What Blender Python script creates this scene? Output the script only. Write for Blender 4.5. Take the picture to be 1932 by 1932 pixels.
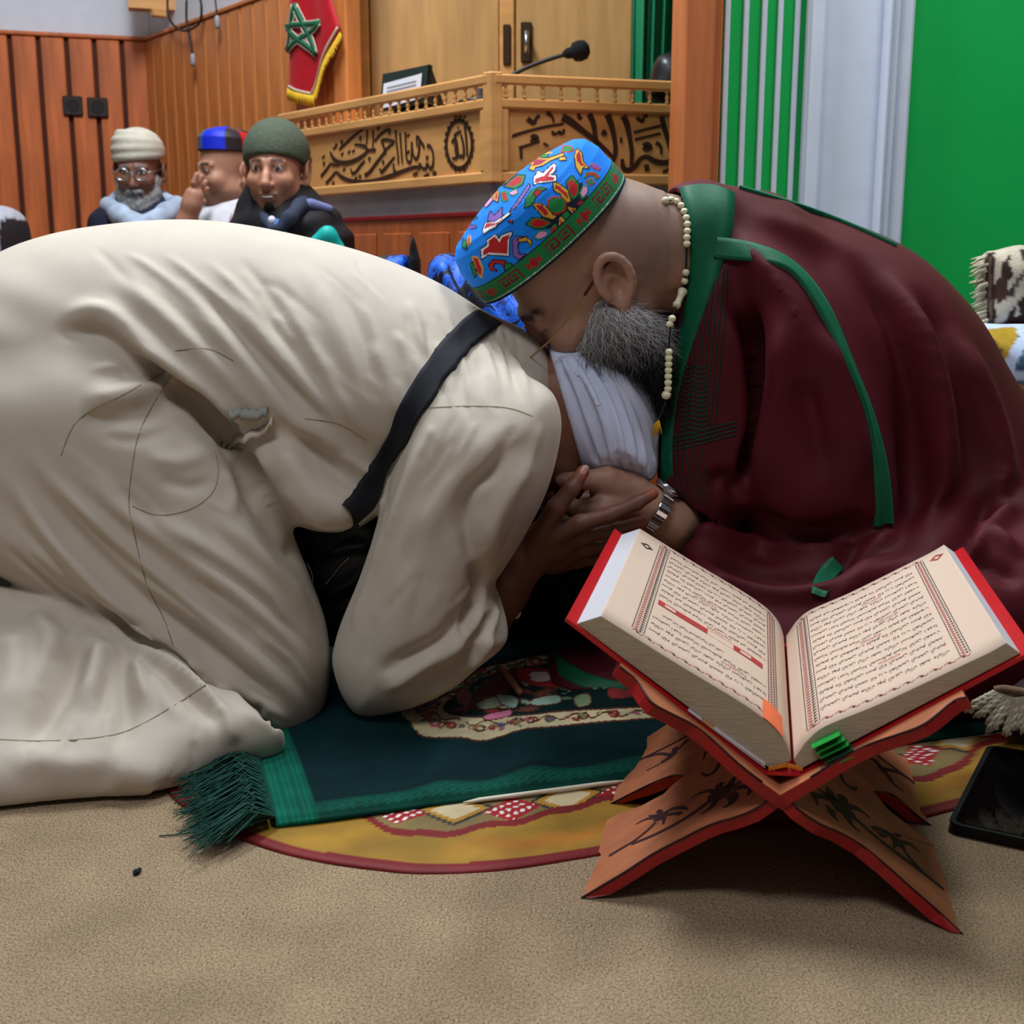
import bpy, bmesh, math, random
import numpy as np
from mathutils import Vector, Matrix
from mathutils.bvhtree import BVHTree

for o in list(bpy.data.objects):
    bpy.data.objects.remove(o)
scene = bpy.context.scene
col = scene.collection
rng = random.Random(7)
nrg = np.random.default_rng(11)

# ------------------------------------------------------------------ camera
F, CAM_H, HOR = 2334.0, 0.60, 485.0
PITCH = math.atan((966 - HOR) / F)
CP, SP = math.cos(PITCH), math.sin(PITCH)
CAMPOS = np.array([0.0, 0.0, CAM_H])
cam = bpy.data.cameras.new('camera')
cam.sensor_width = 36.0
cam.lens = F / 1932 * 36.0
cam.clip_start = 0.05
cam.dof.use_dof = True
cam.dof.focus_distance = 1.55
cam.dof.aperture_fstop = 9.5
camo = bpy.data.objects.new('camera', cam)
camo.location = (0, 0, CAM_H)
camo.rotation_euler = (math.pi / 2 - PITCH, 0, 0)
col.objects.link(camo)
scene.camera = camo

# ------------------------------------------------------------------ light
scene.view_settings.view_transform = 'Standard'
scene.view_settings.look = 'None'
scene.view_settings.gamma = 1.0
scene.view_settings.use_curve_mapping = False
scene.view_settings.exposure = 0.30
w = bpy.data.worlds.new('world')
scene.world = w
w.use_nodes = True
w.node_tree.nodes['Background'].inputs[0].default_value = (0.80, 0.86, 1.0, 1)
w.node_tree.nodes['Background'].inputs[1].default_value = 0.085

def area(name, loc, size, energy, color, rot=(0, 0, 0)):
    l = bpy.data.lights.new(name, 'AREA')
    l.shape = 'RECTANGLE'
    l.size, l.size_y = size
    l.energy = energy
    l.color = color
    o = bpy.data.objects.new(name, l)
    o.location = loc
    o.rotation_euler = rot
    col.objects.link(o)
    return o

# fluorescent ceiling fittings over the prayer hall
area('ceiling_light_a', (-0.75, 2.5, 2.9), (0.45, 1.3), 72, (0.86, 0.93, 1.0))
area('ceiling_light_b', (1.0, 2.0, 2.9), (0.4, 1.2), 34, (0.90, 0.95, 1.0))
area('ceiling_light_c', (-0.6, 4.1, 2.9), (1.3, 0.5), 11, (1.0, 0.93, 0.84))
area('ceiling_light_d', (-0.7, 0.0, 2.9), (1.3, 0.6), 27, (0.95, 0.97, 1.0))

# ------------------------------------------------------------------ pixel -> place helpers
def ray(x, y):
    u, v = (x - 966.0) / F, (966.0 - y) / F
    return np.array([u, CP + v * SP, v * CP - SP])

def atY(x, y, Y):
    d = ray(x, y)
    return CAMPOS + d * (Y / d[1])

def onZ(x, y, z=0.0):
    d = ray(x, y)
    return CAMPOS + d * ((z - CAM_H) / d[2])

def onplane(x, y, p0, n):
    d = ray(x, y)
    return CAMPOS + d * (np.dot(np.asarray(p0) - CAMPOS, n) / np.dot(d, n))

def proj(P):
    P = np.asarray(P, float) - CAMPOS
    zc = P[..., 1] * CP - P[..., 2] * SP
    yc = P[..., 1] * SP + P[..., 2] * CP
    return np.stack([966 + F * P[..., 0] / zc, 966 - F * yc / zc], -1)

def nrm(v):
    v = np.asarray(v, float)
    return v / (np.linalg.norm(v) + 1e-12)

# ------------------------------------------------------------------ materials
def lin(c):
    return tuple(((x / 255) / 12.92 if x / 255 <= 0.04045 else ((x / 255 + 0.055) / 1.055) ** 2.4) for x in c[:3]) + (1.0,)

MATS = {}
def mat(name, rgb, rough=0.7, var=0.12, vscale=20.0, bump=0.0, bscale=300.0, metal=0.0, sheen=0.0, spec=0.3, stretch=(1, 1, 1), attr=False, coat=0.0, bdist=0.002, detail=4.0):
    if name in MATS:
        return MATS[name]
    m = bpy.data.materials.new(name)
    m.use_nodes = True
    nt = m.node_tree
    b = nt.nodes['Principled BSDF']
    b.inputs['Roughness'].default_value = rough
    b.inputs['Metallic'].default_value = metal
    b.inputs['Specular IOR Level'].default_value = spec
    b.inputs['Coat Weight'].default_value = coat
    if sheen:
        b.inputs['Sheen Weight'].default_value = sheen
        b.inputs['Sheen Roughness'].default_value = 0.4
        b.inputs['Sheen Tint'].default_value = lin([min(255, c + 60) for c in rgb])
    tc = nt.nodes.new('ShaderNodeTexCoord')
    mp = nt.nodes.new('ShaderNodeMapping')
    mp.inputs['Scale'].default_value = stretch
    nt.links.new(tc.outputs['Object'], mp.inputs[0])
    base = None
    if attr:
        a = nt.nodes.new('ShaderNodeVertexColor')
        a.layer_name = 'Col'
        base = a.outputs[0]
    if var > 0:
        n = nt.nodes.new('ShaderNodeTexNoise')
        n.inputs['Scale'].default_value = vscale
        n.inputs['Detail'].default_value = detail
        nt.links.new(mp.outputs[0], n.inputs['Vector'])
        r = nt.nodes.new('ShaderNodeMapRange')
        r.inputs['From Min'].default_value = 0.3
        r.inputs['From Max'].default_value = 0.7
        r.inputs['To Min'].default_value = 1 - var
        r.inputs['To Max'].default_value = 1 + var
        nt.links.new(n.outputs[0], r.inputs[0])
        mx = nt.nodes.new('ShaderNodeMix')
        mx.data_type = 'RGBA'
        mx.blend_type = 'MULTIPLY'
        mx.inputs[0].default_value = 1.0
        if base is not None:
            nt.links.new(base, mx.inputs[6])
        else:
            mx.inputs[6].default_value = lin(rgb)
        nt.links.new(r.outputs[0], mx.inputs[7])
        nt.links.new(mx.outputs[2], b.inputs['Base Color'])
    elif base is not None:
        nt.links.new(base, b.inputs['Base Color'])
    else:
        b.inputs['Base Color'].default_value = lin(rgb)
    if bump > 0:
        n2 = nt.nodes.new('ShaderNodeTexNoise')
        n2.inputs['Scale'].default_value = bscale
        n2.inputs['Detail'].default_value = 3
        nt.links.new(mp.outputs[0], n2.inputs['Vector'])
        bp = nt.nodes.new('ShaderNodeBump')
        bp.inputs['Strength'].default_value = bump
        bp.inputs['Distance'].default_value = bdist
        nt.links.new(n2.outputs[0], bp.inputs['Height'])
        nt.links.new(bp.outputs[0], b.inputs['Normal'])
    MATS[name] = m
    return m

# ------------------------------------------------------------------ object helpers
def mesh_obj(name, V, Fc, material, parent=None, smooth=False, colors=None):
    me = bpy.data.meshes.new(name)
    V = np.asarray(V, float)
    me.from_pydata(V.tolist(), [], [list(f) for f in Fc] if not isinstance(Fc, np.ndarray) else Fc.tolist())
    me.update()
    if smooth:
        me.polygons.foreach_set('use_smooth', np.ones(len(me.polygons), bool))
    if colors is not None:
        ca = me.color_attributes.new('Col', 'FLOAT_COLOR', 'POINT')
        c = np.ones((len(V), 4), np.float32)
        c[:, :3] = colors
        ca.data.foreach_set('color', c.ravel())
    if material is not None:
        me.materials.append(material)
    o = bpy.data.objects.new(name, me)
    col.objects.link(o)
    if parent is not None:
        o.parent = parent
        o.matrix_parent_inverse = Matrix.Translation(-parent.location)
    return o

def thing(name, label, cat, loc=(0, 0, 0), group=None):
    o = bpy.data.objects.new(name, None)
    o.location = Vector([float(c) for c in loc])
    o.empty_display_size = 0.05
    col.objects.link(o)
    o['label'] = label
    o['category'] = cat
    if group:
        o['group'] = group
    return o

def tag(o, label=None, cat=None, group=None, kind=None):
    if label: o['label'] = label
    if cat: o['category'] = cat
    if group: o['group'] = group
    if kind: o['kind'] = kind
    return o

class MB:
    def __init__(s):
        s.V, s.F = [], []
    def add(s, V, Fc):
        n = len(s.V)
        s.V += [tuple(map(float, v)) for v in V]
        s.F += [tuple(int(i) + n for i in f) for f in Fc]
        return s
    def box(s, o, ex, ey, ez, bev=0.0):
        """box from corner o with edge vectors ex, ey, ez"""
        o, ex, ey, ez = [np.asarray(q, float) for q in (o, ex, ey, ez)]
        if bev <= 0:
            V = [o + a * ex + b * ey + c * ez for c in (0, 1) for b in (0, 1) for a in (0, 1)]
            Fc = [(0, 2, 3, 1), (4, 5, 7, 6), (0, 1, 5, 4), (2, 6, 7, 3), (0, 4, 6, 2), (1, 3, 7, 5)]
            if np.dot(np.cross(ex, ey), ez) < 0:
                Fc = [f[::-1] for f in Fc]
            return s.add(V, Fc)
        bm = bmesh.new()
        bmesh.ops.create_cube(bm, size=1.0)
        L = [np.linalg.norm(q) for q in (ex, ey, ez)]
        for v in bm.verts:
            v.co = Vector(((v.co.x + .5) * L[0], (v.co.y + .5) * L[1], (v.co.z + .5) * L[2]))
        bmesh.ops.bevel(bm, geom=bm.edges[:], offset=min(bev, min(L) * .45), segments=1, affect='EDGES')
        bm.verts.ensure_lookup_table()
        ux, uy, uz = [q / l for q, l in zip((ex, ey, ez), L)]
        V = [o + v.co.x * ux + v.co.y * uy + v.co.z * uz for v in bm.verts]
        Fc = [[v.index for v in f.verts] for f in bm.faces]
        if np.dot(np.cross(ex, ey), ez) < 0:
            Fc = [f[::-1] for f in Fc]
        bm.free()
        return s.add(V, Fc)
    def tube(s, pts, r, n=8, cap=True):
        pts = [np.asarray(p, float) for p in pts]
        m = len(pts)
        rr = [r] * m if np.isscalar(r) else list(r)
        base = len(s.V)
        t0 = nrm(pts[1] - pts[0])
        a = nrm(np.cross(t0, [0.31, 0.2, 0.93]))
        for i, p in enumerate(pts):
            t = nrm(pts[min(i + 1, m - 1)] - pts[max(i - 1, 0)])
            a = nrm(a - t * np.dot(a, t))
            b = np.cross(t, a)
            for k in range(n):
                q = p + rr[i] * (math.cos(2 * math.pi * k / n) * a + math.sin(2 * math.pi * k / n) * b)
                s.V.append(tuple(q))
        for i in range(m - 1):
            for k in range(n):
                s.F.append((base + i * n + k, base + i * n + (k + 1) % n, base + (i + 1) * n + (k + 1) % n, base + (i + 1) * n + k))
        if cap:
            s.F.append(tuple(base + k for k in range(n))[::-1])
            s.F.append(tuple(base + (m - 1) * n + k for k in range(n)))
        return s
    def lathe(s, o, axis, prof, n=16):
        """prof: list of (r, h) along axis from o"""
        axis = nrm(axis)
        a = nrm(np.cross(axis, [0.3, 0.93, 0.2]))
        b = np.cross(axis, a)
        base = len(s.V)
        o = np.asarray(o, float)
        for r, h in prof:
            for k in range(n):
                s.V.append(tuple(o + axis * h + r * (math.cos(2 * math.pi * k / n) * a + math.sin(2 * math.pi * k / n) * b)))
        for i in range(len(prof) - 1):
            for k in range(n):
                s.F.append((base + i * n + k, base + i * n + (k + 1) % n, base + (i + 1) * n + (k + 1) % n, base + (i + 1) * n + k))
        s.F.append(tuple(base + k for k in range(n))[::-1])
        s.F.append(tuple(base + (len(prof) - 1) * n + k for k in range(n)))
        return s
    def prism(s, poly, nvec, holes=None):
        """poly: 3D planar loop, extruded by vector nvec (fan by bmesh triangulation)"""
        poly = [np.asarray(p, float) for p in poly]
        n = len(poly)
        nv = np.asarray(nvec, float)
        V = poly + [p + nv for p in poly]
        Fc = [tuple(range(n))[::-1], tuple(range(n, 2 * n))]
        for i in range(n):
            j = (i + 1) % n
            Fc.append((i, j, n + j, n + i))
        area_n = sum((np.cross(poly[i] - poly[0], poly[(i + 1) % n] - poly[0]) for i in range(n)), np.zeros(3))
        if np.dot(area_n, nv) < 0:
            Fc = [f[::-1] for f in Fc]
        return s.add(V, Fc)
    def build(s, name, material, parent=None, smooth=False):
        return mesh_obj(name, s.V, s.F, material, parent, smooth)

def smoothpath(pts, n=8, closed=False):
    """Catmull-Rom through points (any dimension)"""
    P = np.asarray(pts, float)
    m = len(P)
    out = []
    rngi = range(m if closed else m - 1)
    for i in rngi:
        if closed:
            p0, p1, p2, p3 = P[(i - 1) % m], P[i], P[(i + 1) % m], P[(i + 2) % m]
        else:
            p0, p1, p2, p3 = P[max(i - 1, 0)], P[i], P[i + 1], P[min(i + 2, m - 1)]
        for k in range(n):
            t = k / n
            out.append(0.5 * ((2 * p1) + (-p0 + p2) * t + (2 * p0 - 5 * p1 + 4 * p2 - p3) * t * t + (-p0 + 3 * p1 - 3 * p2 + p3) * t ** 3))
    if not closed:
        out.append(P[-1])
    return np.array(out)

def flat_poly(px, Y):
    return [atY(x, y, Y) for x, y in px]

# ------------------------------------------------------------------ signed-distance sculpting
def poly_sd(X, Z, poly):
    """signed distance (negative inside) of 2D points to polygon"""
    P = np.asarray(poly, np.float32)
    sh = X.shape
    x, z = X.ravel().astype(np.float32), Z.ravel().astype(np.float32)
    d = np.full(x.shape, 1e9, np.float32)
    inside = np.zeros(x.shape, bool)
    m = len(P)
    for i in range(m):
        ax, az = P[i]
        bx, bz = P[(i + 1) % m]
        ex, ez = bx - ax, bz - az
        wx, wz = x - ax, z - az
        t = np.clip((wx * ex + wz * ez) / (ex * ex + ez * ez + 1e-12), 0, 1)
        d = np.minimum(d, (wx - ex * t) ** 2 + (wz - ez * t) ** 2)
        c = (az <= z) != (bz <= z)
        if abs(ez) > 1e-12:
            inside ^= c & (x < ax + (z - az) / ez * ex)
    d = np.sqrt(d)
    return np.where(inside, -d, d).reshape(sh)

class Vol:
    def __init__(s, lo, hi, cell):
        s.lo = np.asarray(lo, float)
        s.cell = cell
        s.n = np.ceil((np.asarray(hi, float) - s.lo) / cell).astype(int) + 1
        s.d = np.full(s.n, 0.5, np.float32)
    def sub(s, lo, hi):
        i0 = np.clip(np.floor((np.asarray(lo) - s.lo) / s.cell).astype(int), 0, s.n)
        i1 = np.clip(np.ceil((np.asarray(hi) - s.lo) / s.cell).astype(int) + 1, 0, s.n)
        sl = tuple(slice(a, b) for a, b in zip(i0, i1))
        ax = [(s.lo[k] + s.cell * np.arange(i0[k], i1[k])).astype(np.float32) for k in range(3)]
        return sl, np.meshgrid(*ax, indexing='ij', sparse=True)
    def comb(s, sl, d, k, op):
        a = s.d[sl]
        if op == 'add':
            if k > 0:
                h = np.maximum(k - np.abs(a - d), 0) / k
                s.d[sl] = np.minimum(a, d) - h * h * k * 0.25
            else:
                s.d[sl] = np.minimum(a, d)
        else:
            d = -d
            if k > 0:
                h = np.maximum(k - np.abs(a - d), 0) / k
                s.d[sl] = np.maximum(a, d) + h * h * k * 0.25
            else:
                s.d[sl] = np.maximum(a, d)
    def ell(s, c, r, R=None, k=0.02, op='add'):
        c = np.asarray(c, float); r = np.asarray(r, float)
        m = (max(r) if R is not None else r) + k + 3 * s.cell
        sl, (X, Y, Z) = s.sub(c - m, c + m)
        X, Y, Z = X - c[0], Y - c[1], Z - c[2]
        if R is not None:
            R = np.asarray(R, float)   # rows: local axes in world
            A, B, C = [R[i][0] * X + R[i][1] * Y + R[i][2] * Z for i in range(3)]
        else:
            A, B, C = X, Y, Z
        k0 = np.sqrt((A / r[0]) ** 2 + (B / r[1]) ** 2 + (C / r[2]) ** 2)
        k1 = np.sqrt((A / r[0] ** 2) ** 2 + (B / r[1] ** 2) ** 2 + (C / r[2] ** 2) ** 2) + 1e-6
        s.comb(sl, (k0 * (k0 - 1) / k1).astype(np.float32), k, op)
        return s
    def cone(s, a, b, ra, rb, k=0.02, op='add'):
        a = np.asarray(a, float); b = np.asarray(b, float)
        m = max(ra, rb) + k + 3 * s.cell
        sl, (X, Y, Z) = s.sub(np.minimum(a, b) - m, np.maximum(a, b) + m)
        e = b - a
        t = np.clip(((X - a[0]) * e[0] + (Y - a[1]) * e[1] + (Z - a[2]) * e[2]) / (e @ e + 1e-12), 0, 1)
        d = np.sqrt((X - a[0] - t * e[0]) ** 2 + (Y - a[1] - t * e[1]) ** 2 + (Z - a[2] - t * e[2]) ** 2) - (ra + (rb - ra) * t)
        s.comb(sl, d.astype(np.float32), k, op)
        return s
    def chain(s, pts, rad, k=0.01, op='add'):
        for i in range(len(pts) - 1):
            s.cone(pts[i], pts[i + 1], rad[i], rad[i + 1], k, op)
        return s
    def poly(s, px, Yc, T, R, k=0.02, op='add', n=5, Tx=None):
        """inflated outline standing in the plane Y=Yc. T half depth, R edge rounding. Tx: [(x,T scale)]"""
        P3 = np.array([atY(x, y, Yc) for x, y in px])
        P = smoothpath(P3[:, [0, 2]], n, True)
        m = k + 3 * s.cell
        sl, (X, Y, Z) = s.sub([P[:, 0].min() - m, Yc - T * 1.3 - m, P[:, 1].min() - m], [P[:, 0].max() + m, Yc + T * 1.3 + m, P[:, 1].max() + m])
        XX, ZZ = np.broadcast_arrays(X, Z)
        sd = poly_sd(XX[:, 0, :], ZZ[:, 0, :], P)[:, None, :]
        TT = T
        if Tx is not None:
            xs = np.array([atY(q[0], 900, Yc)[0] for q in Tx])
            TT = (T * np.interp(X, xs, [q[1] for q in Tx])).astype(np.float32)
        a = np.maximum(R + sd, 0) / R
        b = np.abs(Y - Yc) / TT
        d = (np.sqrt(a * a + b * b) - 1) * min(R, T)
        s.comb(sl, d.astype(np.float32), k, op)
        return s
    def tpoly(s, px, p0, ex, ez, T, R, k=0.02, op='add', n=5):
        """inflated outline in a tilted plane through p0 spanned by ex, ez"""
        ex = nrm(ex); ey = nrm(np.cross(np.asarray(ez, float), ex)); ez = np.cross(ex, ey)
        p0 = np.asarray(p0, float)
        P3 = np.array([onplane(x, y, p0, ey) for x, y in px])
        P = smoothpath(np.stack([(P3 - p0) @ ex, (P3 - p0) @ ez], -1), n, True)
        m = k + 3 * s.cell + T
        W = p0 + P[:, :1] * ex + P[:, 1:] * ez
        sl, (X, Y, Z) = s.sub(W.min(0) - m, W.max(0) + m)
        X, Y, Z = X - p0[0], Y - p0[1], Z - p0[2]
        A = ex[0] * X + ex[1] * Y + ex[2] * Z
        B = ez[0] * X + ez[1] * Y + ez[2] * Z
        C = ey[0] * X + ey[1] * Y + ey[2] * Z
        sd = poly_sd(A, B, P)
        a = np.maximum(R + sd, 0) / R
        d = (np.sqrt(a * a + (C / T) ** 2) - 1) * min(R, T)
        s.comb(sl, d.astype(np.float32), k, op)
        return s
    def half(s, p, n):
        """cut away everything on the +n side of p"""
        n = nrm(n); p = np.asarray(p, float)
        sl, (X, Y, Z) = s.sub(s.lo, s.lo + s.n * s.cell)
        s.d = np.maximum(s.d, (n[0] * (X - p[0]) + n[1] * (Y - p[1]) + n[2] * (Z - p[2])).astype(np.float32))
        return s
    def mesh(s):
        d = s.d.copy()
        for ax in range(3):
            idx = [slice(None)] * 3
            for e in (0, -1):
                idx[ax] = e
                d[tuple(idx)] = np.maximum(d[tuple(idx)], s.cell)
        ins = d < 0
        n = np.array(d.shape)
        acc = np.zeros((n[0] - 1, n[1] - 1, n[2] - 1, 3), np.float32)
        cnt = np.zeros(acc.shape[:3], np.float32)
        quads = []
        edges = []
        for ax in range(3):
            lo = [slice(None)] * 3; hi = [slice(None)] * 3
            lo[ax] = slice(0, -1); hi[ax] = slice(1, None)
            a, b = d[tuple(lo)], d[tuple(hi)]
            cr = (a < 0) != (b < 0)
            I = np.argwhere(cr)
            va = a[cr]; vb = b[cr]
            t = va / (va - vb)
            P = I.astype(np.float32)
            P[:, ax] += t
            o1, o2 = [(1, 2), (2, 0), (0, 1)][ax]
            cells = []
            ok = np.ones(len(I), bool)
            for da, db in ((-1, -1), (0, -1), (0, 0), (-1, 0)):
                C = I.copy()
                C[:, o1] += da; C[:, o2] += db
                ok &= (C >= 0).all(1) & (C < n - 1).all(1)
                cells.append(C)
            for C in cells:
                Ck = C[ok]
                np.add.at(acc, (Ck[:, 0], Ck[:, 1], Ck[:, 2]), P[ok])
                np.add.at(cnt, (Ck[:, 0], Ck[:, 1], Ck[:, 2]), 1)
            flip = (va < 0)[ok]
            q = [c[ok] for c in cells]
            edges.append((q, flip))
        vid = np.full(cnt.shape, -1, np.int64)
        act = cnt > 0
        vid[act] = np.arange(act.sum())
        V = acc[act] / cnt[act][:, None] * s.cell + s.lo
        Fs = []
        for q, flip in edges:
            ids = np.stack([vid[c[:, 0], c[:, 1], c[:, 2]] for c in q], 1)
            ids[~flip] = ids[~flip][:, ::-1]
            Fs.append(ids)
        return V.astype(np.float64), np.concatenate(Fs)

def vnormals(V, Fc):
    N = np.zeros_like(V)
    a, b, c, d = [V[Fc[:, i]] for i in range(4)]
    fn = np.cross(c - a, d - b)
    for i in range(4):
        np.add.at(N, Fc[:, i], fn)
    return N / (np.linalg.norm(N, axis=1, keepdims=True) + 1e-12)

def relax(V, Fc, it=2, f=0.5):
    E = np.concatenate([Fc[:, [0, 1]], Fc[:, [1, 2]], Fc[:, [2, 3]], Fc[:, [3, 0]]])
    E = np.unique(np.sort(E, 1), axis=0)
    cnt = np.bincount(E.ravel(), minlength=len(V))[:, None]
    for _ in range(it):
        S = np.zeros_like(V)
        for k in range(3):
            S[:, k] = np.bincount(E[:, 0], V[E[:, 1], k], len(V)) + np.bincount(E[:, 1], V[E[:, 0], k], len(V))
        V = V + f * (S / np.maximum(cnt, 1) - V)
    return V

def bvh_of(V, Fc):
    return BVHTree.FromPolygons(V.tolist(), Fc.tolist())

def cast(bvh, x, y):
    d = ray(x, y)
    h = bvh.ray_cast(Vector(CAMPOS), Vector(nrm(d)))
    if h[0] is None:
        return None, None
    return np.array(h[0]), np.array(h[1])

def surf_path(bvh, px, n=6):
    pts, nn = [], []
    for x, y in smoothpath(px, n):
        p, q = cast(bvh, x, y)
        if p is not None:
            pts.append(p); nn.append(q)
    return np.array(pts), np.array(nn)

def fold(V, N, bvh, px, width, amp, mode='ridge', n=5, taper=(0.25, 0.35)):
    """press a crease or raise a pleat along a traced line on the cloth"""
    P, _ = surf_path(bvh, px, n)
    if len(P) < 2:
        return
    seg = np.linalg.norm(np.diff(P, axis=0), axis=1)
    # keep only the first continuous run (no jumps between layers)
    L = np.concatenate([[0], np.cumsum(seg)])
    lo, hi = P.min(0) - 4 * width, P.max(0) + 4 * width
    idx = np.where(((V > lo) & (V < hi)).all(1))[0]
    if len(idx) == 0:
        return
    Q = V[idx]
    best = np.full(len(idx), 1e9); al = np.zeros(len(idx)); sd = np.zeros(len(idx))
    for i in range(len(P) - 1):
        if seg[i] > 0.12:
            continue
        e = P[i + 1] - P[i]
        t = np.clip(((Q - P[i]) @ e) / (e @ e + 1e-12), 0, 1)
        r = Q - P[i] - t[:, None] * e
        dist = np.linalg.norm(r, axis=1)
        side = np.einsum('ij,ij->i', np.cross(N[idx], e / (seg[i] + 1e-9)), r)
        m = dist < best
        best[m] = dist[m]; al[m] = L[i] + t[m] * seg[i]; sd[m] = side[m]
    u = al / (L[-1] + 1e-9)
    tp = np.clip(u / max(taper[0], 1e-3), 0, 1) * np.clip((1 - u) / max(taper[1], 1e-3), 0, 1)
    tp = tp * tp * (3 - 2 * tp)
    if mode == 'ridge':
        g = np.exp(-(best / width) ** 2)
    elif mode == 'valley':
        g = -np.exp(-(best / width) ** 2) + 0.45 * np.exp(-((best - 2.2 * width) / (1.2 * width)) ** 2)
    elif mode == 'step':      # cloth on the left of the line lies over the cloth on the right
        g = np.where(sd > 0, np.exp(-(sd / (2.6 * width)) ** 2), -0.35 * np.exp(-(sd / width) ** 2)) * np.exp(-(np.maximum(best - np.abs(sd), 0) / width) ** 2)
        g = np.where(sd > 0, g, g)
    V[idx] += N[idx] * (amp * tp * g)[:, None]

def ribbon(bvh, px, width, lift=0.0015, thick=0.0015, n=6, cols=4, wfun=None, world=None):
    """a strip of cloth lying on a surface along a traced line"""
    if world is None:
        P, NN = surf_path(bvh, px, n)
    else:
        P = np.array(world); NN = []
        for p in P:
            h = bvh.find_nearest(Vector(p)); NN.append(np.array(h[1]))
        NN = np.array(NN)
    m = len(P)
    top = []
    for i in range(m):
        t = nrm(P[min(i + 1, m - 1)] - P[max(i - 1, 0)])
        s_ = nrm(np.cross(NN[i], t))
        wd = width if wfun is None else width * wfun(i / max(m - 1, 1))
        row = []
        for c in range(cols + 1):
            q = P[i] + s_ * wd * (c / cols - 0.5)
            h = bvh.find_nearest(Vector(q))
            if h[0] is not None and (np.array(h[0]) - q) @ (np.array(h[0]) - q) < (0.03) ** 2:
                nn = np.array(h[1])
                if nn @ NN[i] < 0: nn = NN[i]
                row.append(np.array(h[0]) + nn * (lift + thick))
            else:
                row.append(q + NN[i] * (lift + thick))
        top.append(row)
    top = np.array(top)
    for _ in range(7):
        top[1:-1] = 0.5 * top[1:-1] + 0.25 * (top[:-2] + top[2:])
    V = top.reshape(-1, 3).tolist()
    low = []
    for i in range(m):
        for c in (0, cols):
            low.append(top[i, c] - NN[i] * (thick + lift + 0.001))
    b0 = len(V)
    V += [list(q) for q in low]
    Fc = []
    W = cols + 1
    for i in range(m - 1):
        for c in range(cols):
            Fc.append((i * W + c, i * W + c + 1, (i + 1) * W + c + 1, (i + 1) * W + c))
        Fc.append((b0 + 2 * i, i * W, (i + 1) * W, b0 + 2 * (i + 1)))
        Fc.append((i * W + cols, b0 + 2 * i + 1, b0 + 2 * (i + 1) + 1, (i + 1) * W + cols))
    return V, Fc

def surf_tube(bvh, px, r, n=6, sides=5, lift=0.0):
    P, NN = surf_path(bvh, px, n)
    mb = MB()
    if len(P) >= 2:
        mb.tube(P + NN * lift, r, sides)
    return mb
# ================================================================== THE SETTING
M_WOOD = mat('plank_wood', (190, 100, 50), 0.45, 0.28, 6.0, 0.15, 40, stretch=(6, 6, 0.6), spec=0.4)
M_WOODB = mat('plank_wood_back', (196, 118, 60), 0.45, 0.25, 6.0, 0.15, 40, stretch=(6, 6, 0.6), spec=0.4)
M_GAP = mat('plank_gap', (70, 28, 14), 0.7, 0.1)
M_WHITE = mat('white_paint', (206, 208, 216), 0.8, 0.03)
M_GREENP = mat('green_paint', (12, 182, 82), 0.5, 0.03, 5, spec=0.35)
M_WHITEG = mat('white_gloss_paint', (222, 230, 244), 0.45, 0.03)
M_PINE = mat('varnished_pine', (206, 150, 88), 0.4, 0.16, 5.0, 0.1, 40, stretch=(1, 1, 6), spec=0.4)
M_OAK = mat('cabinet_wood', (186, 142, 86), 0.45, 0.16, 5.0, 0.1, 40, stretch=(6, 6, 0.7), spec=0.4)
M_POST = mat('post_wood', (196, 112, 62), 0.45, 0.18, 5.0, 0.1, 40, stretch=(6, 6, 0.5), spec=0.4)
M_CARVE = mat('carved_dark', (58, 34, 18), 0.6, 0.1)

# ---- carpeted floor
def carpet_material():
    m = bpy.data.materials.new('beige_carpet')
    m.use_nodes = True
    nt = m.node_tree
    b = nt.nodes['Principled BSDF']
    b.inputs['Roughness'].default_value = 0.95
    b.inputs['Specular IOR Level'].default_value = 0.1
    tc = nt.nodes.new('ShaderNodeTexCoord')
    def noise(scale, detail):
        n = nt.nodes.new('ShaderNodeTexNoise')
        n.inputs['Scale'].default_value = scale
        n.inputs['Detail'].default_value = detail
        nt.links.new(tc.outputs['Object'], n.inputs['Vector'])
        return n
    n1, n2, n3 = noise(460, 3), noise(9, 5), noise(160, 2)
    r1 = nt.nodes.new('ShaderNodeValToRGB')
    r1.color_ramp.elements[0].position = 0.30
    r1.color_ramp.elements[0].color = lin((112, 90, 68))
    r1.color_ramp.elements[1].position = 0.62
    r1.color_ramp.elements[1].color = lin((186, 162, 130))
    nt.links.new(n1.outputs[0], r1.inputs[0])
    mr = nt.nodes.new('ShaderNodeMapRange')
    mr.inputs['From Min'].default_value = 0.3; mr.inputs['From Max'].default_value = 0.7
    mr.inputs['To Min'].default_value = 0.82; mr.inputs['To Max'].default_value = 1.1
    nt.links.new(n2.outputs[0], mr.inputs[0])
    mx = nt.nodes.new('ShaderNodeMix'); mx.data_type = 'RGBA'; mx.blend_type = 'MULTIPLY'; mx.inputs[0].default_value = 1
    nt.links.new(r1.outputs[0], mx.inputs[6]); nt.links.new(mr.outputs[0], mx.inputs[7])
    nt.links.new(mx.outputs[2], b.inputs['Base Color'])
    ad = nt.nodes.new('ShaderNodeMath'); ad.operation = 'ADD'
    nt.links.new(n1.outputs[0], ad.inputs[0]); nt.links.new(n3.outputs[0], ad.inputs[1])
    bp = nt.nodes.new('ShaderNodeBump'); bp.inputs['Strength'].default_value = 0.9; bp.inputs['Distance'].default_value = 0.004
    nt.links.new(ad.outputs[0], bp.inputs['Height']); nt.links.new(bp.outputs[0], b.inputs['Normal'])
    return m

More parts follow.
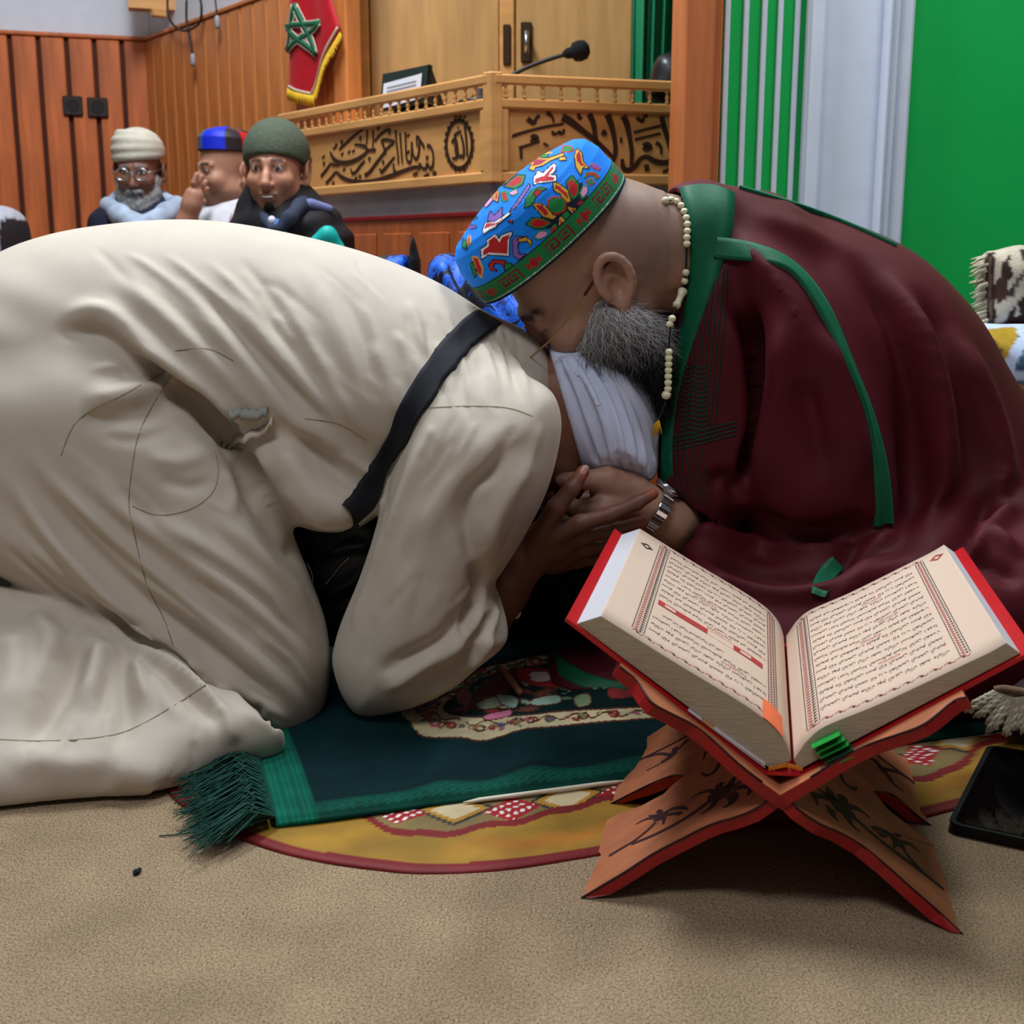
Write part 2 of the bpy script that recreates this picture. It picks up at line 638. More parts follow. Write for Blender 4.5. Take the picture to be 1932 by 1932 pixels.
fl = MB().box((-4, -1.5, -0.05), (8, 0, 0), (0, 7.5, 0), (0, 0, 0.05)).build('floor', carpet_material())
tag(fl, 'beige short pile fitted carpet over the whole floor', 'floor', kind='structure')

UP = np.array([0, 0, 1.0])
D1 = nrm([-0.606, 0.795, 0])             # along the back wall, away to the left
DL = nrm([-0.953, -0.301, 0])            # along the left wall, away from the corner
CORNER = np.array([-1.332, 4.8, 0])
NB = nrm(np.cross(D1, UP)); NB = NB if NB[1] < 0 else -NB        # back wall normal, into the room
NL = nrm(np.cross(DL, UP)); NL = NL if NL[1] < 0 else -NL
WOOD_H = 1.372

# ---- left wall: white plaster above a wainscot of wide boards
wl = MB().box(CORNER, DL * 2.6, -NL * 0.12, UP * 2.9).build('wall_left', M_WHITE)
tag(wl, 'white plastered wall above red brown board wainscot', 'wall', kind='structure')
bk = MB().box(CORNER + NL * 0.001, DL * 2.6, NL * 0.012, UP * WOOD_H).build('plank_backing', M_GAP, wl)
pl = None
pitch = 0.0952
for i in range(26):
    s0 = 0.012 + i * pitch
    if pl is None:
        pl = MB().box((0, 0, 0), DL * (pitch - 0.016), NL * 0.016, UP * (WOOD_H - 0.002), 0.004).build('plank', M_WOOD)
        o = pl
    else:
        o = pl.copy(); col.objects.link(o)
    o.location = Vector(CORNER + DL * s0 + NL * 0.013)
    o.parent = wl
MB().box(CORNER + UP * WOOD_H, DL * 2.6, NL * 0.034, UP * 0.014, 0.003).build('cap_moulding', M_WOOD, wl)

# ---- back wall (runs towards the right): narrow boards
BW_L = 1.46
wb = MB().box(CORNER, -D1 * BW_L, -NB * 0.02, UP * 2.9).build('wall_back', M_WHITE)
tag(wb, 'back wall panelled in narrow orange boards', 'wall', kind='structure')
MB().box(CORNER + NB * 0.001, -D1 * BW_L, NB * 0.012, UP * WOOD_H).build('plank_backing', M_GAP, wb)
pl = None
pitch = 0.0905
for i in range(16):
    if pl is None:
        pl = MB().box((0, 0, 0), -D1 * (pitch - 0.007), NB * 0.014, UP * (WOOD_H - 0.002), 0.004).build('plank', M_WOODB)
        o = pl
    else:
        o = pl.copy(); col.objects.link(o)
    o.location = Vector(CORNER - D1 * (0.008 + i * pitch) + NB * 0.013)
    o.parent = wb
MB().box(CORNER + UP * WOOD_H, -D1 * BW_L, NB * 0.032, UP * 0.014, 0.003).build('cap_moulding', M_WOODB, wb)

MB().box(CORNER - D1 * (BW_L - 0.02), -D1 * 0.075, NB * 0.05, UP * 2.4, 0.004).build('end_trim', M_WOODB, wb)

# ---- two dark sockets on the left wall
M_SOCK = mat('dark_socket_plastic', (52, 40, 34), 0.4, 0.05)
M_SOCKIN = mat('socket_well', (24, 18, 16), 0.5, 0.0)
PWL = CORNER + NL * 0.030
for (x0, y0, x1, y1), lab in (((120, 182, 155, 218), 'dark square wall socket, left one of the pair on boards'), ((166, 185, 203, 221), 'dark square wall socket, right one of the pair on boards')):
    a = onplane(x0, y1, PWL, NL); b = onplane(x1, y0, PWL, NL)
    wdt = abs((b - a) @ DL); ht = b[2] - a[2]
    t = thing('wall_socket', lab, 'socket', a, 'sockets on the left wall')
    MB().box(a, -DL * wdt, NL * 0.012, UP * ht, 0.004).build('cover_plate', M_SOCK, t)
    MB().lathe(a - DL * wdt / 2 + UP * ht / 2 + NL * 0.0115, NL, [(wdt * .33, 0), (wdt * .33, 0.002), (wdt * .28, 0.002), (wdt * .27, 0.0008)], 16).build('socket_well', M_SOCKIN, t)

# ---- wall shelf with dangling cables in the corner
sh = thing('wall_shelf', 'small wooden wall shelf high in the corner with cables below', 'shelf', CORNER + UP * 1.5)
A_ = atY(332, 19, 4.60)
zs = A_[2]
B_, C_ = A_ + DL * 0.16, A_ - D1 * 0.42
bkv = np.array([-0.02, 0.07, 0])
MB().prism([A_, B_, B_ + bkv, A_ + bkv, C_ + bkv, C_], UP * 0.05).build('shelf_board', M_PINE, sh)
MB().prism([q + UP * 0.05 for q in (A_ + bkv * .3, B_ + bkv * .3, B_ + bkv, A_ + bkv, C_ + bkv, C_ + bkv * .3)], UP * 0.16).build('shelf_box', M_PINE, sh)
MB().box(CORNER + UP * 1.42 - D1 * 0.22 + NB * 0.03, -D1 * 0.03, NB * 0.05, UP * (zs - 1.42), 0.004).build('bracket', M_PINE, sh)
M_CABLE = mat('black_cable', (30, 26, 26), 0.5, 0.0)
M_PLUG = mat('grey_plug', (150, 150, 155), 0.4, 0.0)
PB = CORNER + NB * 0.05
def cable(px, r, lab, plug=None):
    t = thing('cable', lab, 'cable', onplane(px[-1][0], px[-1][1], PB, NB), 'cables below the wall shelf')
    pts = smoothpath([onplane(x, y, PB, NB) for x, y in px], 5)
    MB().tube(pts, r, 6).build('wire', M_CABLE, t, True)
    if plug:
        a = onplane(plug[0], plug[1], PB, NB)
        MB().lathe(a - UP * 0.02, UP, [(0.006, 0), (0.009, 0.01), (0.009, 0.03), (0.005, 0.04)], 10).build('plug', M_PLUG, t, True)
cable([(318, -20), (316, 10), (322, 40), (345, 58), (375, 45), (380, 10), (372, -15)], 0.004, 'loop of black cable hanging under the wall shelf')
cable([(352, 0), (352, 40), (358, 70), (362, 95), (363, 108)], 0.004, 'black cable with a grey plug on the narrow boards', (364, 113))
cable([(404, -20), (408, 15), (410, 36)], 0.003, 'short cable with a small pale plug near the flag', (410, 42))

# ---- right hand wall: green with white slats and a white pilaster
YR = 2.72
def xr(px): return (px - 966.0) / F / (CP + (966 - 485) / F * SP) * YR
wr = MB().box((xr(1345), YR, 0), (3.2, 0, 0), (0, 0.12, 0), UP * 2.9).build('wall_right', M_GREENP)
tag(wr, 'bright green painted wall on the right behind the cloaked man', 'wall', kind='structure')
sl0 = None
for a, b in ((1352, 1362), (1386, 1396), (1419, 1428), (1448, 1458), (1479, 1488)):
    if sl0 is None:
        sl0 = o = MB().box((0, 0, 0), (xr(1362) - xr(1352), 0, 0), (0, -0.008, 0), UP * 2.8, 0.002).build('white_slat', M_WHITEG)
    else:
        o = sl0.copy(); col.objects.link(o)
    o.location = (xr(a), YR - 0.0005, 0.02); o.parent = wr
# pilaster built of mouldings
t2 = tag(MB().box((xr(1500), YR - 0.03, 0), (xr(1688) - xr(1500), 0, 0), (0, 0.03, 0), UP * 2.85, 0.003).build('trim_2', M_WHITEG), 'white moulded pilaster between the green stripes and green wall', 'pilaster', kind='structure')
for a, b, dpt in ((1502, 1527, 0.028), (1633, 1645, 0.036), (1647, 1659, 0.030), (1662, 1686, 0.020)):
    MB().box((xr(a), YR - 0.03 - dpt, 0.005), (xr(b) - xr(a), 0, 0), (0, dpt, 0), UP * 2.84, 0.006).build('moulding_strip', M_WHITEG, t2)
# door post in orange wood
t1 = tag(MB().box((xr(1270), YR - 0.10, 0), (xr(1323) - xr(1270), 0, 0), (0, 0.22, 0), UP * 2.85, 0.004).build('trim_1', M_POST), 'orange brown wooden door post beside the green striped wall', 'door post', kind='structure')
MB().box((xr(1323), YR - 0.035, 0), (xr(1345) - xr(1323), 0, 0), (0, 0.15, 0), UP * 2.85, 0.003).build('rebate_strip', M_POST, t1)

# ---- cabinet wall behind the pulpit
YC = 3.74
cb = thing('wall_cabinet', 'tall pale wooden cabinet with two doors behind the pulpit', 'cabinet', (atY(930, 300, YC)[0], YC, 0))
def xa(px, Y): return atY(px, 300, Y)[0]
MB().box((xa(672, YC), YC + 0.02, 0), (xa(1215, YC) - xa(672, YC), 0, 0), (0, 0.3, 0), UP * 2.3).build('body', M_OAK, cb)
MB().box((xa(652, YC), YC - 0.015, 0), (xa(702, YC) - xa(652, YC), 0, 0), (0, 0.035, 0), UP * 2.3, 0.004).build('stile', M_PINE, cb)
MB().box((xa(943, YC), YC - 0.012, 0), (xa(971, YC) - xa(943, YC), 0, 0), (0, 0.032, 0), UP * 2.3, 0.004).build('stile', M_PINE, cb)
M_STEEL = mat('steel', (190, 190, 195), 0.25, 0.0, metal=1.0)
M_DARKM = mat('dark_metal', (70, 50, 35), 0.4, 0.0, metal=0.6)
for a, b, hx in ((704, 942, None), (973, 1188, 993)):
    d = MB().box((xa(a, YC), YC - 0.004, 0.02), (xa(b, YC) - xa(a, YC), 0, 0), (0, 0.022, 0), UP * 2.26, 0.003).build('door', M_OAK, cb)
    if hx:
        h = atY(hx, 80, YC - 0.01)
        MB().box(h + np.array([-0.016, -0.004, -0.055]), (0.032, 0, 0), (0, 0.008, 0), UP * 0.11, 0.003).build('handle_plate', M_DARKM, d)
        MB().tube([h + np.array([0, -0.004, 0.02]), h + np.array([0, -0.045, 0.02]), h + np.array([0.0, -0.05, -0.035])], 0.007, 8).build('handle', M_STEEL, d, True)
h = atY(957, 85, YC - 0.012)
MB().box(h + np.array([-0.012, -0.008, -0.055]), (0.022, 0, 0), (0, 0.008, 0), UP * 0.11, 0.003).build('lock_plate', M_DARKM, cb)

# ---- green curtain and dark chair back beside the cabinet
M_CURT = mat('green_satin', (20, 120, 80), 0.35, 0.2, 6, spec=0.5, sheen=0.3)
V, Fc = [], []
y0c = 3.62
nx, nz = 40, 14
xa0, xa1 = atY(1196, 100, y0c)[0], atY(1300, 100, y0c)[0]
for j in range(nz + 1):
    for i in range(nx + 1):
        u_ = i / nx; w_ = j / nz
        wave = 0.022 * math.sin(u_ * 26 + 0.7 * math.sin(w_ * 3)) + 0.012 * math.sin(u_ * 57 + w_ * 1.5)
        V.append((xa0 + (xa1 - xa0) * u_ * (0.75 + 0.25 * w_), y0c + wave, 0.80 + 1.3 * w_))
for j in range(nz):
    for i in range(nx):
        a = j * (nx + 1) + i
        Fc.append((a, a + 1, a + nx + 2, a + nx + 1))
cu = mesh_obj('curtain', V, Fc, M_CURT, None, True)
md = cu.modifiers.new('thick', 'SOLIDIFY'); md.thickness = 0.004
tag(cu, 'green satin curtain hanging behind the wooden door post', 'curtain')
M_BLACKL = mat('black_leather', (24, 24, 26), 0.35, 0.1, 30, 0.1, 120, spec=0.5)
ch = thing('office_chair', 'black padded chair back just visible behind the pulpit rail', 'chair', (atY(1250, 300, 3.45)[0], 3.45, 0))
va = Vol(atY(1215, 330, 3.45) + [-.1, -.15, -.1], atY(1300, 90, 3.45) + [.15, .15, .1], 0.012)
va.poly([(1225, 190), (1228, 140), (1240, 108), (1265, 98), (1300, 98), (1330, 120), (1335, 190)], 3.45, 0.05, 0.05)
v_, f_ = va.mesh()
mesh_obj('backrest', v_, f_, M_BLACKL, ch, True)
bx = atY(1275, 190, 3.45)
MB().tube([bx, (bx[0], 3.45, 0.5), (bx[0], 3.42, 0.45)], 0.02, 8).build('back_post', M_BLACKL, ch, True)
MB().box((bx[0] - .1, 3.26, 0.42), (.34, 0, 0), (0, .3, 0), (0, 0, .07), 0.02).build('seat', M_BLACKL, ch)
MB().tube([(bx[0], 3.42, 0.42), (bx[0], 3.42, 0.05)], 0.025, 8).build('pedestal', M_BLACKL, ch, True)
MB().lathe((bx[0], 3.42, 0.0), (0, 0, 1), [(0.17, 0), (0.17, 0.02), (0.03, 0.06)], 20).build('foot', M_BLACKL, ch, True)

# ---- flag pennant on the back wall
M_RED = mat('flag_red', (176, 18, 30), 0.6, 0.1, 20, 0.1, 300, sheen=0.2)
M_FGREEN = mat('flag_green', (18, 92, 60), 0.6, 0.05)
M_SILV = mat('silver_braid', (196, 180, 160), 0.5, 0.15, 200)
M_GOLD = mat('gold_fringe', (222, 178, 40), 0.55, 0.2, 200, 0.3, 300)
PF = CORNER + NB * 0.07
fg = thing('pennant_flag', 'red pennant flag with a green star and gold fringe on the back wall', 'flag', onplane(590, 205, PF, NB))
def fpt(x, y, off=0.0):
    q = onplane(x, y, PF, NB)
    s_ = (q - CORNER) @ D1
    return q + NB * (0.006 * math.sin(s_ * 38) + off)
def flag_patch(poly, name, m, off, parent, th=0.003):
    """curved patch: grid clipped by rows across the outline"""
    P = np.array(poly, float)
    ys = np.linspace(P[:, 1].min(), P[:, 1].max(), 40)
    V, Fc = [], []
    cols_ = 10
    for y in ys:
        xs = []
        for i in range(len(P)):
            a, b = P[i], P[(i + 1) % len(P)]
            if (a[1] <= y) != (b[1] <= y):
                xs.append(a[0] + (y - a[1]) / (b[1] - a[1]) * (b[0] - a[0]))
        xs = [min(xs), max(xs)] if len(xs) >= 2 else ([xs[0]] * 2 if xs else [P[np.argmin(abs(P[:, 1] - y)), 0]] * 2)
        for c in range(cols_ + 1):
            V.append(fpt(xs[0] + (xs[1] - xs[0]) * c / cols_, y, off))
    for j in range(len(ys) - 1):
        for c in range(cols_):
            a = j * (cols_ + 1) + c
            Fc.append((a, a + 1, a + cols_ + 2, a + cols_ + 1))
    o = mesh_obj(name, V, Fc, m, parent, True)
    md = o.modifiers.new('thick', 'SOLIDIFY'); md.thickness = th; md.offset = 0
    return o
flag_patch([(548, -60), (612, -60), (640, 55), (588, 183), (543, 166)], 'cloth', M_RED, 0.0, fg)
# fringe: many strands along the two lower edges
mb = MB()
for (xa_, ya_), (xb_, yb_), dx, dy in (((640, 62), (590, 178), 8, 9), ((592, 180), (542, 166), 0, 18)):
    for k in range(70):
        u_ = k / 69
        x, y = xa_ + (xb_ - xa_) * u_, ya_ + (yb_ - ya_) * u_
        j = rng.uniform(-2, 2)
        mb.tube([fpt(x, y, 0.004), fpt(x + dx * .5 + j * .4, y + dy * .6, 0.006), fpt(x + dx * .6 + j, y + dy * 1.25, 0.004)], [0.0025, 0.0022, 0.0008], 4)
o = mb.build('fringe', M_GOLD, fg, True); o['kind'] = 'stuff'
def braid(px, r, name, m, off):
    return MB().tube([fpt(x, y, off) for x, y in smoothpath(px, 8)], r, 6).build(name, m, fg, True)
braid([(637, 52), (610, 120), (587, 177)], 0.004, 'braid', M_SILV, 0.004)
braid([(587, 177), (565, 171), (544, 163)], 0.004, 'braid', M_SILV, 0.004)
# five pointed star: outline braid and green bands
star = [(561, 12), (577, 44), (606, 44), (586, 66), (596, 101), (567, 82), (545, 98), (551, 64), (546, 42), (556, 42)]
tips = [(562, 10), (608, 43), (597, 102), (544, 96), (541, 50)]
order = [0, 2, 4, 1, 3, 0]
sb_ = MB()
for a, b in zip(order[:-1], order[1:]):
    (xa_, ya_), (xb_, yb_) = tips[a], tips[b]
    sb_.tube([fpt(xa_ + (xb_ - xa_) * q / 8, ya_ + (yb_ - ya_) * q / 8, 0.004) for q in range(9)], 0.0085, 6)
so = sb_.build('star', M_FGREEN, fg, True)
sb_ = MB()
for a, b in zip(order[:-1], order[1:]):
    A, B = np.array(tips[a], float), np.array(tips[b], float)
    e = nrm(B - A); pn = np.array([-e[1], e[0]])
    for sg in (-1, 1):
        sb_.tube([fpt(*(A + (B - A) * q / 8 + pn * sg * 5.2), 0.007) for q in range(9)], 0.0022, 5)
sb_.build('star_braid', M_SILV, so, True)

# ================================================================== PULPIT
K0 = np.array([atY(930, 345, 2.9)[0], 2.9, 0])
DP = nrm([0.958, 0.286, 0])
NP1 = NB
NP2 = nrm(np.cross(DP, UP)); NP2 = NP2 if NP2[1] < 0 else -NP2
pu = thing('pulpit', 'varnished wooden pulpit desk carved with dark calligraphy and topped by small balusters', 'pulpit', K0)
LL, LR = 1.02, 0.50
ZB, ZI0, ZI1, ZM, ZR0, ZR1 = 0.765, 0.790, 0.926, 0.949, 0.977, 1.0
def side(Ln, D, N, nm):
    p = MB().box(K0 + UP * ZB, D * Ln, -N * 0.03, UP * (ZM - ZB)).build('front_panel', M_PINE, pu)
    MB().box(K0 + UP * ZB + N * 0.0, D * Ln, N * 0.012, UP * (ZI0 - ZB), 0.004).build('frame_rail', M_PINE, pu)
    MB().box(K0 + UP * ZI1, D * Ln, N * 0.014, UP * (ZM - ZI1), 0.004).build('frame_rail', M_PINE, pu)
    MB().box(K0 + UP * ZI0, D * 0.035, N * 0.012, UP * (ZI1 - ZI0), 0.003).build('frame_stile', M_PINE, pu)
    MB().box(K0 + UP * ZR0, D * Ln, N * 0.016 , UP * (ZR1 - ZR0), 0.004).build('hand_rail', M_PINE, pu)
    return p
side(LL, D1, NP1, 'a'); side(LR, DP, NP2, 'b')
bal = None
def baluster(pos):
    global bal
    if bal is None:
        h = ZR0 - ZM
        bal = o = MB().lathe((0, 0, 0), UP, [(0.0055, 0), (0.0055, 0.003), (0.0028, 0.006), (0.0048, 0.011), (0.0052, 0.014), (0.0032, 0.019), (0.0026, 0.023), (0.0055, 0.0255), (0.0055, h)], 10).build('baluster', M_PINE)
        o.data.polygons.foreach_set('use_smooth', np.ones(len(o.data.polygons), bool))
    else:
        o = bal.copy(); col.objects.link(o)
    o.parent = pu
    o.location = Vector(pos - K0)
for i in range(25):
    baluster(K0 + D1 * (0.014 + i * 0.0405) + NP1 * 0.008 + UP * ZM)
for i in range(11):
    baluster(K0 + DP * (0.028 + i * 0.0435) + NP2 * 0.008 + UP * ZM)
# corner post, desk top, marble-like plinth, base
MB().box(K0 + UP * ZB + (NP1 + NP2) * 0.008 - D1 * 0.004 - DP * 0.004, D1 * 0.03, DP * 0.03, UP * (ZR1 + 0.004 - ZB), 0.003).build('corner_post', M_PINE, pu)
MB().prism([K0 + UP * 0.93, K0 + D1 * LL + UP * 0.93, K0 + D1 * LL - NP1 * 0.25 + UP * 0.93, K0 + DP * LR - NP2 * 0.16 + UP * 0.93, K0 + DP * LR + UP * 0.93], UP * 0.018).build('desk_top', M_PINE, pu)
M_PLIN = mat('grey_plinth_cloth', (176, 170, 172), 0.7, 0.12, 15)
M_REDT = mat('red_trim', (140, 26, 24), 0.6, 0.1)
M_BASE = mat('base_wood', (176, 92, 46), 0.45, 0.22, 6, 0.15, 40, stretch=(6, 6, .6))
for D, N, Ln in ((D1, NP1, LL), (DP, NP2, LR)):
    MB().box(K0 + UP * 0.705 - N * 0.02, D * Ln, -N * 0.03, UP * (ZB - 0.705)).build('plinth_band', M_PLIN, pu)
    MB().box(K0 + UP * 0.693 - N * 0.012, D * Ln, -N * 0.03, UP * 0.012, 0.003).build('red_trim', M_REDT, pu)
    MB().box(K0 - N * 0.018, D * Ln, -N * 0.03, UP * 0.693).build('base_panel', M_BASE, pu)
    for k in range(int(Ln / 0.17)):
        MB().box(K0 - N * 0.018 + D * (0.03 + k * 0.17) + UP * 0.06, D * 0.13, N * 0.006, UP * 0.6, 0.003).build('base_board', M_BASE, pu)

# carved calligraphy, traced stroke by stroke and raised from the panel
def stroke(mb, pts, wd, N, p0, lift=0.0015, zx=None):
    """pts in px, wd list in px; ribbon with variable width on the panel plane"""
    if zx: pts = [(zx[0] + x / zx[2], zx[1] + y / zx[3]) for x, y in pts]
    P = np.array([onplane(x, y, p0, N) for x, y in smoothpath(pts, 5)])
    m = len(P)
    w_ = np.interp(np.linspace(0, 1, m), np.linspace(0, 1, len(wd)), wd) * 0.00128 * 0.55
    L_, R_ = [], []
    for i in range(m):
        t = nrm(P[min(i + 1, m - 1)] - P[max(i - 1, 0)])
        s_ = np.cross(N, t)
        L_.append(P[i] + s_ * w_[i] + N * lift); R_.append(P[i] - s_ * w_[i] + N * lift)
    V = L_ + R_ + [q - N * lift * 1.5 for q in L_] + [q - N * lift * 1.5 for q in R_]
    Fc = []
    for i in range(m - 1):
        Fc += [(i, m + i, m + i + 1, i + 1), (i, i + 1, 2 * m + i + 1, 2 * m + i), (m + i, 3 * m + i, 3 * m + i + 1, m + i + 1)]
    mb.add(V, Fc)
PK = K0 + NP1 * 0.001
PK2 = K0 + NP2 * 0.001
Z1 = (560, 180, 5.367, 5.365)
mb = MB()
S = lambda pts, wd: stroke(mb, pts, wd, NP1, PK, zx=Z1)
# large sweep of the first word and its teeth
S([(1345, 505), (1375, 560), (1385, 650), (1375, 720)], [5, 4, 4, 6])
S([(1375, 725), (1350, 735), (1320, 690), (1310, 735), (1270, 730), (1245, 690), (1240, 740), (1210, 720), (1100, 755), (950, 815), (800, 865), (650, 880), (530, 860), (450, 820), (410, 780), (385, 785), (350, 830), (295, 890)], [6, 5, 4, 5, 4, 4, 5, 5, 6, 8, 9, 9, 8, 7, 5, 4, 5, 6])
S([(1380, 780), (1410, 800)], [8, 8]); S([(1180, 805), (1225, 780)], [5, 5]); S([(1290, 825), (1340, 795)], [5, 5])
# middle words: long slanting strokes
S([(340, 575), (375, 640), (430, 675), (510, 680), (600, 650), (680, 600), (715, 555), (690, 515), (640, 500), (585, 495)], [5, 7, 8, 8, 7, 6, 6, 6, 5, 3])
S([(800, 550), (720, 555)], [6, 5])
S([(340, 690), (300, 750), (245, 820)], [4, 5, 6]); S([(345, 690), (380, 700), (430, 705)], [5, 4, 3])
S([(430, 545), (510, 470), (590, 400), (670, 345)], [4, 5, 5, 3])
S([(690, 810), (740, 770), (800, 690), (860, 610), (890, 560), (875, 500), (860, 460), (900, 445), (960, 455), (985, 470), (940, 510), (890, 560), (905, 590)], [5, 6, 6, 5, 5, 5, 5, 5, 5, 4, 4, 4, 4])
S([(690, 810), (705, 790)], [6, 5])
S([(560, 790), (600, 770), (650, 700), (690, 660)], [5, 5, 5, 3]); S([(545, 740), (560, 790)], [3, 5])
S([(840, 740), (860, 770), (900, 730), (990, 620)], [4, 6, 5, 3])
S([(870, 660), (880, 690)], [6, 6])
S([(1000, 350), (1010, 480), (1025, 600), (1030, 690)], [5, 4, 4, 4])
S([(1045, 380), (1055, 500), (1065, 620), (1070, 690)], [5, 4, 4, 3])
S([(1100, 370), (1105, 500), (1110, 620), (1130, 670), (1160, 650), (1165, 470)], [5, 4, 4, 5, 4, 4])
S([(1165, 470), (1180, 600), (1215, 640), (1240, 560), (1240, 440), (1215, 420), (1220, 520)], [3, 4, 5, 5, 5, 4, 3])
S([(1240, 440), (1280, 500), (1290, 540)], [4, 5, 3])
S([(770, 350), (775, 430), (770, 540)], [4, 4, 3]); S([(710, 350), (712, 430), (705, 500)], [4, 4, 3])
S([(790, 460), (850, 390), (910, 350), (950, 345)], [4, 5, 5, 3])
S([(980, 690), (985, 760), (1005, 765)], [4, 5, 5])
for x, y in ((825, 335), (940, 375), (645, 435), (735, 640), (1320, 630), (640, 820), (370, 890), (455, 475), (1330, 510), (275, 690), (400, 505)):
    S([(x - 8, y - 8), (x + 8, y + 8)], [7, 7])
for x, y in ((380, 530), (270, 620), (460, 590), (530, 570), (575, 560), (1130, 400), (1130, 570), (480, 745), (600, 835)):
    S([(x - 12, y + 12), (x + 12, y - 12)], [3, 3])
o = mb.build('carved_inscription', M_CARVE, pu)
# medallion: scalloped ring with the short word inside
mb = MB()
ring = [(1645 + 130 * math.sin(a), 495 - 240 * math.cos(a)) for a in np.linspace(0, 2 * math.pi, 40)]
S(ring, [6] * 5)
for a in np.linspace(0, 2 * math.pi, 23)[:-1]:
    x, y = 1645 + 140 * math.sin(a), 495 - 252 * math.cos(a)
    S([(x - 12, y), (x + 12, y)], [6, 6])
for k in (-45, 0, 45):
    S([(1655 + k, 225), (1655 + k, 205)], [7, 5]); S([(1655 + k, 745), (1655 + k, 770)], [7, 5])
S([(1700, 310), (1715, 420), (1725, 560), (1725, 620)], [5, 5, 4, 4])
S([(1665, 400), (1690, 520), (1690, 620), (1660, 600)], [4, 5, 5, 4])
S([(1600, 400), (1620, 480), (1635, 600), (1660, 620)], [4, 5, 5, 4])
S([(1570, 480), (1600, 440), (1610, 560), (1620, 625), (1590, 635), (1575, 640)], [4, 5, 5, 5, 4, 3])
S([(1595, 400), (1640, 370), (1665, 360)], [3, 4, 3]); S([(1630, 325), (1640, 320)], [4, 4])
mb.build('carved_medallion', M_CARVE, pu)
mb = MB()
ring = [(30 + 105 * math.sin(a), 690 - 210 * math.cos(a)) for a in np.linspace(0, 2 * math.pi, 40)]
S(ring, [6] * 5)
for a in np.linspace(0, 2 * math.pi, 19)[:-1]:
    x, y = 30 + 113 * math.sin(a), 690 - 220 * math.cos(a)
    S([(x - 10, y), (x + 10, y)], [6, 6])
mb.build('carved_medallion', M_CARVE, pu)
Z2 = (940, 180, 5.52, 5.52)
mb = MB()
S = lambda pts, wd: stroke(mb, pts, wd, NP2, PK2, zx=Z2)
S([(665, 225), (750, 270), (880, 370), (1010, 470), (1110, 560), (1190, 640)], [12, 12, 9, 8, 7, 5])
S([(945, 195), (990, 290), (1010, 420), (1040, 560), (1050, 690)], [10, 9, 7, 6, 5])
S([(1135, 200), (1175, 300), (1205, 430), (1220, 560), (1205, 660), (1160, 710), (1090, 720)], [11, 10, 8, 7, 7, 6, 4])
S([(1300, 215), (1340, 300), (1370, 450), (1390, 600), (1385, 730)], [11, 10, 8, 7, 6])
S([(1290, 660), (1300, 750), (1350, 780), (1420, 740), (1480, 660), (1550, 640), (1620, 680), (1700, 700), (1770, 690), (1800, 620), (1770, 480), (1730, 340), (1700, 220)], [5, 8, 9, 8, 7, 7, 9, 9, 8, 7, 8, 9, 9])
S([(165, 430), (180, 410), (350, 360), (520, 320), (680, 295)], [7, 5, 4, 4, 4])
S([(215, 545), (330, 510), (430, 480)], [4, 4, 3]); S([(235, 540), (240, 660)], [5, 4])
S([(345, 445), (375, 430), (400, 450), (370, 470), (345, 450)], [8, 9, 9, 9, 8])
S([(305, 240), (370, 285), (400, 230), (430, 215)], [8, 7, 4, 7]); S([(505, 180), (560, 220), (580, 280)], [7, 4, 3])
S([(565, 370), (575, 400), (610, 395), (640, 375), (650, 400), (685, 380), (675, 350)], [4, 5, 4, 4, 5, 4, 4])
S([(835, 190), (845, 240), (870, 225)], [6, 5, 4]); S([(840, 480), (900, 570), (940, 640)], [9, 7, 5])
S([(1080, 410), (1100, 370), (1120, 400), (1095, 420)], [4, 5, 4, 4]); S([(1265, 465), (1290, 465)], [9, 9])
S([(1410, 385), (1550, 350), (1690, 315)], [5, 4, 4]); S([(1420, 460), (1560, 425), (1690, 395)], [5, 4, 4])
S([(1510, 530), (1550, 510), (1580, 540), (1540, 555), (1515, 530)], [9, 9, 9, 9, 9]); S([(1640, 490), (1690, 530), (1695, 610)], [7, 5, 3])
S([(1440, 230), (1500, 270), (1520, 220), (1555, 210)], [6, 6, 4, 6]); S([(1520, 760), (1570, 750)], [11, 11]); S([(490, 520), (500, 500)], [9, 9])
S([(1790, 300), (1810, 310)], [10, 9]); S([(1710, 800), (1800, 760)], [5, 5])
mb.build('carved_inscription', M_CARVE, pu)

# ---- gooseneck microphone
mc = thing('gooseneck_microphone', 'black gooseneck microphone leaning over the pulpit rail', 'microphone', K0 - NP2 * 0.15)
YM = 3.05
pts = smoothpath([atY(905, 215, YM), atY(950, 155, YM), atY(985, 132, YM), atY(1030, 114, YM), atY(1072, 101, YM)], 6)
MB().tube(pts, 0.005, 8).build('gooseneck', M_CABLE, mc, True)
ax = nrm(atY(1095, 96, YM) - atY(1068, 102, YM))
MB().lathe(atY(1062, 103, YM), ax, [(0.006, 0), (0.012, 0.01), (0.013, 0.02), (0.021, 0.026), (0.024, 0.04), (0.021, 0.055), (0.010, 0.063)], 14).build('windscreen', mat('foam_black', (20, 20, 22), 0.95, 0.1, 300, 0.6, 400), mc, True)
mb0 = atY(905, 215, YM)
MB().lathe((mb0[0], mb0[1], 0.948), UP, [(0.05, 0), (0.05, 0.012), (0.02, 0.02), (0.008, 0.04)], 18).build('base', M_CABLE, mc, True)

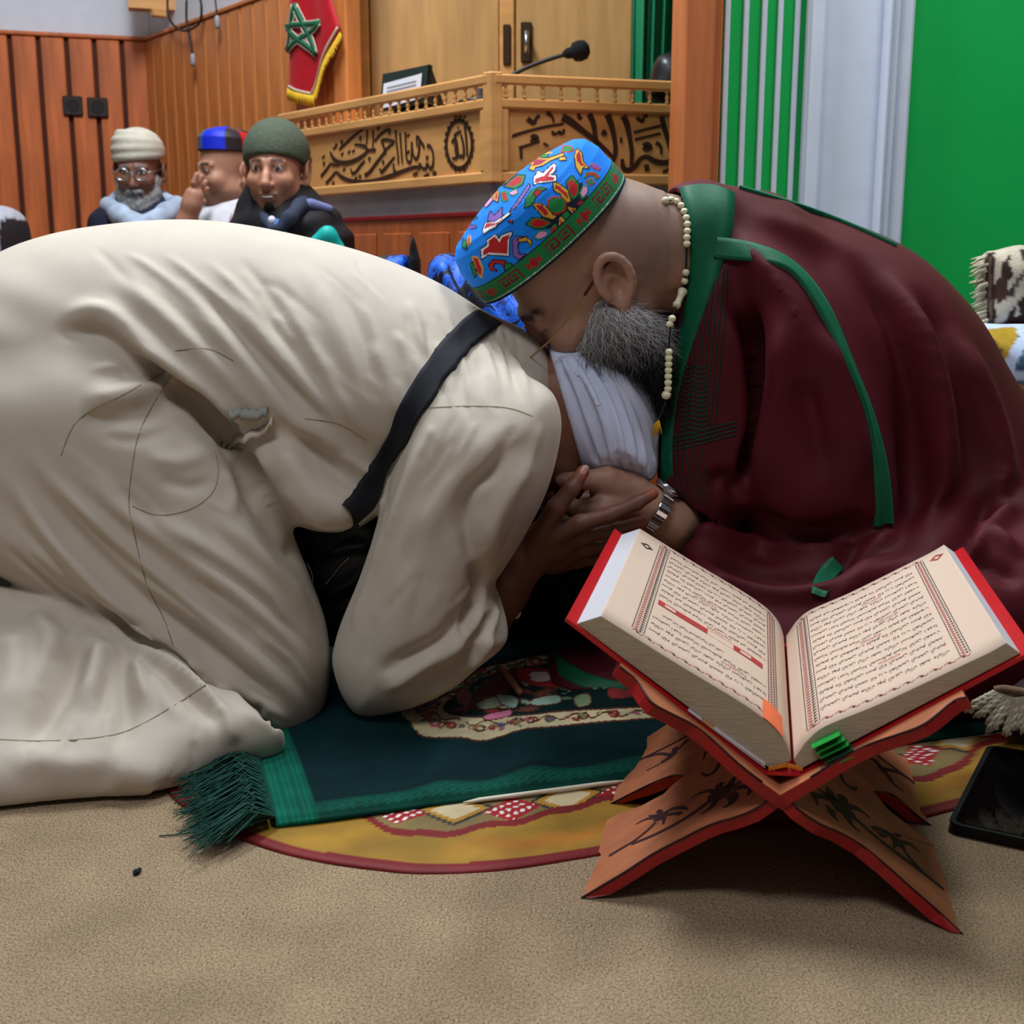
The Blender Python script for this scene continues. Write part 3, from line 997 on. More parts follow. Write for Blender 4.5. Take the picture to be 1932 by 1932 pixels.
# ---- tented desk sign with white sheet
ds = thing('desk_sign', 'dark green tented desk sign with a white printed sheet on the pulpit', 'desk sign', atY(770, 200, 3.3))
YS = 3.30
sg = [(718, 184), (724, 140), (832, 118), (830, 160)]
A = [atY(x, y, YS) for x, y in [(716, 210), (722, 140), (808, 122), (802, 192)]]
MB().prism(A, (0.01, 0.012, 0)).build('front_board', mat('dark_green_leatherette', (28, 44, 40), 0.5, 0.1), ds)
sheet = [atY(x, y, YS - 0.003) for x, y in [(720, 205), (724, 158), (790, 140), (796, 138), (792, 186)]]
MB().prism(sheet, (0.0, -0.001, 0)).build('paper_sheet', mat('white_paper', (222, 228, 240), 0.8, 0.03), ds)
mbl = MB()
for k in range(4):
    y = 163 + k * 7
    mbl.box(atY(730, y + 4, YS - 0.0045), atY(785, y - 9, YS - 0.0045) - atY(730, y + 4, YS - 0.0045), (0, -0.0005, 0), UP * 0.0025)
mbl.build('print_line', mat('grey_print', (120, 125, 140), 0.8, 0.0), ds)
B = [atY(808, 122, YS) + np.array([0.0, 0.0, 0]), atY(802, 192, YS), atY(836, 205, YS + 0.10), ]
MB().prism(B, (0.006, 0.006, 0)).build('side_gusset', M_BLACKL, ds)
MB().prism([atY(722, 140, YS), atY(808, 122, YS), atY(836, 205, YS + 0.10), atY(745, 220, YS + 0.10)], (0.004, 0.006, 0.002)).build('rear_board', M_BLACKL, ds)
# ================================================================== HEADS
def head_frame(origin, fwd, up):
    fwd = nrm(fwd); up = np.asarray(up, float); up = nrm(up - fwd * (up @ fwd))
    side = np.cross(up, fwd)       # towards the head's left
    return np.asarray(origin, float), np.array([fwd, side, up])

def head_vol(fr, sc=1.0, cell=0.003, neck=None, wide=1.0, jaw=1.0, ears=True):
    """sculpt a head; fr = (origin at eye level between the ears, axes rows fwd, left, up)"""
    o, R = fr
    def W(x, y, z): return o + sc * (R[0] * x + R[1] * y * wide + R[2] * z)
    ext = 0.19 * sc
    lo, hi = o - ext, o + ext
    if neck is not None:
        lo = np.minimum(lo, np.min(neck, 0) - 0.09 * sc); hi = np.maximum(hi, np.max(neck, 0) + 0.09 * sc)
    v = Vol(lo, hi, cell)
    s = sc
    v.ell(W(-0.012, 0, 0.038), (0.099 * s, 0.077 * s * wide, 0.090 * s), R, k=0)
    v.ell(W(0.030, 0, -0.035), (0.066 * s, 0.060 * s * wide, 0.085 * s), R, k=0.03 * s)
    v.ell(W(0.060, 0, -0.097), (0.030 * s, 0.030 * s * jaw, 0.024 * s), R, k=0.03 * s)
    for sg in (-1, 1):
        v.ell(W(0.010, 0.046 * sg, -0.066), (0.040 * s, 0.018 * s * jaw, 0.028 * s), R, k=0.03 * s)
        v.ell(W(0.066, 0.040 * sg, -0.030), (0.026 * s, 0.024 * s, 0.022 * s), R, k=0.02 * s)     # cheek bone
        v.ell(W(0.104, 0.032 * sg, 0.001), (0.016 * s, 0.019 * s, 0.012 * s), R, k=0.014 * s, op='sub')
        v.ell(W(0.080, 0.032 * sg, 0.0), (0.0135 * s, 0.0150 * s, 0.0115 * s), R, k=0.004 * s)
        v.cone(W(0.092, 0.012 * sg, 0.017), W(0.080, 0.048 * sg, 0.016), 0.0085 * s, 0.006 * s, k=0.012 * s)   # brow
        v.ell(W(0.106, 0.0125 * sg, -0.043), (0.010 * s, 0.0085 * s, 0.008 * s), R, k=0.008 * s)     # nostril wing
    v.chain([W(0.093, 0, 0.004), W(0.108, 0, -0.020), W(0.119, 0, -0.038)], [0.008 * s, 0.009 * s, 0.0115 * s], k=0.010 * s)
    v.ell(W(0.091, 0, -0.066), (0.013 * s, 0.024 * s, 0.0065 * s), R, k=0.008 * s)
    v.ell(W(0.089, 0, -0.078), (0.013 * s, 0.021 * s, 0.0070 * s), R, k=0.008 * s)
    v.ell(W(0.104, 0, -0.0722), (0.012 * s, 0.026 * s, 0.0022 * s), R, k=0.004 * s, op='sub')
    for sg in ((-1, 1) if ears else ()):
        ear(v, W, R, s, sg, wide)
    if neck is not None:
        v.cone(neck[0], neck[1], 0.058 * s, 0.062 * s, k=0.04 * s)
    return v, W

def ear(v, W, R, s, sg, wide, big=1.0):
    c = W(-0.012, 0.078 * sg, -0.012)
    out = R[1] * sg
    tilt = nrm(R[2] - 0.25 * R[0])
    fw = nrm(R[0] - tilt * (R[0] @ tilt))
    nb = nrm(out * 0.9 - R[0] * 0.35)
    ax = np.array([fw, nb, tilt])
    b = big * s
    c = c + out * 0.004 * s
    # rim of the ear as a chain, bowl inside, lobe below
    pts = []
    for a in np.linspace(-35, 215, 12):
        t = math.radians(a)
        pts.append(c + b * (fw * 0.019 * math.cos(t) + tilt * (0.006 + 0.027 * math.sin(t))) + nb * 0.007 * s)
    pts.append(c + b * (-fw * 0.010 - tilt * 0.016) + nb * 0.005 * s)
    pts.append(c + b * (fw * 0.002 - tilt * 0.028) + nb * 0.004 * s)
    v.ell(c, (0.019 * b, 0.006 * s, 0.028 * b), ax, k=0.006 * s)
    v.chain(pts, [0.0042 * b] * (len(pts) - 2) + [0.0062 * b, 0.0095 * b], k=0.006 * s)
    v.ell(c + nb * 0.008 * s + fw * 0.003 * b - tilt * 0.004 * b, (0.009 * b, 0.007 * s, 0.012 * b), ax, k=0.003 * s, op='sub')
    v.ell(c + nb * 0.010 * s + tilt * 0.016 * b, (0.011 * b, 0.0042 * s, 0.008 * b), ax, k=0.004 * s, op='sub')
    v.ell(c + nb * 0.006 * s + fw * 0.014 * b - tilt * 0.006 * b, (0.004 * b, 0.005 * s, 0.007 * b), ax, k=0.003 * s)

def head_colors(V, fr, sc, skin, lip, brow, wide=1.0, beard=None, hair=None, eyes=True):
    o, R = fr
    L = (V - o) @ R.T / sc
    x, y, z = L[:, 0], L[:, 1] / wide, L[:, 2]
    C = np.tile(np.array(lin(skin)[:3]), (len(V), 1))
    def blend(m, c):
        m = np.clip(m, 0, 1)[:, None]
        C[:] = C * (1 - m) + np.array(lin(c)[:3]) * m
    front = np.clip((x - 0.05) / 0.02, 0, 1)
    if hair is not None:     # short cropped hair shadow on the scalp
        blend(np.clip((z - 0.05) / 0.02, 0, 1) * 0.8, hair)
        blend(np.clip((-x - 0.03) / 0.02, 0, 1) * np.clip((z + 0.06) / 0.02, 0, 1) * 0.8, hair)
    if beard is not None:    # stubble
        m = np.clip((-0.052 - z) / 0.015, 0, 1) * np.clip((z + 0.125) / 0.01, 0, 1) * np.clip((x + 0.01) / 0.02, 0, 1)
        blend(m * 0.55, beard)
    blend(np.exp(-((z + 0.0665) / 0.006) ** 2 - (y / 0.021) ** 4) * front * 0.8, lip)
    blend(np.exp(-((z + 0.0785) / 0.0065) ** 2 - (y / 0.019) ** 4) * front * 0.8, lip)
    ay = np.abs(y)
    bz = 0.020 - 0.10 * np.maximum(ay - 0.03, 0)
    blend(np.exp(-((z - bz) / 0.0055) ** 4) * np.clip((ay - 0.010) / 0.005, 0, 1) * np.clip((0.052 - ay) / 0.008, 0, 1) * np.clip((x - 0.05) / 0.01, 0, 1) * 0.92, brow)
    if eyes:
        e = ((ay - 0.032) / 0.0130) ** 2 + (z / 0.0062) ** 2
        blend((e < 1.25) * (x > 0.06), (58, 40, 34))
        blend((e < 0.85) * (x > 0.06), (205, 196, 188))
        blend((((ay - 0.032) ** 2 + z ** 2) < 0.0060 ** 2) * (e < 1.0) * (x > 0.06), (26, 16, 12))
    return C

M_SKIN = mat('skin', (150, 110, 90), 0.5, 0.06, 60, 0.12, 500, attr=True, spec=0.35)

# ================================================================== KNEELING MAN
ROBE_RGB = (202, 191, 176)
M_ROBE = mat('cream_cotton', ROBE_RGB, 0.75, 0.035, 25, 0.12, 900, sheen=0.15, spec=0.2)
M_STITCH = mat('seam_thread', (160, 146, 124), 0.9, 0.0)
kn = thing('person', 'man in a long cream robe kneeling forward with his face in his hands', 'person', onZ(560, 1400))

rv = Vol((-0.95, 1.20, -0.01), (0.16, 2.05, 0.72), 0.0043)
# torso with hips
rv.poly([(-190, 900), (-170, 700), (-100, 565), (0, 483), (90, 445), (200, 424), (330, 414), (450, 422), (600, 452), (720, 487), (830, 535), (920, 592),
         (1000, 648), (1042, 690), (1054, 745), (1048, 840), (1000, 890), (880, 915), (760, 945), (690, 985), (600, 985), (480, 915), (350, 960), (150, 1050), (0, 1060), (-150, 1010)],
        1.72, 0.215, 0.19, k=0, Tx=[(-200, 0.95), (100, 1.05), (500, 0.95), (850, 1.0), (960, 0.85), (1050, 0.65)])
# belly cloth hanging over the lap
rv.poly([(420, 800), (560, 790), (720, 860), (745, 930), (690, 985), (640, 1000), (560, 985), (470, 900)], 1.60, 0.09, 0.06, k=0.03)
# far thigh and shin
rv.poly([(-150, 800), (60, 680), (330, 730), (480, 880), (560, 1030), (610, 1170), (612, 1260), (560, 1330), (420, 1290), (180, 1160), (-60, 1050)], 1.86, 0.10, 0.10, k=0.03)
rv.cone(atY(540, 1240, 1.86), atY(-120, 1260, 1.86), 0.07, 0.06, k=0.03)
# near thigh
rv.poly([(-170, 830), (-90, 700), (40, 650), (190, 640), (320, 700), (420, 790), (480, 880), (545, 1000), (585, 1100), (615, 1190), (621, 1280), (603, 1350), (575, 1395),
         (530, 1398), (470, 1365), (360, 1290), (240, 1200), (130, 1140), (20, 1085), (-90, 1040), (-170, 960)], 1.565, 0.105, 0.105, k=0.018)
# cloth over the shin, spreading to the hem on the floor
A_, B_, C_ = onZ(0, 1530), onZ(300, 1500), atY(110, 1150, 1.53)
rv.tpoly([(-300, 1560), (-300, 1130), (-120, 1112), (0, 1125), (110, 1150), (220, 1185), (330, 1250), (440, 1330), (540, 1398), (430, 1445), (300, 1502), (150, 1516), (0, 1530)],
         A_ + np.array([0, 0.055, 0.03]), B_ - A_, C_ - A_ , 0.050, 0.045, k=0.012)
rv.cone(atY(470, 1330, 1.60), atY(-160, 1290, 1.62), 0.075, 0.07, k=0.05)
rv.cone(atY(-220, 1080, 1.62), atY(40, 1125, 1.62), 0.07, 0.045, k=0.03)
rv.cone(atY(-60, 1300, 1.50), atY(-260, 1300, 1.58), 0.09, 0.09, k=0.05)
# near sleeve: upper arm, elbow on the floor, forearm
rv.poly([(800, 770), (860, 745), (960, 735), (1030, 740), (1054, 785), (1052, 840), (1036, 915), (1000, 992), (958, 1062), (935, 1098), (944, 1130), (957, 1178), (953, 1212),
         (905, 1253), (860, 1290), (790, 1325), (690, 1345), (652, 1318), (630, 1255), (638, 1190), (680, 1085), (722, 960), (752, 860), (778, 800)], 1.545, 0.082, 0.075, k=0.018,
        Tx=[(620, 0.8), (760, 1.0), (960, 1.0), (1060, 0.7)])
rv.ell(atY(900, 790, 1.58), (0.085, 0.072, 0.070), None, k=0.05)
# far sleeve
rv.poly([(850, 760), (1000, 700), (1040, 760), (1020, 900), (960, 1040), (930, 1150), (860, 1250), (760, 1260), (720, 1200), (740, 1060), (790, 900)], 1.87, 0.07, 0.07, k=0.02)
# collar
rv.cone(atY(935, 720, 1.72), atY(975, 770, 1.72), 0.075, 0.055, k=0.03)
# hollow of the neck opening and the cuff
rv.half((0, 0, 0.004), (0, 0, -1))
V, Fc = rv.mesh()
V = relax(V, Fc, 2, 0.5)
bv = bvh_of(V, Fc)
N = vnormals(V, Fc)
# large soft folds first, then sharper creases
for px, wd, amp, md_ in [
    # hip-to-belly drag folds across the back
    ([(110, 600), (200, 590), (300, 670), (345, 705)], 0.014, 0.010, 'ridge'),
    ([(90, 625), (190, 630), (260, 690), (330, 740)], 0.010, -0.010, 'ridge'),
    ([(210, 510), (300, 590), (420, 700), (520, 790), (620, 830)], 0.016, 0.010, 'ridge'),
    ([(250, 520), (340, 605), (440, 695), (530, 770)], 0.010, -0.006, 'ridge'),
    ([(340, 545), (430, 650), (520, 750), (640, 850), (720, 880)], 0.014, 0.009, 'ridge'),
    ([(365, 530), (470, 650), (560, 745), (650, 830)], 0.009, -0.006, 'ridge'),
    ([(420, 540), (500, 640), (590, 740), (690, 850)], 0.012, 0.007, 'ridge'),
    ([(470, 560), (560, 680), (640, 790), (700, 850)], 0.009, -0.005, 'ridge'),
    ([(530, 560), (590, 660), (660, 780), (705, 840)], 0.010, 0.005, 'ridge'),
    ([(560, 480), (620, 600), (660, 700), (700, 800)], 0.010, 0.003, 'ridge'),
    ([(150, 760), (260, 740), (350, 712)], 0.016, 0.012, 'ridge'),
    ([(140, 790), (240, 790), (330, 770)], 0.012, -0.007, 'ridge'),
    # deep crease between belly and thigh
    ([(215, 640), (265, 680), (330, 735), (385, 770), (450, 850), (480, 920), (500, 980)], 0.012, -0.030, 'ridge'),
    ([(230, 620), (300, 680), (380, 730), (460, 790), (510, 830)], 0.016, 0.018, 'ridge'),
    ([(450, 850), (500, 960), (560, 1040), (600, 1000), (640, 985)], 0.02, -0.012, 'ridge'),
    ([(520, 800), (560, 900), (620, 960), (690, 985)], 0.02, 0.012, 'ridge'),
    ([(560, 800), (620, 870), (700, 930), (740, 905)], 0.014, -0.010, 'ridge'),
    ([(540, 900), (600, 970), (650, 985)], 0.014, 0.010, 'ridge'),
    # pocket pouch
    ([(340, 720), (395, 790), (425, 830), (470, 810), (520, 775)], 0.008, 0.008, 'ridge'),
    ([(375, 745), (420, 790), (470, 785), (510, 770)], 0.008, -0.012, 'ridge'),
    # thigh: long sweeping folds from the seat to the knee
    ([(0, 880), (90, 1000), (200, 1110), (330, 1210), (470, 1320), (560, 1390)], 0.010, -0.014, 'valley'),
    ([(0, 930), (110, 1060), (240, 1160), (390, 1270), (520, 1390)], 0.011, 0.011, 'ridge'),
    ([(30, 820), (120, 920), (230, 1020), (360, 1130), (480, 1240), (590, 1350)], 0.012, 0.010, 'ridge'),
    ([(60, 840), (170, 960), (300, 1070), (440, 1190), (570, 1310)], 0.009, -0.010, 'ridge'),
    ([(120, 850), (220, 950), (340, 1040), (460, 1130), (560, 1230), (605, 1310)], 0.012, 0.009, 'ridge'),
    ([(180, 920), (300, 1010), (420, 1090), (530, 1180), (600, 1270)], 0.009, -0.008, 'ridge'),
    ([(260, 960), (380, 1030), (480, 1100), (570, 1190)], 0.012, 0.008, 'ridge'),
    ([(400, 960), (480, 1040), (550, 1110), (600, 1190)], 0.014, 0.008, 'ridge'),
    ([(330, 1010), (450, 1080), (540, 1160)], 0.009, -0.006, 'ridge'),
    ([(400, 1250), (500, 1330), (570, 1380)], 0.007, 0.007, 'ridge'),
    ([(430, 1300), (520, 1365), (565, 1390)], 0.006, -0.007, 'ridge'),
    ([(130, 1120), (260, 1210), (380, 1300), (470, 1390)], 0.008, -0.010, 'valley'),
    # shin cloth folds
    ([(150, 1180), (130, 1280), (70, 1380), (20, 1440)], 0.016, -0.014, 'ridge'),
    ([(190, 1200), (170, 1290), (150, 1350)], 0.014, 0.012, 'ridge'),
    ([(235, 1200), (230, 1260), (240, 1350), (220, 1440)], 0.012, -0.009, 'ridge'),
    ([(255, 1215), (262, 1280), (290, 1350)], 0.010, 0.010, 'ridge'),
    ([(60, 1150), (90, 1200), (110, 1250)], 0.014, 0.010, 'ridge'),
    ([(20, 1180), (30, 1280), (0, 1380)], 0.02, 0.012, 'ridge'),
    ([(340, 1270), (380, 1330), (440, 1370)], 0.012, -0.008, 'ridge'),
    ([(400, 1330), (430, 1370), (440, 1410)], 0.010, 0.006, 'ridge'),
    ([(200, 1450), (300, 1470), (310, 1495)], 0.02, 0.010, 'ridge'),
    # sleeve
    ([(960, 790), (900, 860), (820, 960), (760, 1060)], 0.016, 0.006, 'ridge'),
    ([(1000, 820), (930, 880), (880, 940), (885, 1030), (925, 1110)], 0.010, -0.010, 'ridge'),
    ([(1010, 860), (960, 930), (930, 1000), (940, 1060)], 0.014, 0.008, 'ridge'),
    ([(890, 1060), (905, 1110), (880, 1170), (870, 1230)], 0.010, -0.016, 'ridge'),
    ([(880, 1130), (840, 1200), (770, 1240), (700, 1265)], 0.010, -0.010, 'ridge'),
    ([(910, 1060), (900, 1140), (860, 1220), (780, 1260)], 0.012, 0.008, 'ridge'),
    ([(905, 1180), (880, 1240), (830, 1280), (760, 1300)], 0.008, -0.008, 'ridge'),
    ([(930, 1190), (905, 1235), (860, 1270)], 0.008, 0.008, 'ridge'),
    ([(830, 1230), (780, 1270), (720, 1310)], 0.008, 0.006, 'ridge'),
    ([(800, 1235), (740, 1260), (710, 1275)], 0.006, -0.006, 'ridge'),
    # shoulder pleats
    ([(820, 640), (850, 700), (850, 765)], 0.006, 0.0035, 'ridge'),
    ([(860, 650), (880, 710), (885, 765)], 0.006, 0.0035, 'ridge'),
    ([(905, 640), (930, 700), (940, 768)], 0.006, 0.004, 'ridge'),
    ([(950, 650), (985, 710), (1000, 775)], 0.006, 0.004, 'ridge'),
    ([(930, 620), (960, 680), (975, 760)], 0.005, -0.003, 'ridge'),
    ([(745, 620), (770, 680), (775, 740)], 0.006, 0.0035, 'ridge'),
    ([(770, 560), (790, 620), (800, 690)], 0.006, 0.003, 'ridge'),
    ([(700, 640), (730, 720), (740, 790)], 0.007, 0.0035, 'ridge'),
]:
    fold(V, N, bv, px, wd, amp * 1.35, md_)
for px, wd, amp in [   # finer creases
    ([(230, 470), (330, 540), (430, 640)], .006, .004), ([(300, 470), (420, 570), (520, 680)], .006, .004), ([(380, 480), (480, 580), (570, 700), (620, 780)], .006, .0045),
    ([(450, 480), (540, 600), (610, 720)], .006, -.004), ([(600, 520), (650, 640), (690, 760)], .006, .004), ([(640, 530), (690, 650), (720, 760)], .005, -.0035), ([(680, 560), (715, 650), (740, 740)], .005, .0035),
    ([(160, 560), (240, 600), (310, 660)], .006, -.006), ([(160, 700), (240, 690), (320, 700)], .007, .006), ([(180, 820), (260, 830), (330, 800)], .008, -.005), ([(170, 760), (240, 765), (300, 752)], .006, -.006),
    ([(270, 860), (340, 870), (400, 850)], .010, .005), ([(290, 900), (360, 920), (410, 900)], .008, -.004), ([(420, 880), (440, 930), (430, 990)], .010, .006),
    ([(90, 900), (190, 1000), (310, 1100), (430, 1190)], .006, -.006), ([(200, 1050), (320, 1130), (440, 1220), (540, 1320)], .006, .006), ([(240, 1130), (350, 1200), (460, 1290), (545, 1370)], .005, .006),
    ([(300, 1150), (420, 1230), (530, 1330)], .005, -.006), ([(350, 1080), (460, 1150), (570, 1260)], .006, -.005), ([(470, 1180), (540, 1240), (595, 1320)], .006, .005), ([(480, 1330), (530, 1370), (575, 1390)], .005, .005),
    ([(30, 1000), (130, 1090), (260, 1180)], .006, .007), ([(0, 1020), (100, 1110), (220, 1190)], .006, -.007),
    ([(590, 830), (640, 880), (690, 905)], .008, .006), ([(560, 870), (620, 930), (680, 950)], .008, -.006), ([(530, 850), (570, 930), (620, 970)], .008, .006), ([(640, 850), (690, 890), (730, 880)], .006, .005),
    ([(700, 1080), (740, 980), (780, 880), (810, 800)], .012, .006), ([(740, 1120), (790, 1000), (840, 900), (900, 810)], .012, -.004), ([(660, 1200), (690, 1110), (730, 1010)], .008, .004),
    ([(930, 830), (905, 900), (890, 960)], .008, .006), ([(975, 800), (940, 860), (910, 920)], .006, -.005), ([(1020, 790), (1000, 860), (970, 920)], .008, .005),
    ([(920, 1150), (900, 1200), (860, 1240)], .005, -.006), ([(940, 1140), (925, 1190), (900, 1230)], .005, .006), ([(850, 1250), (800, 1290), (740, 1320)], .005, -.005), ([(880, 1260), (830, 1300), (780, 1320)], .005, .005),
    ([(100, 1170), (80, 1260), (40, 1340)], .010, .008), ([(200, 1220), (200, 1300), (180, 1380)], .008, -.006), ([(290, 1250), (310, 1320), (350, 1370)], .008, .006), ([(320, 1260), (350, 1310), (400, 1350)], .007, -.006), ([(40, 1420), (140, 1440), (240, 1430)], .014, .005),
]:
    fold(V, N, bv, px, wd, amp, 'ridge')
q2 = proj(V)
face = np.clip((-N[:, 1] - 0.15) / 0.4, 0, 1)
ph = (q2[:, 0] * 0.62 - q2[:, 1] * 0.78) / 17 + 1.6 * np.sin((q2[:, 0] * 0.78 + q2[:, 1] * 0.62) / 120)
msk = np.clip(np.sin(q2[:, 0] / 90 + 1.3) * np.sin(q2[:, 1] / 70), 0, 1) * (q2[:, 0] < 760)
V += N * (0.0012 * np.sin(ph) * face * (0.25 + msk))[:, None]
# many small drag creases following the pull of the cloth
rc = np.random.default_rng(21)
for k in range(150):
    zone = k % 5
    if zone == 0: x, y, a, ln = rc.uniform(180, 720), rc.uniform(470, 780), rc.uniform(40, 62), rc.uniform(70, 190)
    elif zone == 1: x, y, a, ln = rc.uniform(60, 560), rc.uniform(900, 1330), rc.uniform(36, 50), rc.uniform(80, 220)
    elif zone == 2: x, y, a, ln = rc.uniform(660, 960), rc.uniform(800, 1260), rc.uniform(100, 135), rc.uniform(60, 160)
    elif zone == 3: x, y, a, ln = rc.uniform(10, 400), rc.uniform(1170, 1450), rc.uniform(70, 120), rc.uniform(50, 130)
    else: x, y, a, ln = rc.uniform(760, 1000), rc.uniform(620, 760), rc.uniform(62, 85), rc.uniform(60, 130)
    dx, dy = math.cos(math.radians(a)) * ln / 2, math.sin(math.radians(a)) * ln / 2
    bend = rc.uniform(-10, 10)
    fold(V, N, bv, [(x - dx, y - dy), (x + bend, y - bend * .5), (x + dx, y + dy)], rc.uniform(0.0035, 0.006), rc.choice([-1, 1]) * rc.uniform(0.0012, 0.0028), 'ridge', n=4)
V = relax(V, Fc, 1, 0.2)
V[:, 2] = np.maximum(V[:, 2], 0.004)
mesh_obj('robe', V, Fc, M_ROBE, kn, True)
bv = bvh_of(V, Fc)
rb = [o for o in kn.children if o.name.startswith('robe')][0]
for px in ([(790, 772), (830, 768), (900, 766), (960, 770), (1005, 785)],
           [(325, 705), (290, 760), (262, 820), (250, 880), (243, 950), (252, 1000), (265, 1060), (280, 1110), (310, 1170), (330, 1230)],
           [(405, 850), (412, 890), (400, 930), (360, 960), (300, 972), (250, 955)],
           [(330, 690), (250, 735), (150, 790), (115, 860)],
           [(0, 1395), (80, 1398), (180, 1392), (250, 1375), (330, 1330), (388, 1292)],
           [(330, 662), (390, 658), (440, 680)],
           [(575, 790), (640, 800), (690, 830)]):
    mbs = surf_tube(bv, px, 0.0008, 6, 4, 0.0)
    mbs.build('seam', M_STITCH, rb)
# ragged pocket edge with its grey lining
M_LIN = mat('pocket_lining', (150, 152, 146), 0.8, 0.05)
P_, N_ = surf_path(bv, [(415, 800), (440, 790), (470, 775), (500, 770)], 4)
def flap(px_edge, drop, m, name):
    P_, N_ = surf_path(bv, px_edge, 5)
    if len(P_) < 3: return
    V_, F_ = [], []
    n_ = len(P_)
    for i in range(n_):
        j = 0.0015 * math.sin(i * 2.1) + 0.001 * math.sin(i * 5)
        for q in range(4):
            V_.append(P_[i] + N_[i] * (0.001 + 0.006 * math.sin(q / 3 * 2.6)) + np.array([0, 0, -drop * q / 3 + j]))
    for i in range(n_ - 1):
        for q in range(3):
            a = i * 4 + q
            F_.append((a, a + 1, a + 5, a + 4))
    o = mesh_obj(name, V_, F_, m, rb, True)
    md = o.modifiers.new('t', 'SOLIDIFY'); md.thickness = 0.002
flap([(430, 776), (455, 770), (480, 772), (505, 766)], 0.012, M_LIN, 'pocket_lining')
flap([(412, 825), (430, 838), (455, 818), (490, 806), (515, 785)], 0.010, M_ROBE, 'pocket_flap')
# ---- kneeling man's head, hands (one continuous body mesh)
KN_SKIN = (128, 82, 62)
KY = 1.72
fr = head_frame(atY(1072, 795, KY), (0.28, 0, -0.96), (0.96, 0, 0.28))
hv, Wk = head_vol(fr, 0.93, 0.0034, ears=False, neck=np.array([Wk_ for Wk_ in [atY(1050, 770, KY), atY(960, 740, KY)]]))
V, Fc = hv.mesh()
C = head_colors(V, fr, 0.93, KN_SKIN, (120, 66, 58), (26, 18, 16))
mesh_obj('head', V, Fc, M_SKIN, kn, True, C)

def hand(pts, fingers, k=0.006, cell=0.0022, extra=None):
    """pts: list of (point, radius) for forearm-wrist-palm blobs; fingers: list of chains [(p, r), ...]"""
    allp = np.array([p for p, r in pts] + [p for f in fingers for p, r in f])
    v = Vol(allp.min(0) - 0.06, allp.max(0) + 0.06, cell)
    v.chain([p for p, r in pts], [r for p, r in pts], k=0.012)
    for f in fingers:
        v.chain([p for p, r in f], [r for p, r in f], k=k)
    if extra: extra(v)
    return v

def Q(x, y, Y, r): return (atY(x, y, Y), r)
# near hand: forearm out of the cuff, knuckles, thumb up the cheek, fingers stretched under the face
hand_f = [
    [Q(1020, 1010, 1.585, .015), Q(1048, 960, 1.575, .0125), Q(1078, 922, 1.58, .0105), Q(1100, 890, 1.592, .0085)],             # thumb
    [Q(1045, 1010, 1.585, .014), Q(1095, 988, 1.575, .0115), Q(1150, 972, 1.58, .0102), Q(1200, 950, 1.59, .0090), Q(1232, 932, 1.60, .0075)],
    [Q(1050, 1030, 1.60, .014), Q(1105, 1010, 1.595, .0112), Q(1160, 1000, 1.60, .0100), Q(1212, 985, 1.61, .0085)],
    [Q(1050, 1048, 1.62, .0135), Q(1105, 1034, 1.615, .0108), Q(1155, 1026, 1.62, .0098), Q(1198, 1016, 1.63, .0082)],
    [Q(1045, 1062, 1.64, .0125), Q(1090, 1058, 1.64, .0098), Q(1130, 1054, 1.645, .0088), Q(1160, 1048, 1.65, .0072)],
]
def palm_fill(v):
    for x, y, Y in ((1030, 1020, 1.60), (1035, 1035, 1.615), (1040, 1045, 1.63)):
        v.ell(atY(x, y, Y), (0.030, 0.016, 0.024), None, k=0.02)
hv = hand([Q(900, 1180, 1.60, .040), Q(950, 1110, 1.60, .034), Q(985, 1065, 1.60, .027), Q(1015, 1035, 1.602, .028)], hand_f, extra=palm_fill)
V, Fc = hv.mesh()
def hand_cols(V, skin, tips, tipc):
    C = np.tile(np.array(lin(skin)[:3]), (len(V), 1))
    for p, r in tips:
        m = np.clip(1 - (np.linalg.norm(V - p, axis=1) - r * 0.9) / (r * 1.3), 0, 1)[:, None]
        C = C * (1 - 0.6 * m) + np.array(lin(tipc)[:3]) * 0.6 * m
    return C
mesh_obj('hand', V, Fc, M_SKIN, kn, True, hand_cols(V, (112, 72, 58), [f[-1] for f in hand_f], (176, 84, 56)))
# far hand on the other cheek
off = lambda f, dY: [(p + np.array([0.012, dY, 0.0]), r) for p, r in f]
mir = []
for f in hand_f:
    mir.append([(np.array([p[0] + 0.012, 2 * 1.72 - p[1] - 0.01, p[2]]), r) for p, r in f])
hv = hand([(atY(900, 1150, 1.84), .036), (atY(985, 1065, 1.84), .027), (atY(1015, 1030, 1.838), .028)], mir, cell=0.003)
V, Fc = hv.mesh()
mesh_obj('hand', V, Fc, M_SKIN, kn, True, np.tile(np.array(lin((112, 72, 58))[:3]), (len(V), 1)))
# thumb nail
M_NAIL = mat('finger_nail', (196, 150, 138), 0.3, 0.03, spec=0.5)
def nail(p, n, t, sz, parent):
    n = nrm(n); t = nrm(np.asarray(t, float) - n * (np.asarray(t, float) @ n)); s_ = np.cross(n, t)
    V_, F_ = [], []
    for i in range(7):
        for j in range(5):
            a, b = i / 6 * 2 - 1, j / 4 * 2 - 1
            rr = math.sqrt(max(0, 1 - abs(a) ** 3)) 
            V_.append(p + t * a * sz + s_ * b * sz * 0.7 * (0.35 + 0.65 * rr) - n * (b * b) * sz * 0.30 + n * 0.0006)
    for i in range(6):
        for j in range(4):
            q = i * 5 + j
            F_.append((q, q + 1, q + 6, q + 5))
    o = mesh_obj('finger_nail', V_, F_, M_NAIL, parent, True)
    md = o.modifiers.new('t', 'SOLIDIFY'); md.thickness = 0.0006
hb = [o for o in kn.children if o.name == 'hand'][0]
tp = hand_f[0][-1]
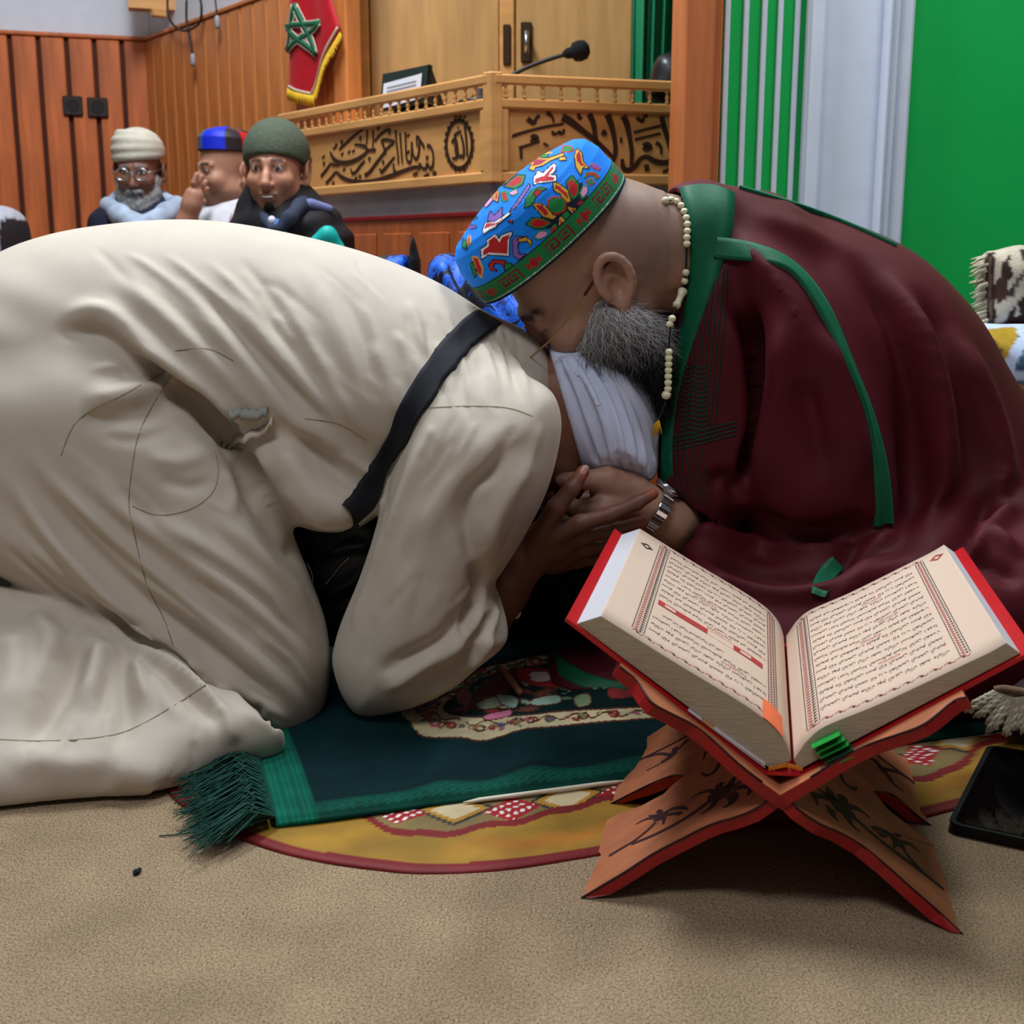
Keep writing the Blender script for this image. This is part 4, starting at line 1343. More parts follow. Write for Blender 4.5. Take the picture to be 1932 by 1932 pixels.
nail(tp[0] + np.array([0.001, -0.0078, 0.003]), (0.15, -1, 0.35), hand_f[0][-1][0] - hand_f[0][-2][0], 0.0075, hb)

# ---- white turban
M_TURB = mat('white_turban_cotton', (206, 212, 236), 0.8, 0.04, 30, 0.15, 700, spec=0.2, sheen=0.1)
tv = Vol(atY(1140, 780, KY) - 0.24, atY(1140, 780, KY) + 0.24, 0.0034)
tv.poly([(1036, 664), (1080, 658), (1130, 678), (1180, 720), (1214, 770), (1236, 830), (1240, 878), (1222, 904), (1180, 896), (1135, 893), (1108, 884), (1086, 845), (1068, 790), (1054, 720)], KY, 0.115, 0.075, k=0)
tv.ell(Wk(-0.008, 0, 0.040), (0.103, 0.085, 0.094), fr[1], k=0.02)
tv.half(atY(1068, 775, KY), (-0.96, 0, -0.28))
V, Fc = tv.mesh()
V = relax(V, Fc, 2)
bt = bvh_of(V, Fc); N = vnormals(V, Fc)
wraps = [
    [(1048, 668), (1075, 730), (1100, 800), (1130, 880)],
    [(1060, 664), (1095, 720), (1125, 790), (1150, 885)],
    [(1075, 662), (1120, 720), (1150, 790), (1170, 890)],
    [(1090, 664), (1140, 722), (1175, 800), (1190, 892)],
    [(1105, 670), (1160, 735), (1195, 810), (1208, 895)],
    [(1130, 682), (1180, 750), (1212, 820), (1225, 895)],
    [(1150, 700), (1195, 760), (1222, 820), (1236, 870)],
]
for i, w_ in enumerate(wraps):
    fold(V, N, bt, w_, 0.0045, -0.0065, 'ridge', taper=(0.1, 0.1))
    w2 = [(x + 11, y - 2) for x, y in w_]
    fold(V, N, bt, w2, 0.006, 0.0045, 'ridge', taper=(0.12, 0.12))
for w_ in ([(1100, 690), (1150, 800), (1160, 880)], [(1080, 700), (1110, 780), (1125, 850)], [(1120, 690), (1185, 790), (1200, 870)]):
    fold(V, N, bt, w_, 0.003, -0.003, 'ridge')
# matching wraps on the far side
Vm = V.copy(); Vm[:, 1] = 2 * KY - Vm[:, 1]
bm_ = bvh_of(Vm, Fc[:, ::-1]); Nm = N.copy(); Nm[:, 1] *= -1
for w_ in wraps:
    fold(Vm, Nm, bm_, w_, 0.0045, -0.0065, 'ridge', taper=(0.1, 0.1))
farm = V[:, 1] > KY
V[farm] = np.stack([Vm[farm, 0], 2 * KY - Vm[farm, 1], Vm[farm, 2]], -1)
V = relax(V, Fc, 1, 0.25)
mesh_obj('turban', V, Fc, M_TURB, kn, True)

# ---- shoulder bag: leather body in the lap, black webbing strap over the back
bag = thing('shoulder_bag', 'black leather shoulder bag with webbing strap across the cream robe', 'bag', onZ(640, 1340))
bvv = Vol(atY(640, 1090, 1.70) - 0.2, atY(640, 1090, 1.70) + 0.2, 0.005)
bvv.poly([(530, 1000), (580, 950), (640, 940), (730, 960), (770, 1060), (740, 1180), (620, 1215), (565, 1150), (540, 1060)], 1.70, 0.05, 0.03, k=0)
V, Fc = bvv.mesh(); V = relax(V, Fc, 2)
bb = bvh_of(V, Fc); N = vnormals(V, Fc)
fold(V, N, bb, [(600, 1050), (660, 1030), (720, 1030)], 0.008, 0.006); fold(V, N, bb, [(590, 1130), (660, 1100), (700, 1060)], 0.008, 0.008)
M_BAG = mat('bag_leather', (34, 32, 38), 0.35, 0.1, 30, 0.15, 200, spec=0.5)
mesh_obj('bag_body', V, Fc, M_BAG, bag, True)
bb = bvh_of(V, Fc)
for px in ([(578, 1060), (590, 1090), (585, 1130)], [(612, 1105), (640, 1070), (660, 1050)]):
    surf_tube(bb, px, 0.0018, 6, 6, 0.001).build('zip', M_STEEL, bag, True)
V, Fc = [], []
P_, N_ = surf_path(bv, [(916, 604), (880, 632), (840, 678), (800, 738), (760, 812), (725, 880), (690, 940), (662, 972)], 6)
pre = []
q = P_[0]
for d in ((0.015, 0.04, 0.02), (0.03, 0.10, 0.02), (0.03, 0.17, 0.0), (0.02, 0.22, -0.03)):
    h = bv.find_nearest(Vector(q + np.array(d)))
    pre.append(np.array(h[0]))
world = np.concatenate([np.array(pre[::-1]), P_])
sv, sf = ribbon(bv, None, 0.036, 0.002, 0.0022, world=smoothpath(world, 2), cols=6)
M_STRAP = mat('black_webbing', (22, 24, 32), 0.75, 0.08, 200, 0.3, 900)
mesh_obj('strap', sv, sf, M_STRAP, bag, True)
e0 = P_[-1] + N_[-1] * 0.003
pts = smoothpath([e0, atY(630, 1005, 1.585), atY(600, 1035, 1.61), atY(578, 1060, 1.645)], 5)
V, Fc = [], []
for i, p in enumerate(pts):
    t = nrm(pts[min(i + 1, len(pts) - 1)] - pts[max(i - 1, 0)])
    s_ = nrm(np.cross(np.array([0.1, -1, 0.25]), t))
    wd = 0.033 * (1 - 0.35 * i / len(pts))
    for a, b in ((-.5, 0), (.5, 0), (.5, .002), (-.5, .002)):
        V.append(p + s_ * a * wd + np.array([0, b, 0]))
for i in range(len(pts) - 1):
    for k in range(4):
        Fc.append((i * 4 + k, i * 4 + (k + 1) % 4, i * 4 + 4 + (k + 1) % 4, i * 4 + 4 + k))
mesh_obj('strap_end', V, Fc, M_STRAP, bag)
# ================================================================== CLOAKED MAN
SY = 1.72
shk = thing('person', 'bearded man in a maroon cloak bowing to kiss the kneeling man on the head', 'person', onZ(1650, 1330))
FWD, UPH = np.array([-0.745, 0, -0.667]), np.array([-0.65, -0.20, 0.726])
HS = 1.08
frS = head_frame(atY(1110, 520, SY), FWD, UPH)
SH_SKIN = (166, 124, 104)
def ear_shift(W): return lambda x, y, z: W(x - 0.024, y * 0.985, z)
_ear = ear
def ear(v, W, R, s, sg, wide, big=1.0):
    _ear(v, (lambda x, y, z: W(x - 0.002, y * 0.97, z + 0.004)), R, s, sg, wide, 1.04)
neckS = np.array([atY(1190, 470, SY), atY(1310, 520, SY + 0.04)])
hv, WS = head_vol(frS, HS, 0.0028, neck=neckS)
ear = _ear
hv.cone(atY(1205, 440, SY), atY(1300, 455, SY + 0.02), 0.054, 0.058, k=0.04)      # thick nape
V, Fc = hv.mesh()
V = relax(V, Fc, 1, 0.4)
bS = bvh_of(V, Fc); N = vnormals(V, Fc)
for px in ([(985, 560), (1010, 585), (1040, 590)], [(1070, 590), (1080, 620), (1075, 650)]):
    fold(V, N, bS, px, 0.004, -0.0025, 'ridge')
C = head_colors(V, frS, HS, SH_SKIN, (130, 80, 74), (60, 50, 46), eyes=False, hair=(142, 116, 104))
# closed lids: darker crease along the lid line
L = (V - frS[0]) @ frS[1].T / HS
m = np.exp(-((L[:, 2] + 0.004) / 0.0022) ** 2) * (np.abs(np.abs(L[:, 1]) - 0.032) < 0.014) * (L[:, 0] > 0.06)
C = C * (1 - 0.75 * m[:, None]) + np.array(lin((52, 34, 28))[:3]) * 0.75 * m[:, None]
mesh_obj('head', V, Fc, M_SKIN, shk, True, C)
bS = bvh_of(V, Fc)

# ---- near hand holding the kneeling man's face, with wrist watch
YH = 1.645
hf = [
    [Q(1195, 918, YH, .017), Q(1150, 903, YH - .012, .0165), Q(1105, 905, YH - .014, .0125), Q(1062, 905, YH - .012, .0095)],
    [Q(1190, 955, YH - .005, .016), Q(1140, 962, YH - .02, .0145), Q(1095, 962, YH - .018, .012), Q(1062, 945, YH - .01, .010)],
    [Q(1190, 960, YH + .015, .015), Q(1140, 975, YH + .005, .013), Q(1095, 972, YH + .01, .011), Q(1060, 950, YH + .015, .0095)],
    [Q(1190, 965, YH + .035, .015), Q(1140, 980, YH + .03, .0125), Q(1100, 975, YH + .03, .0105), Q(1070, 955, YH + .035, .009)],
    [Q(1190, 960, YH + .055, .014), Q(1150, 978, YH + .05, .011), Q(1120, 975, YH + .05, .0095), Q(1095, 960, YH + .05, .008)],
]
def pf(v):
    v.ell(atY(1170, 935, YH - .004), (0.034, 0.022, 0.024), None, k=0.02)
    v.ell(atY(1165, 925, YH + .02), (0.038, 0.026, 0.026), None, k=0.02)
hv = hand([Q(1315, 1012, YH + .06, .032), Q(1270, 985, YH + .025, .032), Q(1228, 958, YH + .01, .027), Q(1195, 938, YH + .008, .028)], hf, k=0.004, extra=pf)
V, Fc = hv.mesh()
mesh_obj('hand', V, Fc, M_SKIN, shk, True, hand_cols(V, (176, 132, 112), [f[-1] for f in hf], (196, 140, 122)))
hS = [o for o in shk.children if o.name.startswith('hand')][0]
nail(hf[0][-1][0] + np.array([-0.002, -0.0092, 0.001]), (-0.1, -1, 0.1), hf[0][-1][0] - hf[0][-2][0], 0.0085, hS)
# watch: steel links round the wrist and a dial
wt = thing('wrist_watch', 'steel link wrist watch on the cloaked man\'s wrist', 'watch', atY(1228, 955, YH))
M_CHROME = mat('polished_steel', (214, 216, 220), 0.16, 0.0, metal=1.0)
wc = atY(1232, 962, YH + 0.012); wax = nrm(atY(1270, 985, YH + .02) - atY(1195, 938, YH + .008))
wa = nrm(np.cross(wax, [0, 1, 0])); wb_ = np.cross(wax, wa)
lk = None
for i in range(22):
    a = 2 * math.pi * i / 22
    rd = wa * math.cos(a) + wb_ * math.sin(a); tg = -wa * math.sin(a) + wb_ * math.cos(a)
    c_ = wc + rd * 0.0325
    MB().box(c_ - wax * 0.009 - tg * 0.0040, wax * 0.018, tg * 0.0080, rd * 0.0035, 0.0012).build('link', M_CHROME, wt)
c_ = wc + wa * 0.033
MB().lathe(c_, wa, [(0.018, 0), (0.019, 0.004), (0.017, 0.009), (0.015, 0.009)], 24).build('case', M_CHROME, wt, True)

# ---- beard: soft core plus separate hairs
bvv = Vol(atY(1190, 660, SY) - 0.2, atY(1190, 660, SY) + 0.2, 0.004)
bvv.poly([(1112, 560), (1145, 556), (1195, 580), (1245, 605), (1258, 680), (1252, 755), (1238, 778), (1214, 735), (1180, 692), (1130, 664), (1098, 655), (1110, 610)], SY, 0.088, 0.035, k=0)
for sg in (-1, 1):
    bvv.ell(WS(0.030, 0.062 * sg, -0.072), (0.050, 0.030, 0.046), frS[1], k=0.02)
    bvv.ell(WS(0.012, 0.070 * sg, -0.050), (0.026, 0.018, 0.030), frS[1], k=0.02)
bvv.cone(WS(0.095, 0.02, -0.058), WS(0.095, -0.02, -0.058), 0.010, 0.010, k=0.01)
V, Fc = bvv.mesh()
V = relax(V, Fc, 3)
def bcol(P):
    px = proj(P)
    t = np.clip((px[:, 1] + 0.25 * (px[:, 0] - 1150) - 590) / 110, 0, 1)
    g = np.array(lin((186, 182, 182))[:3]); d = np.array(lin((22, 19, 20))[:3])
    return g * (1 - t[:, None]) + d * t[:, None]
M_BEARD = mat('beard_hair', (60, 60, 60), 0.65, 0.15, 200, attr=True, spec=0.3)
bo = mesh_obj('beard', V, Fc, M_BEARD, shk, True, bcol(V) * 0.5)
N = vnormals(V, Fc)
sel = nrg.choice(len(V), 7000)
hvts, hfac, hcol = [], [], []
flow = nrm([0.42, 0, -0.9])
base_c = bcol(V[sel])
for k, i in enumerate(sel):
    p = V[i]; n_ = N[i]
    grow = nrm(flow * 0.9 + n_ * 0.55 + nrg.normal(0, 0.38, 3))
    ln = nrg.uniform(0.012, 0.030)
    curl = nrm(np.cross(grow, n_ + 0.01)) * nrg.choice([-1, 1])
    b0 = len(hvts)
    r0 = nrg.uniform(0.00035, 0.0006)
    sd = nrm(np.cross(grow, nrg.normal(0, 1, 3)))
    sd2 = np.cross(grow, sd)
    for j in range(4):
        t = j / 3
        c_ = p + grow * ln * t + curl * 0.006 * math.sin(t * 3.2) + flow * 0.006 * t * t
        r = r0 * (1 - 0.8 * t)
        for a in range(3):
            hvts.append(c_ + r * (sd * math.cos(a * 2.094) + sd2 * math.sin(a * 2.094)))
    for j in range(3):
        for a in range(3):
            hfac.append((b0 + j * 3 + a, b0 + j * 3 + (a + 1) % 3, b0 + j * 3 + 3 + (a + 1) % 3, b0 + j * 3 + 3 + a))
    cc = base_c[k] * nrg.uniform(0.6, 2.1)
    hcol += [cc] * 12
o = mesh_obj('beard_strands', hvts, hfac, M_BEARD, bo, True, np.array(hcol)); o['kind'] = 'stuff'

# ---- embroidered cap
FW, SD, UPA = frS[1]
CAP0 = frS[0]
def cap_pt(th, h):
    """h 0..1 from the rim up to the crown"""
    prof = [(0.0, 0.0690, 1.0), (0.14, 0.086, 1.005), (0.26, 0.099, 1.0), (0.5, 0.122, 0.965), (0.66, 0.140, 0.895), (0.74, 0.149, 0.81), (0.86, 0.160, 0.50), (0.94, 0.165, 0.25), (1.0, 0.168, 0.0)]
    hs = [q[0] for q in prof]
    z = np.interp(h, hs, [q[1] for q in prof]); r = np.interp(h, hs, [q[2] for q in prof])
    # four slight corners towards the top
    sq = 1 + 0.05 * np.clip((h - 0.3) / 0.4, 0, 1) * np.cos(4 * (th)) 
    x = 0.124 * r * sq * np.cos(th) + 0.004; y = 0.098 * r * sq * np.sin(th)
    return CAP0 + x[..., None] * FW + y[..., None] * SD + z[..., None] * UPA
CZ = lambda pts: [(860 + x / 6.0375, 250 + y / 6.0375) for x, y in pts]
RED, GRN, YEL, PNK, PUR, WHT, BLK, CRM = (190, 22, 26), (20, 132, 62), (226, 172, 50), (242, 160, 222), (140, 96, 190), (232, 236, 240), (12, 22, 44), (168, 20, 60)
MOT = []
def mot(c, pts, o=None, w_=2.2): MOT.append((c, CZ(pts), o, w_))
# lower centre flower
mot(BLK, [(850, 1040), (1010, 930), (1250, 720), (1430, 560), (1500, 700), (1480, 800), (1330, 950), (1180, 1100), (900, 1090)], None)
mot((0, 132, 240), [(1180, 600), (1300, 470), (1310, 560), (1240, 640)], None)
mot(GRN, [(1260, 560), (1320, 490), (1395, 580), (1395, 700), (1340, 770), (1290, 720)], BLK)
mot(RED, [(1270, 580), (1320, 530), (1380, 600), (1385, 680), (1340, 740), (1300, 690)], None)
mot(YEL, [(1110, 570), (1180, 590), (1270, 660), (1305, 780), (1270, 800), (1190, 700), (1120, 660)], BLK)
mot(RED, [(1135, 600), (1180, 615), (1255, 680), (1285, 760), (1200, 690), (1130, 640)], None)
mot(GRN, [(1060, 780), (1110, 745), (1200, 750), (1245, 800), (1230, 880), (1160, 920), (1090, 900), (1055, 850)], RED, 3.0)
mot(YEL, [(870, 815), (960, 810), (1040, 860), (1070, 910), (1140, 960), (1110, 985), (1010, 960), (920, 880)], BLK)
mot(RED, [(905, 830), (970, 825), (1030, 880), (1060, 930), (1020, 945), (940, 880)], None)
mot(GRN, [(800, 1045), (870, 975), (980, 975), (1090, 1030), (1000, 1090), (900, 1090)], BLK)
mot(RED, [(840, 1040), (900, 985), (970, 990), (1070, 1030), (980, 1075), (900, 1075)], None)
mot(PNK, [(1420, 690), (1450, 620), (1490, 620), (1490, 690), (1440, 740)], GRN, 3.0)
mot(PNK, [(905, 1190), (950, 1130), (1030, 1130), (1030, 1170), (950, 1210)], GRN, 3.0)
mot(RED, [(1085, 1180), (1080, 1110), (1130, 1050), (1140, 1120)], GRN, 2.5)
mot(YEL, [(1180, 950), (1260, 1020), (1170, 1100)], BLK); mot(CRM, [(1190, 1000), (1235, 1025), (1185, 1070)], None)
mot(YEL, [(1270, 850), (1400, 880), (1340, 950)], BLK); mot(CRM, [(1310, 870), (1385, 885), (1345, 930)], None)
mot(GRN, [(1210, 940), (1260, 895), (1330, 960), (1280, 1010)], BLK); mot(RED, [(1380, 810), (1420, 780), (1470, 790), (1430, 840)], BLK)
# big red bird at the front, scrolls
mot(WHT, [(290, 1330), (360, 1280), (360, 1220), (460, 1160), (500, 1220), (520, 1170), (640, 1130), (640, 1160), (610, 1200), (605, 1400), (370, 1385), (300, 1440)], BLK)
mot(RED, [(310, 1350), (380, 1290), (380, 1230), (450, 1185), (500, 1250), (530, 1190), (620, 1160), (595, 1230), (590, 1380), (390, 1365), (320, 1400)], None)
mot(PUR, [(650, 1230), (680, 1190), (760, 1190), (720, 1240), (700, 1300), (720, 1390), (790, 1390), (720, 1440), (660, 1400)], BLK)
mot(YEL, [(710, 1220), (800, 1190), (860, 1240), (850, 1290), (820, 1230), (740, 1240)], BLK)
mot(RED, [(380, 1500), (430, 1450), (560, 1460), (600, 1530), (560, 1540), (530, 1490), (440, 1480), (420, 1540), (470, 1570), (400, 1560)], BLK)
mot(GRN, [(570, 1480), (640, 1500), (600, 1570), (560, 1560)], BLK)
# green/blue leaf in the middle
mot(GRN, [(790, 860), (800, 760), (870, 660), (960, 625), (1030, 640), (930, 690), (890, 780), (850, 830)], BLK)
mot(RED, [(890, 700), (920, 660), (980, 670), (920, 730)], BLK)
# crown bird
mot(WHT, [(890, 600), (890, 520), (940, 440), (990, 470), (1110, 360), (1135, 370), (1130, 440), (1070, 490), (1140, 490), (1140, 550), (1080, 560), (920, 580)], BLK)
mot(RED, [(905, 580), (905, 530), (1000, 500), (1100, 385), (1115, 410), (1050, 500), (1130, 520), (1110, 550), (950, 565)], None)
# upper left flower
mot(GRN, [(560, 620), (620, 560), (700, 490), (790, 495), (760, 590), (680, 640)], BLK)
mot(RED, [(575, 610), (630, 560), (700, 505), (760, 510), (740, 580), (660, 615)], None)
mot(YEL, [(490, 600), (560, 490), (640, 420), (730, 410), (680, 470), (600, 560), (530, 600)], BLK)
mot(RED, [(530, 570), (580, 490), (640, 440), (690, 430), (640, 500), (570, 560)], None)
mot(PNK, [(310, 740), (370, 695), (415, 710), (425, 770), (350, 850), (305, 810)], BLK)
mot(YEL, [(430, 760), (470, 620), (495, 700), (480, 790)], BLK); mot(RED, [(450, 750), (472, 660), (485, 710), (470, 770)], None)
mot(RED, [(530, 690), (570, 680), (590, 770), (540, 770)], GRN, 3.0); mot(PNK, [(610, 690), (690, 655), (705, 690), (650, 715)], GRN, 2.6)
mot(GRN, [(450, 570), (520, 470), (540, 480), (500, 560)], BLK); mot(GRN, [(380, 670), (420, 600), (450, 620), (420, 690)], BLK)
# purple lily
mot(PUR, [(370, 1000), (400, 900), (440, 950), (530, 860), (520, 930), (560, 950), (470, 1020)], BLK)
mot(WHT, [(310, 1120), (340, 1030), (450, 1020), (620, 905), (610, 940), (480, 1040), (450, 1080), (380, 1110), (320, 1150)], BLK)
mot(RED, [(325, 1100), (350, 1035), (460, 1030), (590, 930), (470, 1045), (370, 1080)], None)
mot(PUR, [(630, 880), (700, 790), (830, 590), (840, 620), (740, 780), (660, 870)], BLK)
mot(GRN, [(185, 970), (230, 935), (245, 975), (200, 995)], BLK); mot(PUR, [(110, 1075), (230, 1060), (230, 1085), (120, 1095)], BLK)
mot(RED, [(140, 1280), (150, 1180), (165, 1190), (160, 1270)], YEL, 2.0); mot(GRN, [(80, 1300), (90, 1220), (120, 1230), (125, 1330)], BLK)
mot(RED, [(200, 1420), (250, 1430), (300, 1550), (290, 1640), (240, 1560)], YEL, 2.5); mot(GRN, [(170, 1500), (190, 1470), (240, 1600), (220, 1640)], BLK)
mot(RED, [(600, 1010), (650, 1000), (640, 1030)], BLK)
# crown centre and right side
mot(GRN, [(900, 290), (910, 240), (1050, 240), (1040, 290)], BLK); mot(RED, [(1000, 220), (1060, 180), (1080, 230), (1020, 240)], YEL, 2.0)
mot(YEL, [(840, 420), (890, 300), (1050, 300), (1220, 240), (1230, 265), (1080, 320), (980, 380), (900, 400), (890, 440)], BLK)
mot(CRM, [(865, 390), (900, 310), (1040, 315), (1150, 275), (1050, 310), (960, 370), (890, 385)], None)
mot(GRN, [(1200, 220), (1230, 160), (1310, 165), (1340, 210), (1260, 220)], RED, 2.0); mot(YEL, [(1180, 290), (1250, 285), (1250, 315), (1180, 320)], BLK)
mot(YEL, [(1350, 270), (1380, 190), (1430, 240), (1440, 330), (1510, 410), (1440, 400), (1420, 480), (1370, 400)], BLK)
mot(RED, [(1370, 260), (1395, 210), (1420, 260), (1430, 340), (1490, 400), (1420, 380), (1380, 330)], None)
mot(PUR, [(1530, 380), (1560, 360), (1640, 410), (1620, 430)], RED, 2.0)
mot(RED, [(1470, 520), (1490, 460), (1580, 460), (1630, 510), (1600, 530), (1560, 490), (1500, 490)], GRN, 2.0)
mot(GRN, [(1490, 560), (1540, 530), (1570, 580), (1520, 600)], RED, 2.0)

nth, nh = 460, 150
TH, HH = np.meshgrid(np.linspace(0, 2 * math.pi, nth, endpoint=False), np.linspace(0, 1, nh), indexing='ij')
P = cap_pt(TH, HH)
# repeat the traced embroidery round the hidden side by mirroring the angle into the near half
TF = np.where(np.sin(TH) > 0, 2 * math.pi - TH, TH) if SD[1] > 0 else np.where(np.sin(TH) < 0, 2 * math.pi - TH, TH)
PX = proj(cap_pt(TF, HH))
colr = np.tile(np.array(lin((0, 134, 250))[:3]), (nth * nh, 1))
px_, py_ = PX[..., 0].ravel(), PX[..., 1].ravel()
for c, poly_, oc, ow in MOT:
    pa = np.array(poly_)
    near = np.where((px_ > pa[:, 0].min() - 5) & (px_ < pa[:, 0].max() + 5) & (py_ > pa[:, 1].min() - 5) & (py_ < pa[:, 1].max() + 5))[0]
    if len(near) == 0: continue
    sd = poly_sd(px_[near], py_[near], poly_)
    if oc is not None:
        m = (sd < ow)
        colr[near[m]] = np.array(lin(oc)[:3])
    colr[near[sd < 0]] = np.array(lin(c)[:3])
# green rim band: key pattern and stepped crosses, white running stitch, dark edges
hb_ = HH.ravel() / 0.26
s_ = (TF.ravel() / (2 * math.pi)) * 9.0
u_ = s_ - np.floor(s_); vv = hb_
band = hb_ < 1
bc = np.tile(np.array(lin((20, 124, 66))[:3]), (len(s_), 1))
def rect(a0, a1, b0, b1): return (u_ > a0) & (u_ < a1) & (vv > b0) & (vv < b1)
key = np.zeros(len(s_), bool)
for x0, dr in ((0.04, 1), (0.54, -1)):
    f_ = lambda a, b, c, d: rect(min(x0 + (a if dr > 0 else 0.22 - a), x0 + (b if dr > 0 else 0.22 - b)), max(x0 + (a if dr > 0 else 0.22 - a), x0 + (b if dr > 0 else 0.22 - b)), c, d)
    if dr < 0: x0 = 0.29
    key |= f_(0.0, 0.03, 0.24, 0.78) | f_(0.0, 0.22, 0.70, 0.78) | f_(0.19, 0.22, 0.36, 0.78) | f_(0.07, 0.22, 0.36, 0.44) | f_(0.07, 0.10, 0.36, 0.62) | f_(0.07, 0.15, 0.54, 0.62)
cx, cy = np.abs(u_ - 0.77), np.abs(vv - 0.51)
cross = ((cx < 0.05) & (cy < 0.16)) | ((np.abs(cx - 0.09) < 0.03) & (cy < 0.07)) | ((cx < 0.02) & (cy < 0.26)) | ((np.abs(cx - 0.12) < 0.018) & (cy < 0.15) & (cy > 0.03))
bc[key] = np.array(lin((120, 22, 26))[:3]); bc[cross] = np.array(lin((176, 16, 24))[:3])
bc[(vv < 0.10)] = np.array(lin((14, 20, 34))[:3])
bc[(vv > 0.11) & (vv < 0.17) & ((u_ * 22) % 1 < 0.6)] = np.array(lin((226, 228, 224))[:3])
bc[(vv > 0.95)] = np.array(lin((12, 26, 40))[:3])
colr[band] = bc[band]
idx = np.arange(nth * nh).reshape(nth, nh)
q_ = np.stack([idx, np.roll(idx, -1, 0)], -1)
Fq = np.stack([idx[:, :-1], np.roll(idx, -1, 0)[:, :-1], np.roll(idx, -1, 0)[:, 1:], idx[:, 1:]], -1).reshape(-1, 4)
# stitch relief: tiny raised threads where the colour changes from the ground
relief = 0.0007 * (np.abs(colr - np.array(lin((0, 134, 250))[:3])).sum(1) > 0.05)
ctr = CAP0 + UPA * 0.10
Pn = P.reshape(-1, 3)
Pn = Pn + (Pn - ctr) / np.linalg.norm(Pn - ctr, axis=1, keepdims=True) * relief[:, None]
M_CAP = mat('embroidery', (0, 120, 235), 0.75, 0.10, 500, 0.4, 900, attr=True, sheen=0.1)
co_ = mesh_obj('embroidered_cap', Pn, Fq, M_CAP, shk, True, colr)
md = co_.modifiers.new('t', 'SOLIDIFY'); md.thickness = 0.003; md.offset = -1

# ---- spectacles
M_GOLDM = mat('gold_wire', (190, 150, 80), 0.3, 0.0, metal=1.0)
gl = thing('spectacles', 'thin gold rimmed spectacles on the bowed bearded face', 'spectacles', WS(0.12, 0, 0))
nearS = -1 if SD[1] > 0 else 1
for sg in (nearS, -nearS):
    MB().tube(smoothpath([WS(-0.004, 0.083 * sg, 0.014), WS(0.03, 0.084 * sg, 0.004), WS(0.08, 0.075 * sg, -0.008), WS(0.122, 0.062 * sg, -0.012)], 6), 0.0011, 6).build('temple_arm', M_GOLDM, gl, True)
    MB().tube(smoothpath([WS(0.022, 0.0845 * sg, 0.007), WS(-0.004, 0.084 * sg, 0.014), WS(-0.030, 0.080 * sg, 0.016), WS(-0.040, 0.078 * sg, 0.006)], 5), 0.0022, 6).build('ear_tip', mat('brown_acetate', (70, 34, 22), 0.3, 0.0), gl, True)
    rim = [WS(0.128 - 0.10 * (abs(0.036 + 0.026 * math.cos(a)) ** 2) * 1.5, sg * (0.036 + 0.026 * math.cos(a)), -0.014 + 0.016 * math.sin(a)) for a in np.linspace(0, 2 * math.pi, 29)]
    lens = MB().tube(rim, 0.0009, 6, cap=False).build('lens_rim', M_GOLDM, gl, True)
    mg = MATS.get('spectacle_glass')
    if mg is None:
        mg = mat('spectacle_glass', (255, 255, 255), 0.02, 0.0, spec=0.5)
        mg.node_tree.nodes['Principled BSDF'].inputs['Transmission Weight'].default_value = 1.0
    ctr_ = np.mean(rim[:-1], 0)
    mesh_obj('lens', [ctr_] + rim[:-1], [(0, 1 + i, 1 + (i + 1) % 28) for i in range(28)], mg, gl, True)
MB().tube(smoothpath([WS(0.126, 0.010, -0.010), WS(0.131, 0, -0.006), WS(0.126, -0.010, -0.010)], 5), 0.001, 6).build('bridge', M_GOLDM, gl, True)

# ================================================================== CLOAK
M_CLOAK = mat('maroon_wool', (80, 16, 27), 0.62, 0.10, 12, 0.15, 800, sheen=0.15, spec=0.2)
M_TRIM = mat('green_satin_trim', (4, 92, 62), 0.55, 0.12, 60, 0.15, 700, sheen=0.2)
cv = Vol((0.05, 1.36, -0.01), (1.12, 2.22, 0.82), 0.0062)
cv.poly([(1286, 352), (1312, 340), (1390, 353), (1500, 383), (1600, 420), (1690, 460), (1760, 514), (1830, 594), (1885, 690), (1935, 770), (1990, 880), (2020, 1050), (2010, 1190), (1700, 1200), (1400, 1200), (1300, 1150),
         (1275, 1020), (1262, 960), (1246, 900), (1244, 830), (1262, 720), (1286, 600), (1296, 480), (1290, 400)], 1.88, 0.22, 0.18, k=0, Tx=[(1240, 0.45), (1320, 0.62), (1450, 0.95), (1700, 1.05), (1950, 1.0)])
# cloth wrapped over the near arm
cv.poly([(1380, 440), (1470, 470), (1560, 560), (1640, 720), (1685, 870), (1690, 960), (1640, 1015), (1540, 1030), (1450, 1010), (1405, 960), (1398, 880), (1415, 760), (1395, 640), (1370, 520)], 1.70, 0.115, 0.10, k=0.03)
# front edge of the cloak under the beard
cv.poly([(1300, 520), (1370, 480), (1400, 600), (1400, 760), (1410, 930), (1340, 985), (1270, 985), (1246, 930), (1240, 850), (1262, 720)], 1.71, 0.07, 0.05, k=0.03)
# crossed legs and lap under the cloak
cv.poly([(1270, 1000), (1330, 985), (1450, 1030), (1600, 1010), (1750, 960), (1932, 920), (2060, 1000), (2080, 1270), (1900, 1280), (1500, 1280), (1300, 1275), (1240, 1270), (1215, 1240), (1230, 1180), (1250, 1090)], 1.70, 0.19, 0.12, k=0.05)
cv.poly([(1500, 1080), (1700, 1040), (1900, 1020), (2050, 1100), (2060, 1340), (1700, 1350), (1350, 1330), (1330, 1200)], 1.58, 0.10, 0.09, k=0.05)
cv.ell(onZ(1140, 1262, 0.02), (0.115, 0.10, 0.022), None, k=0.03)
cv.half((0, 0, 0.004), (0, 0, -1))
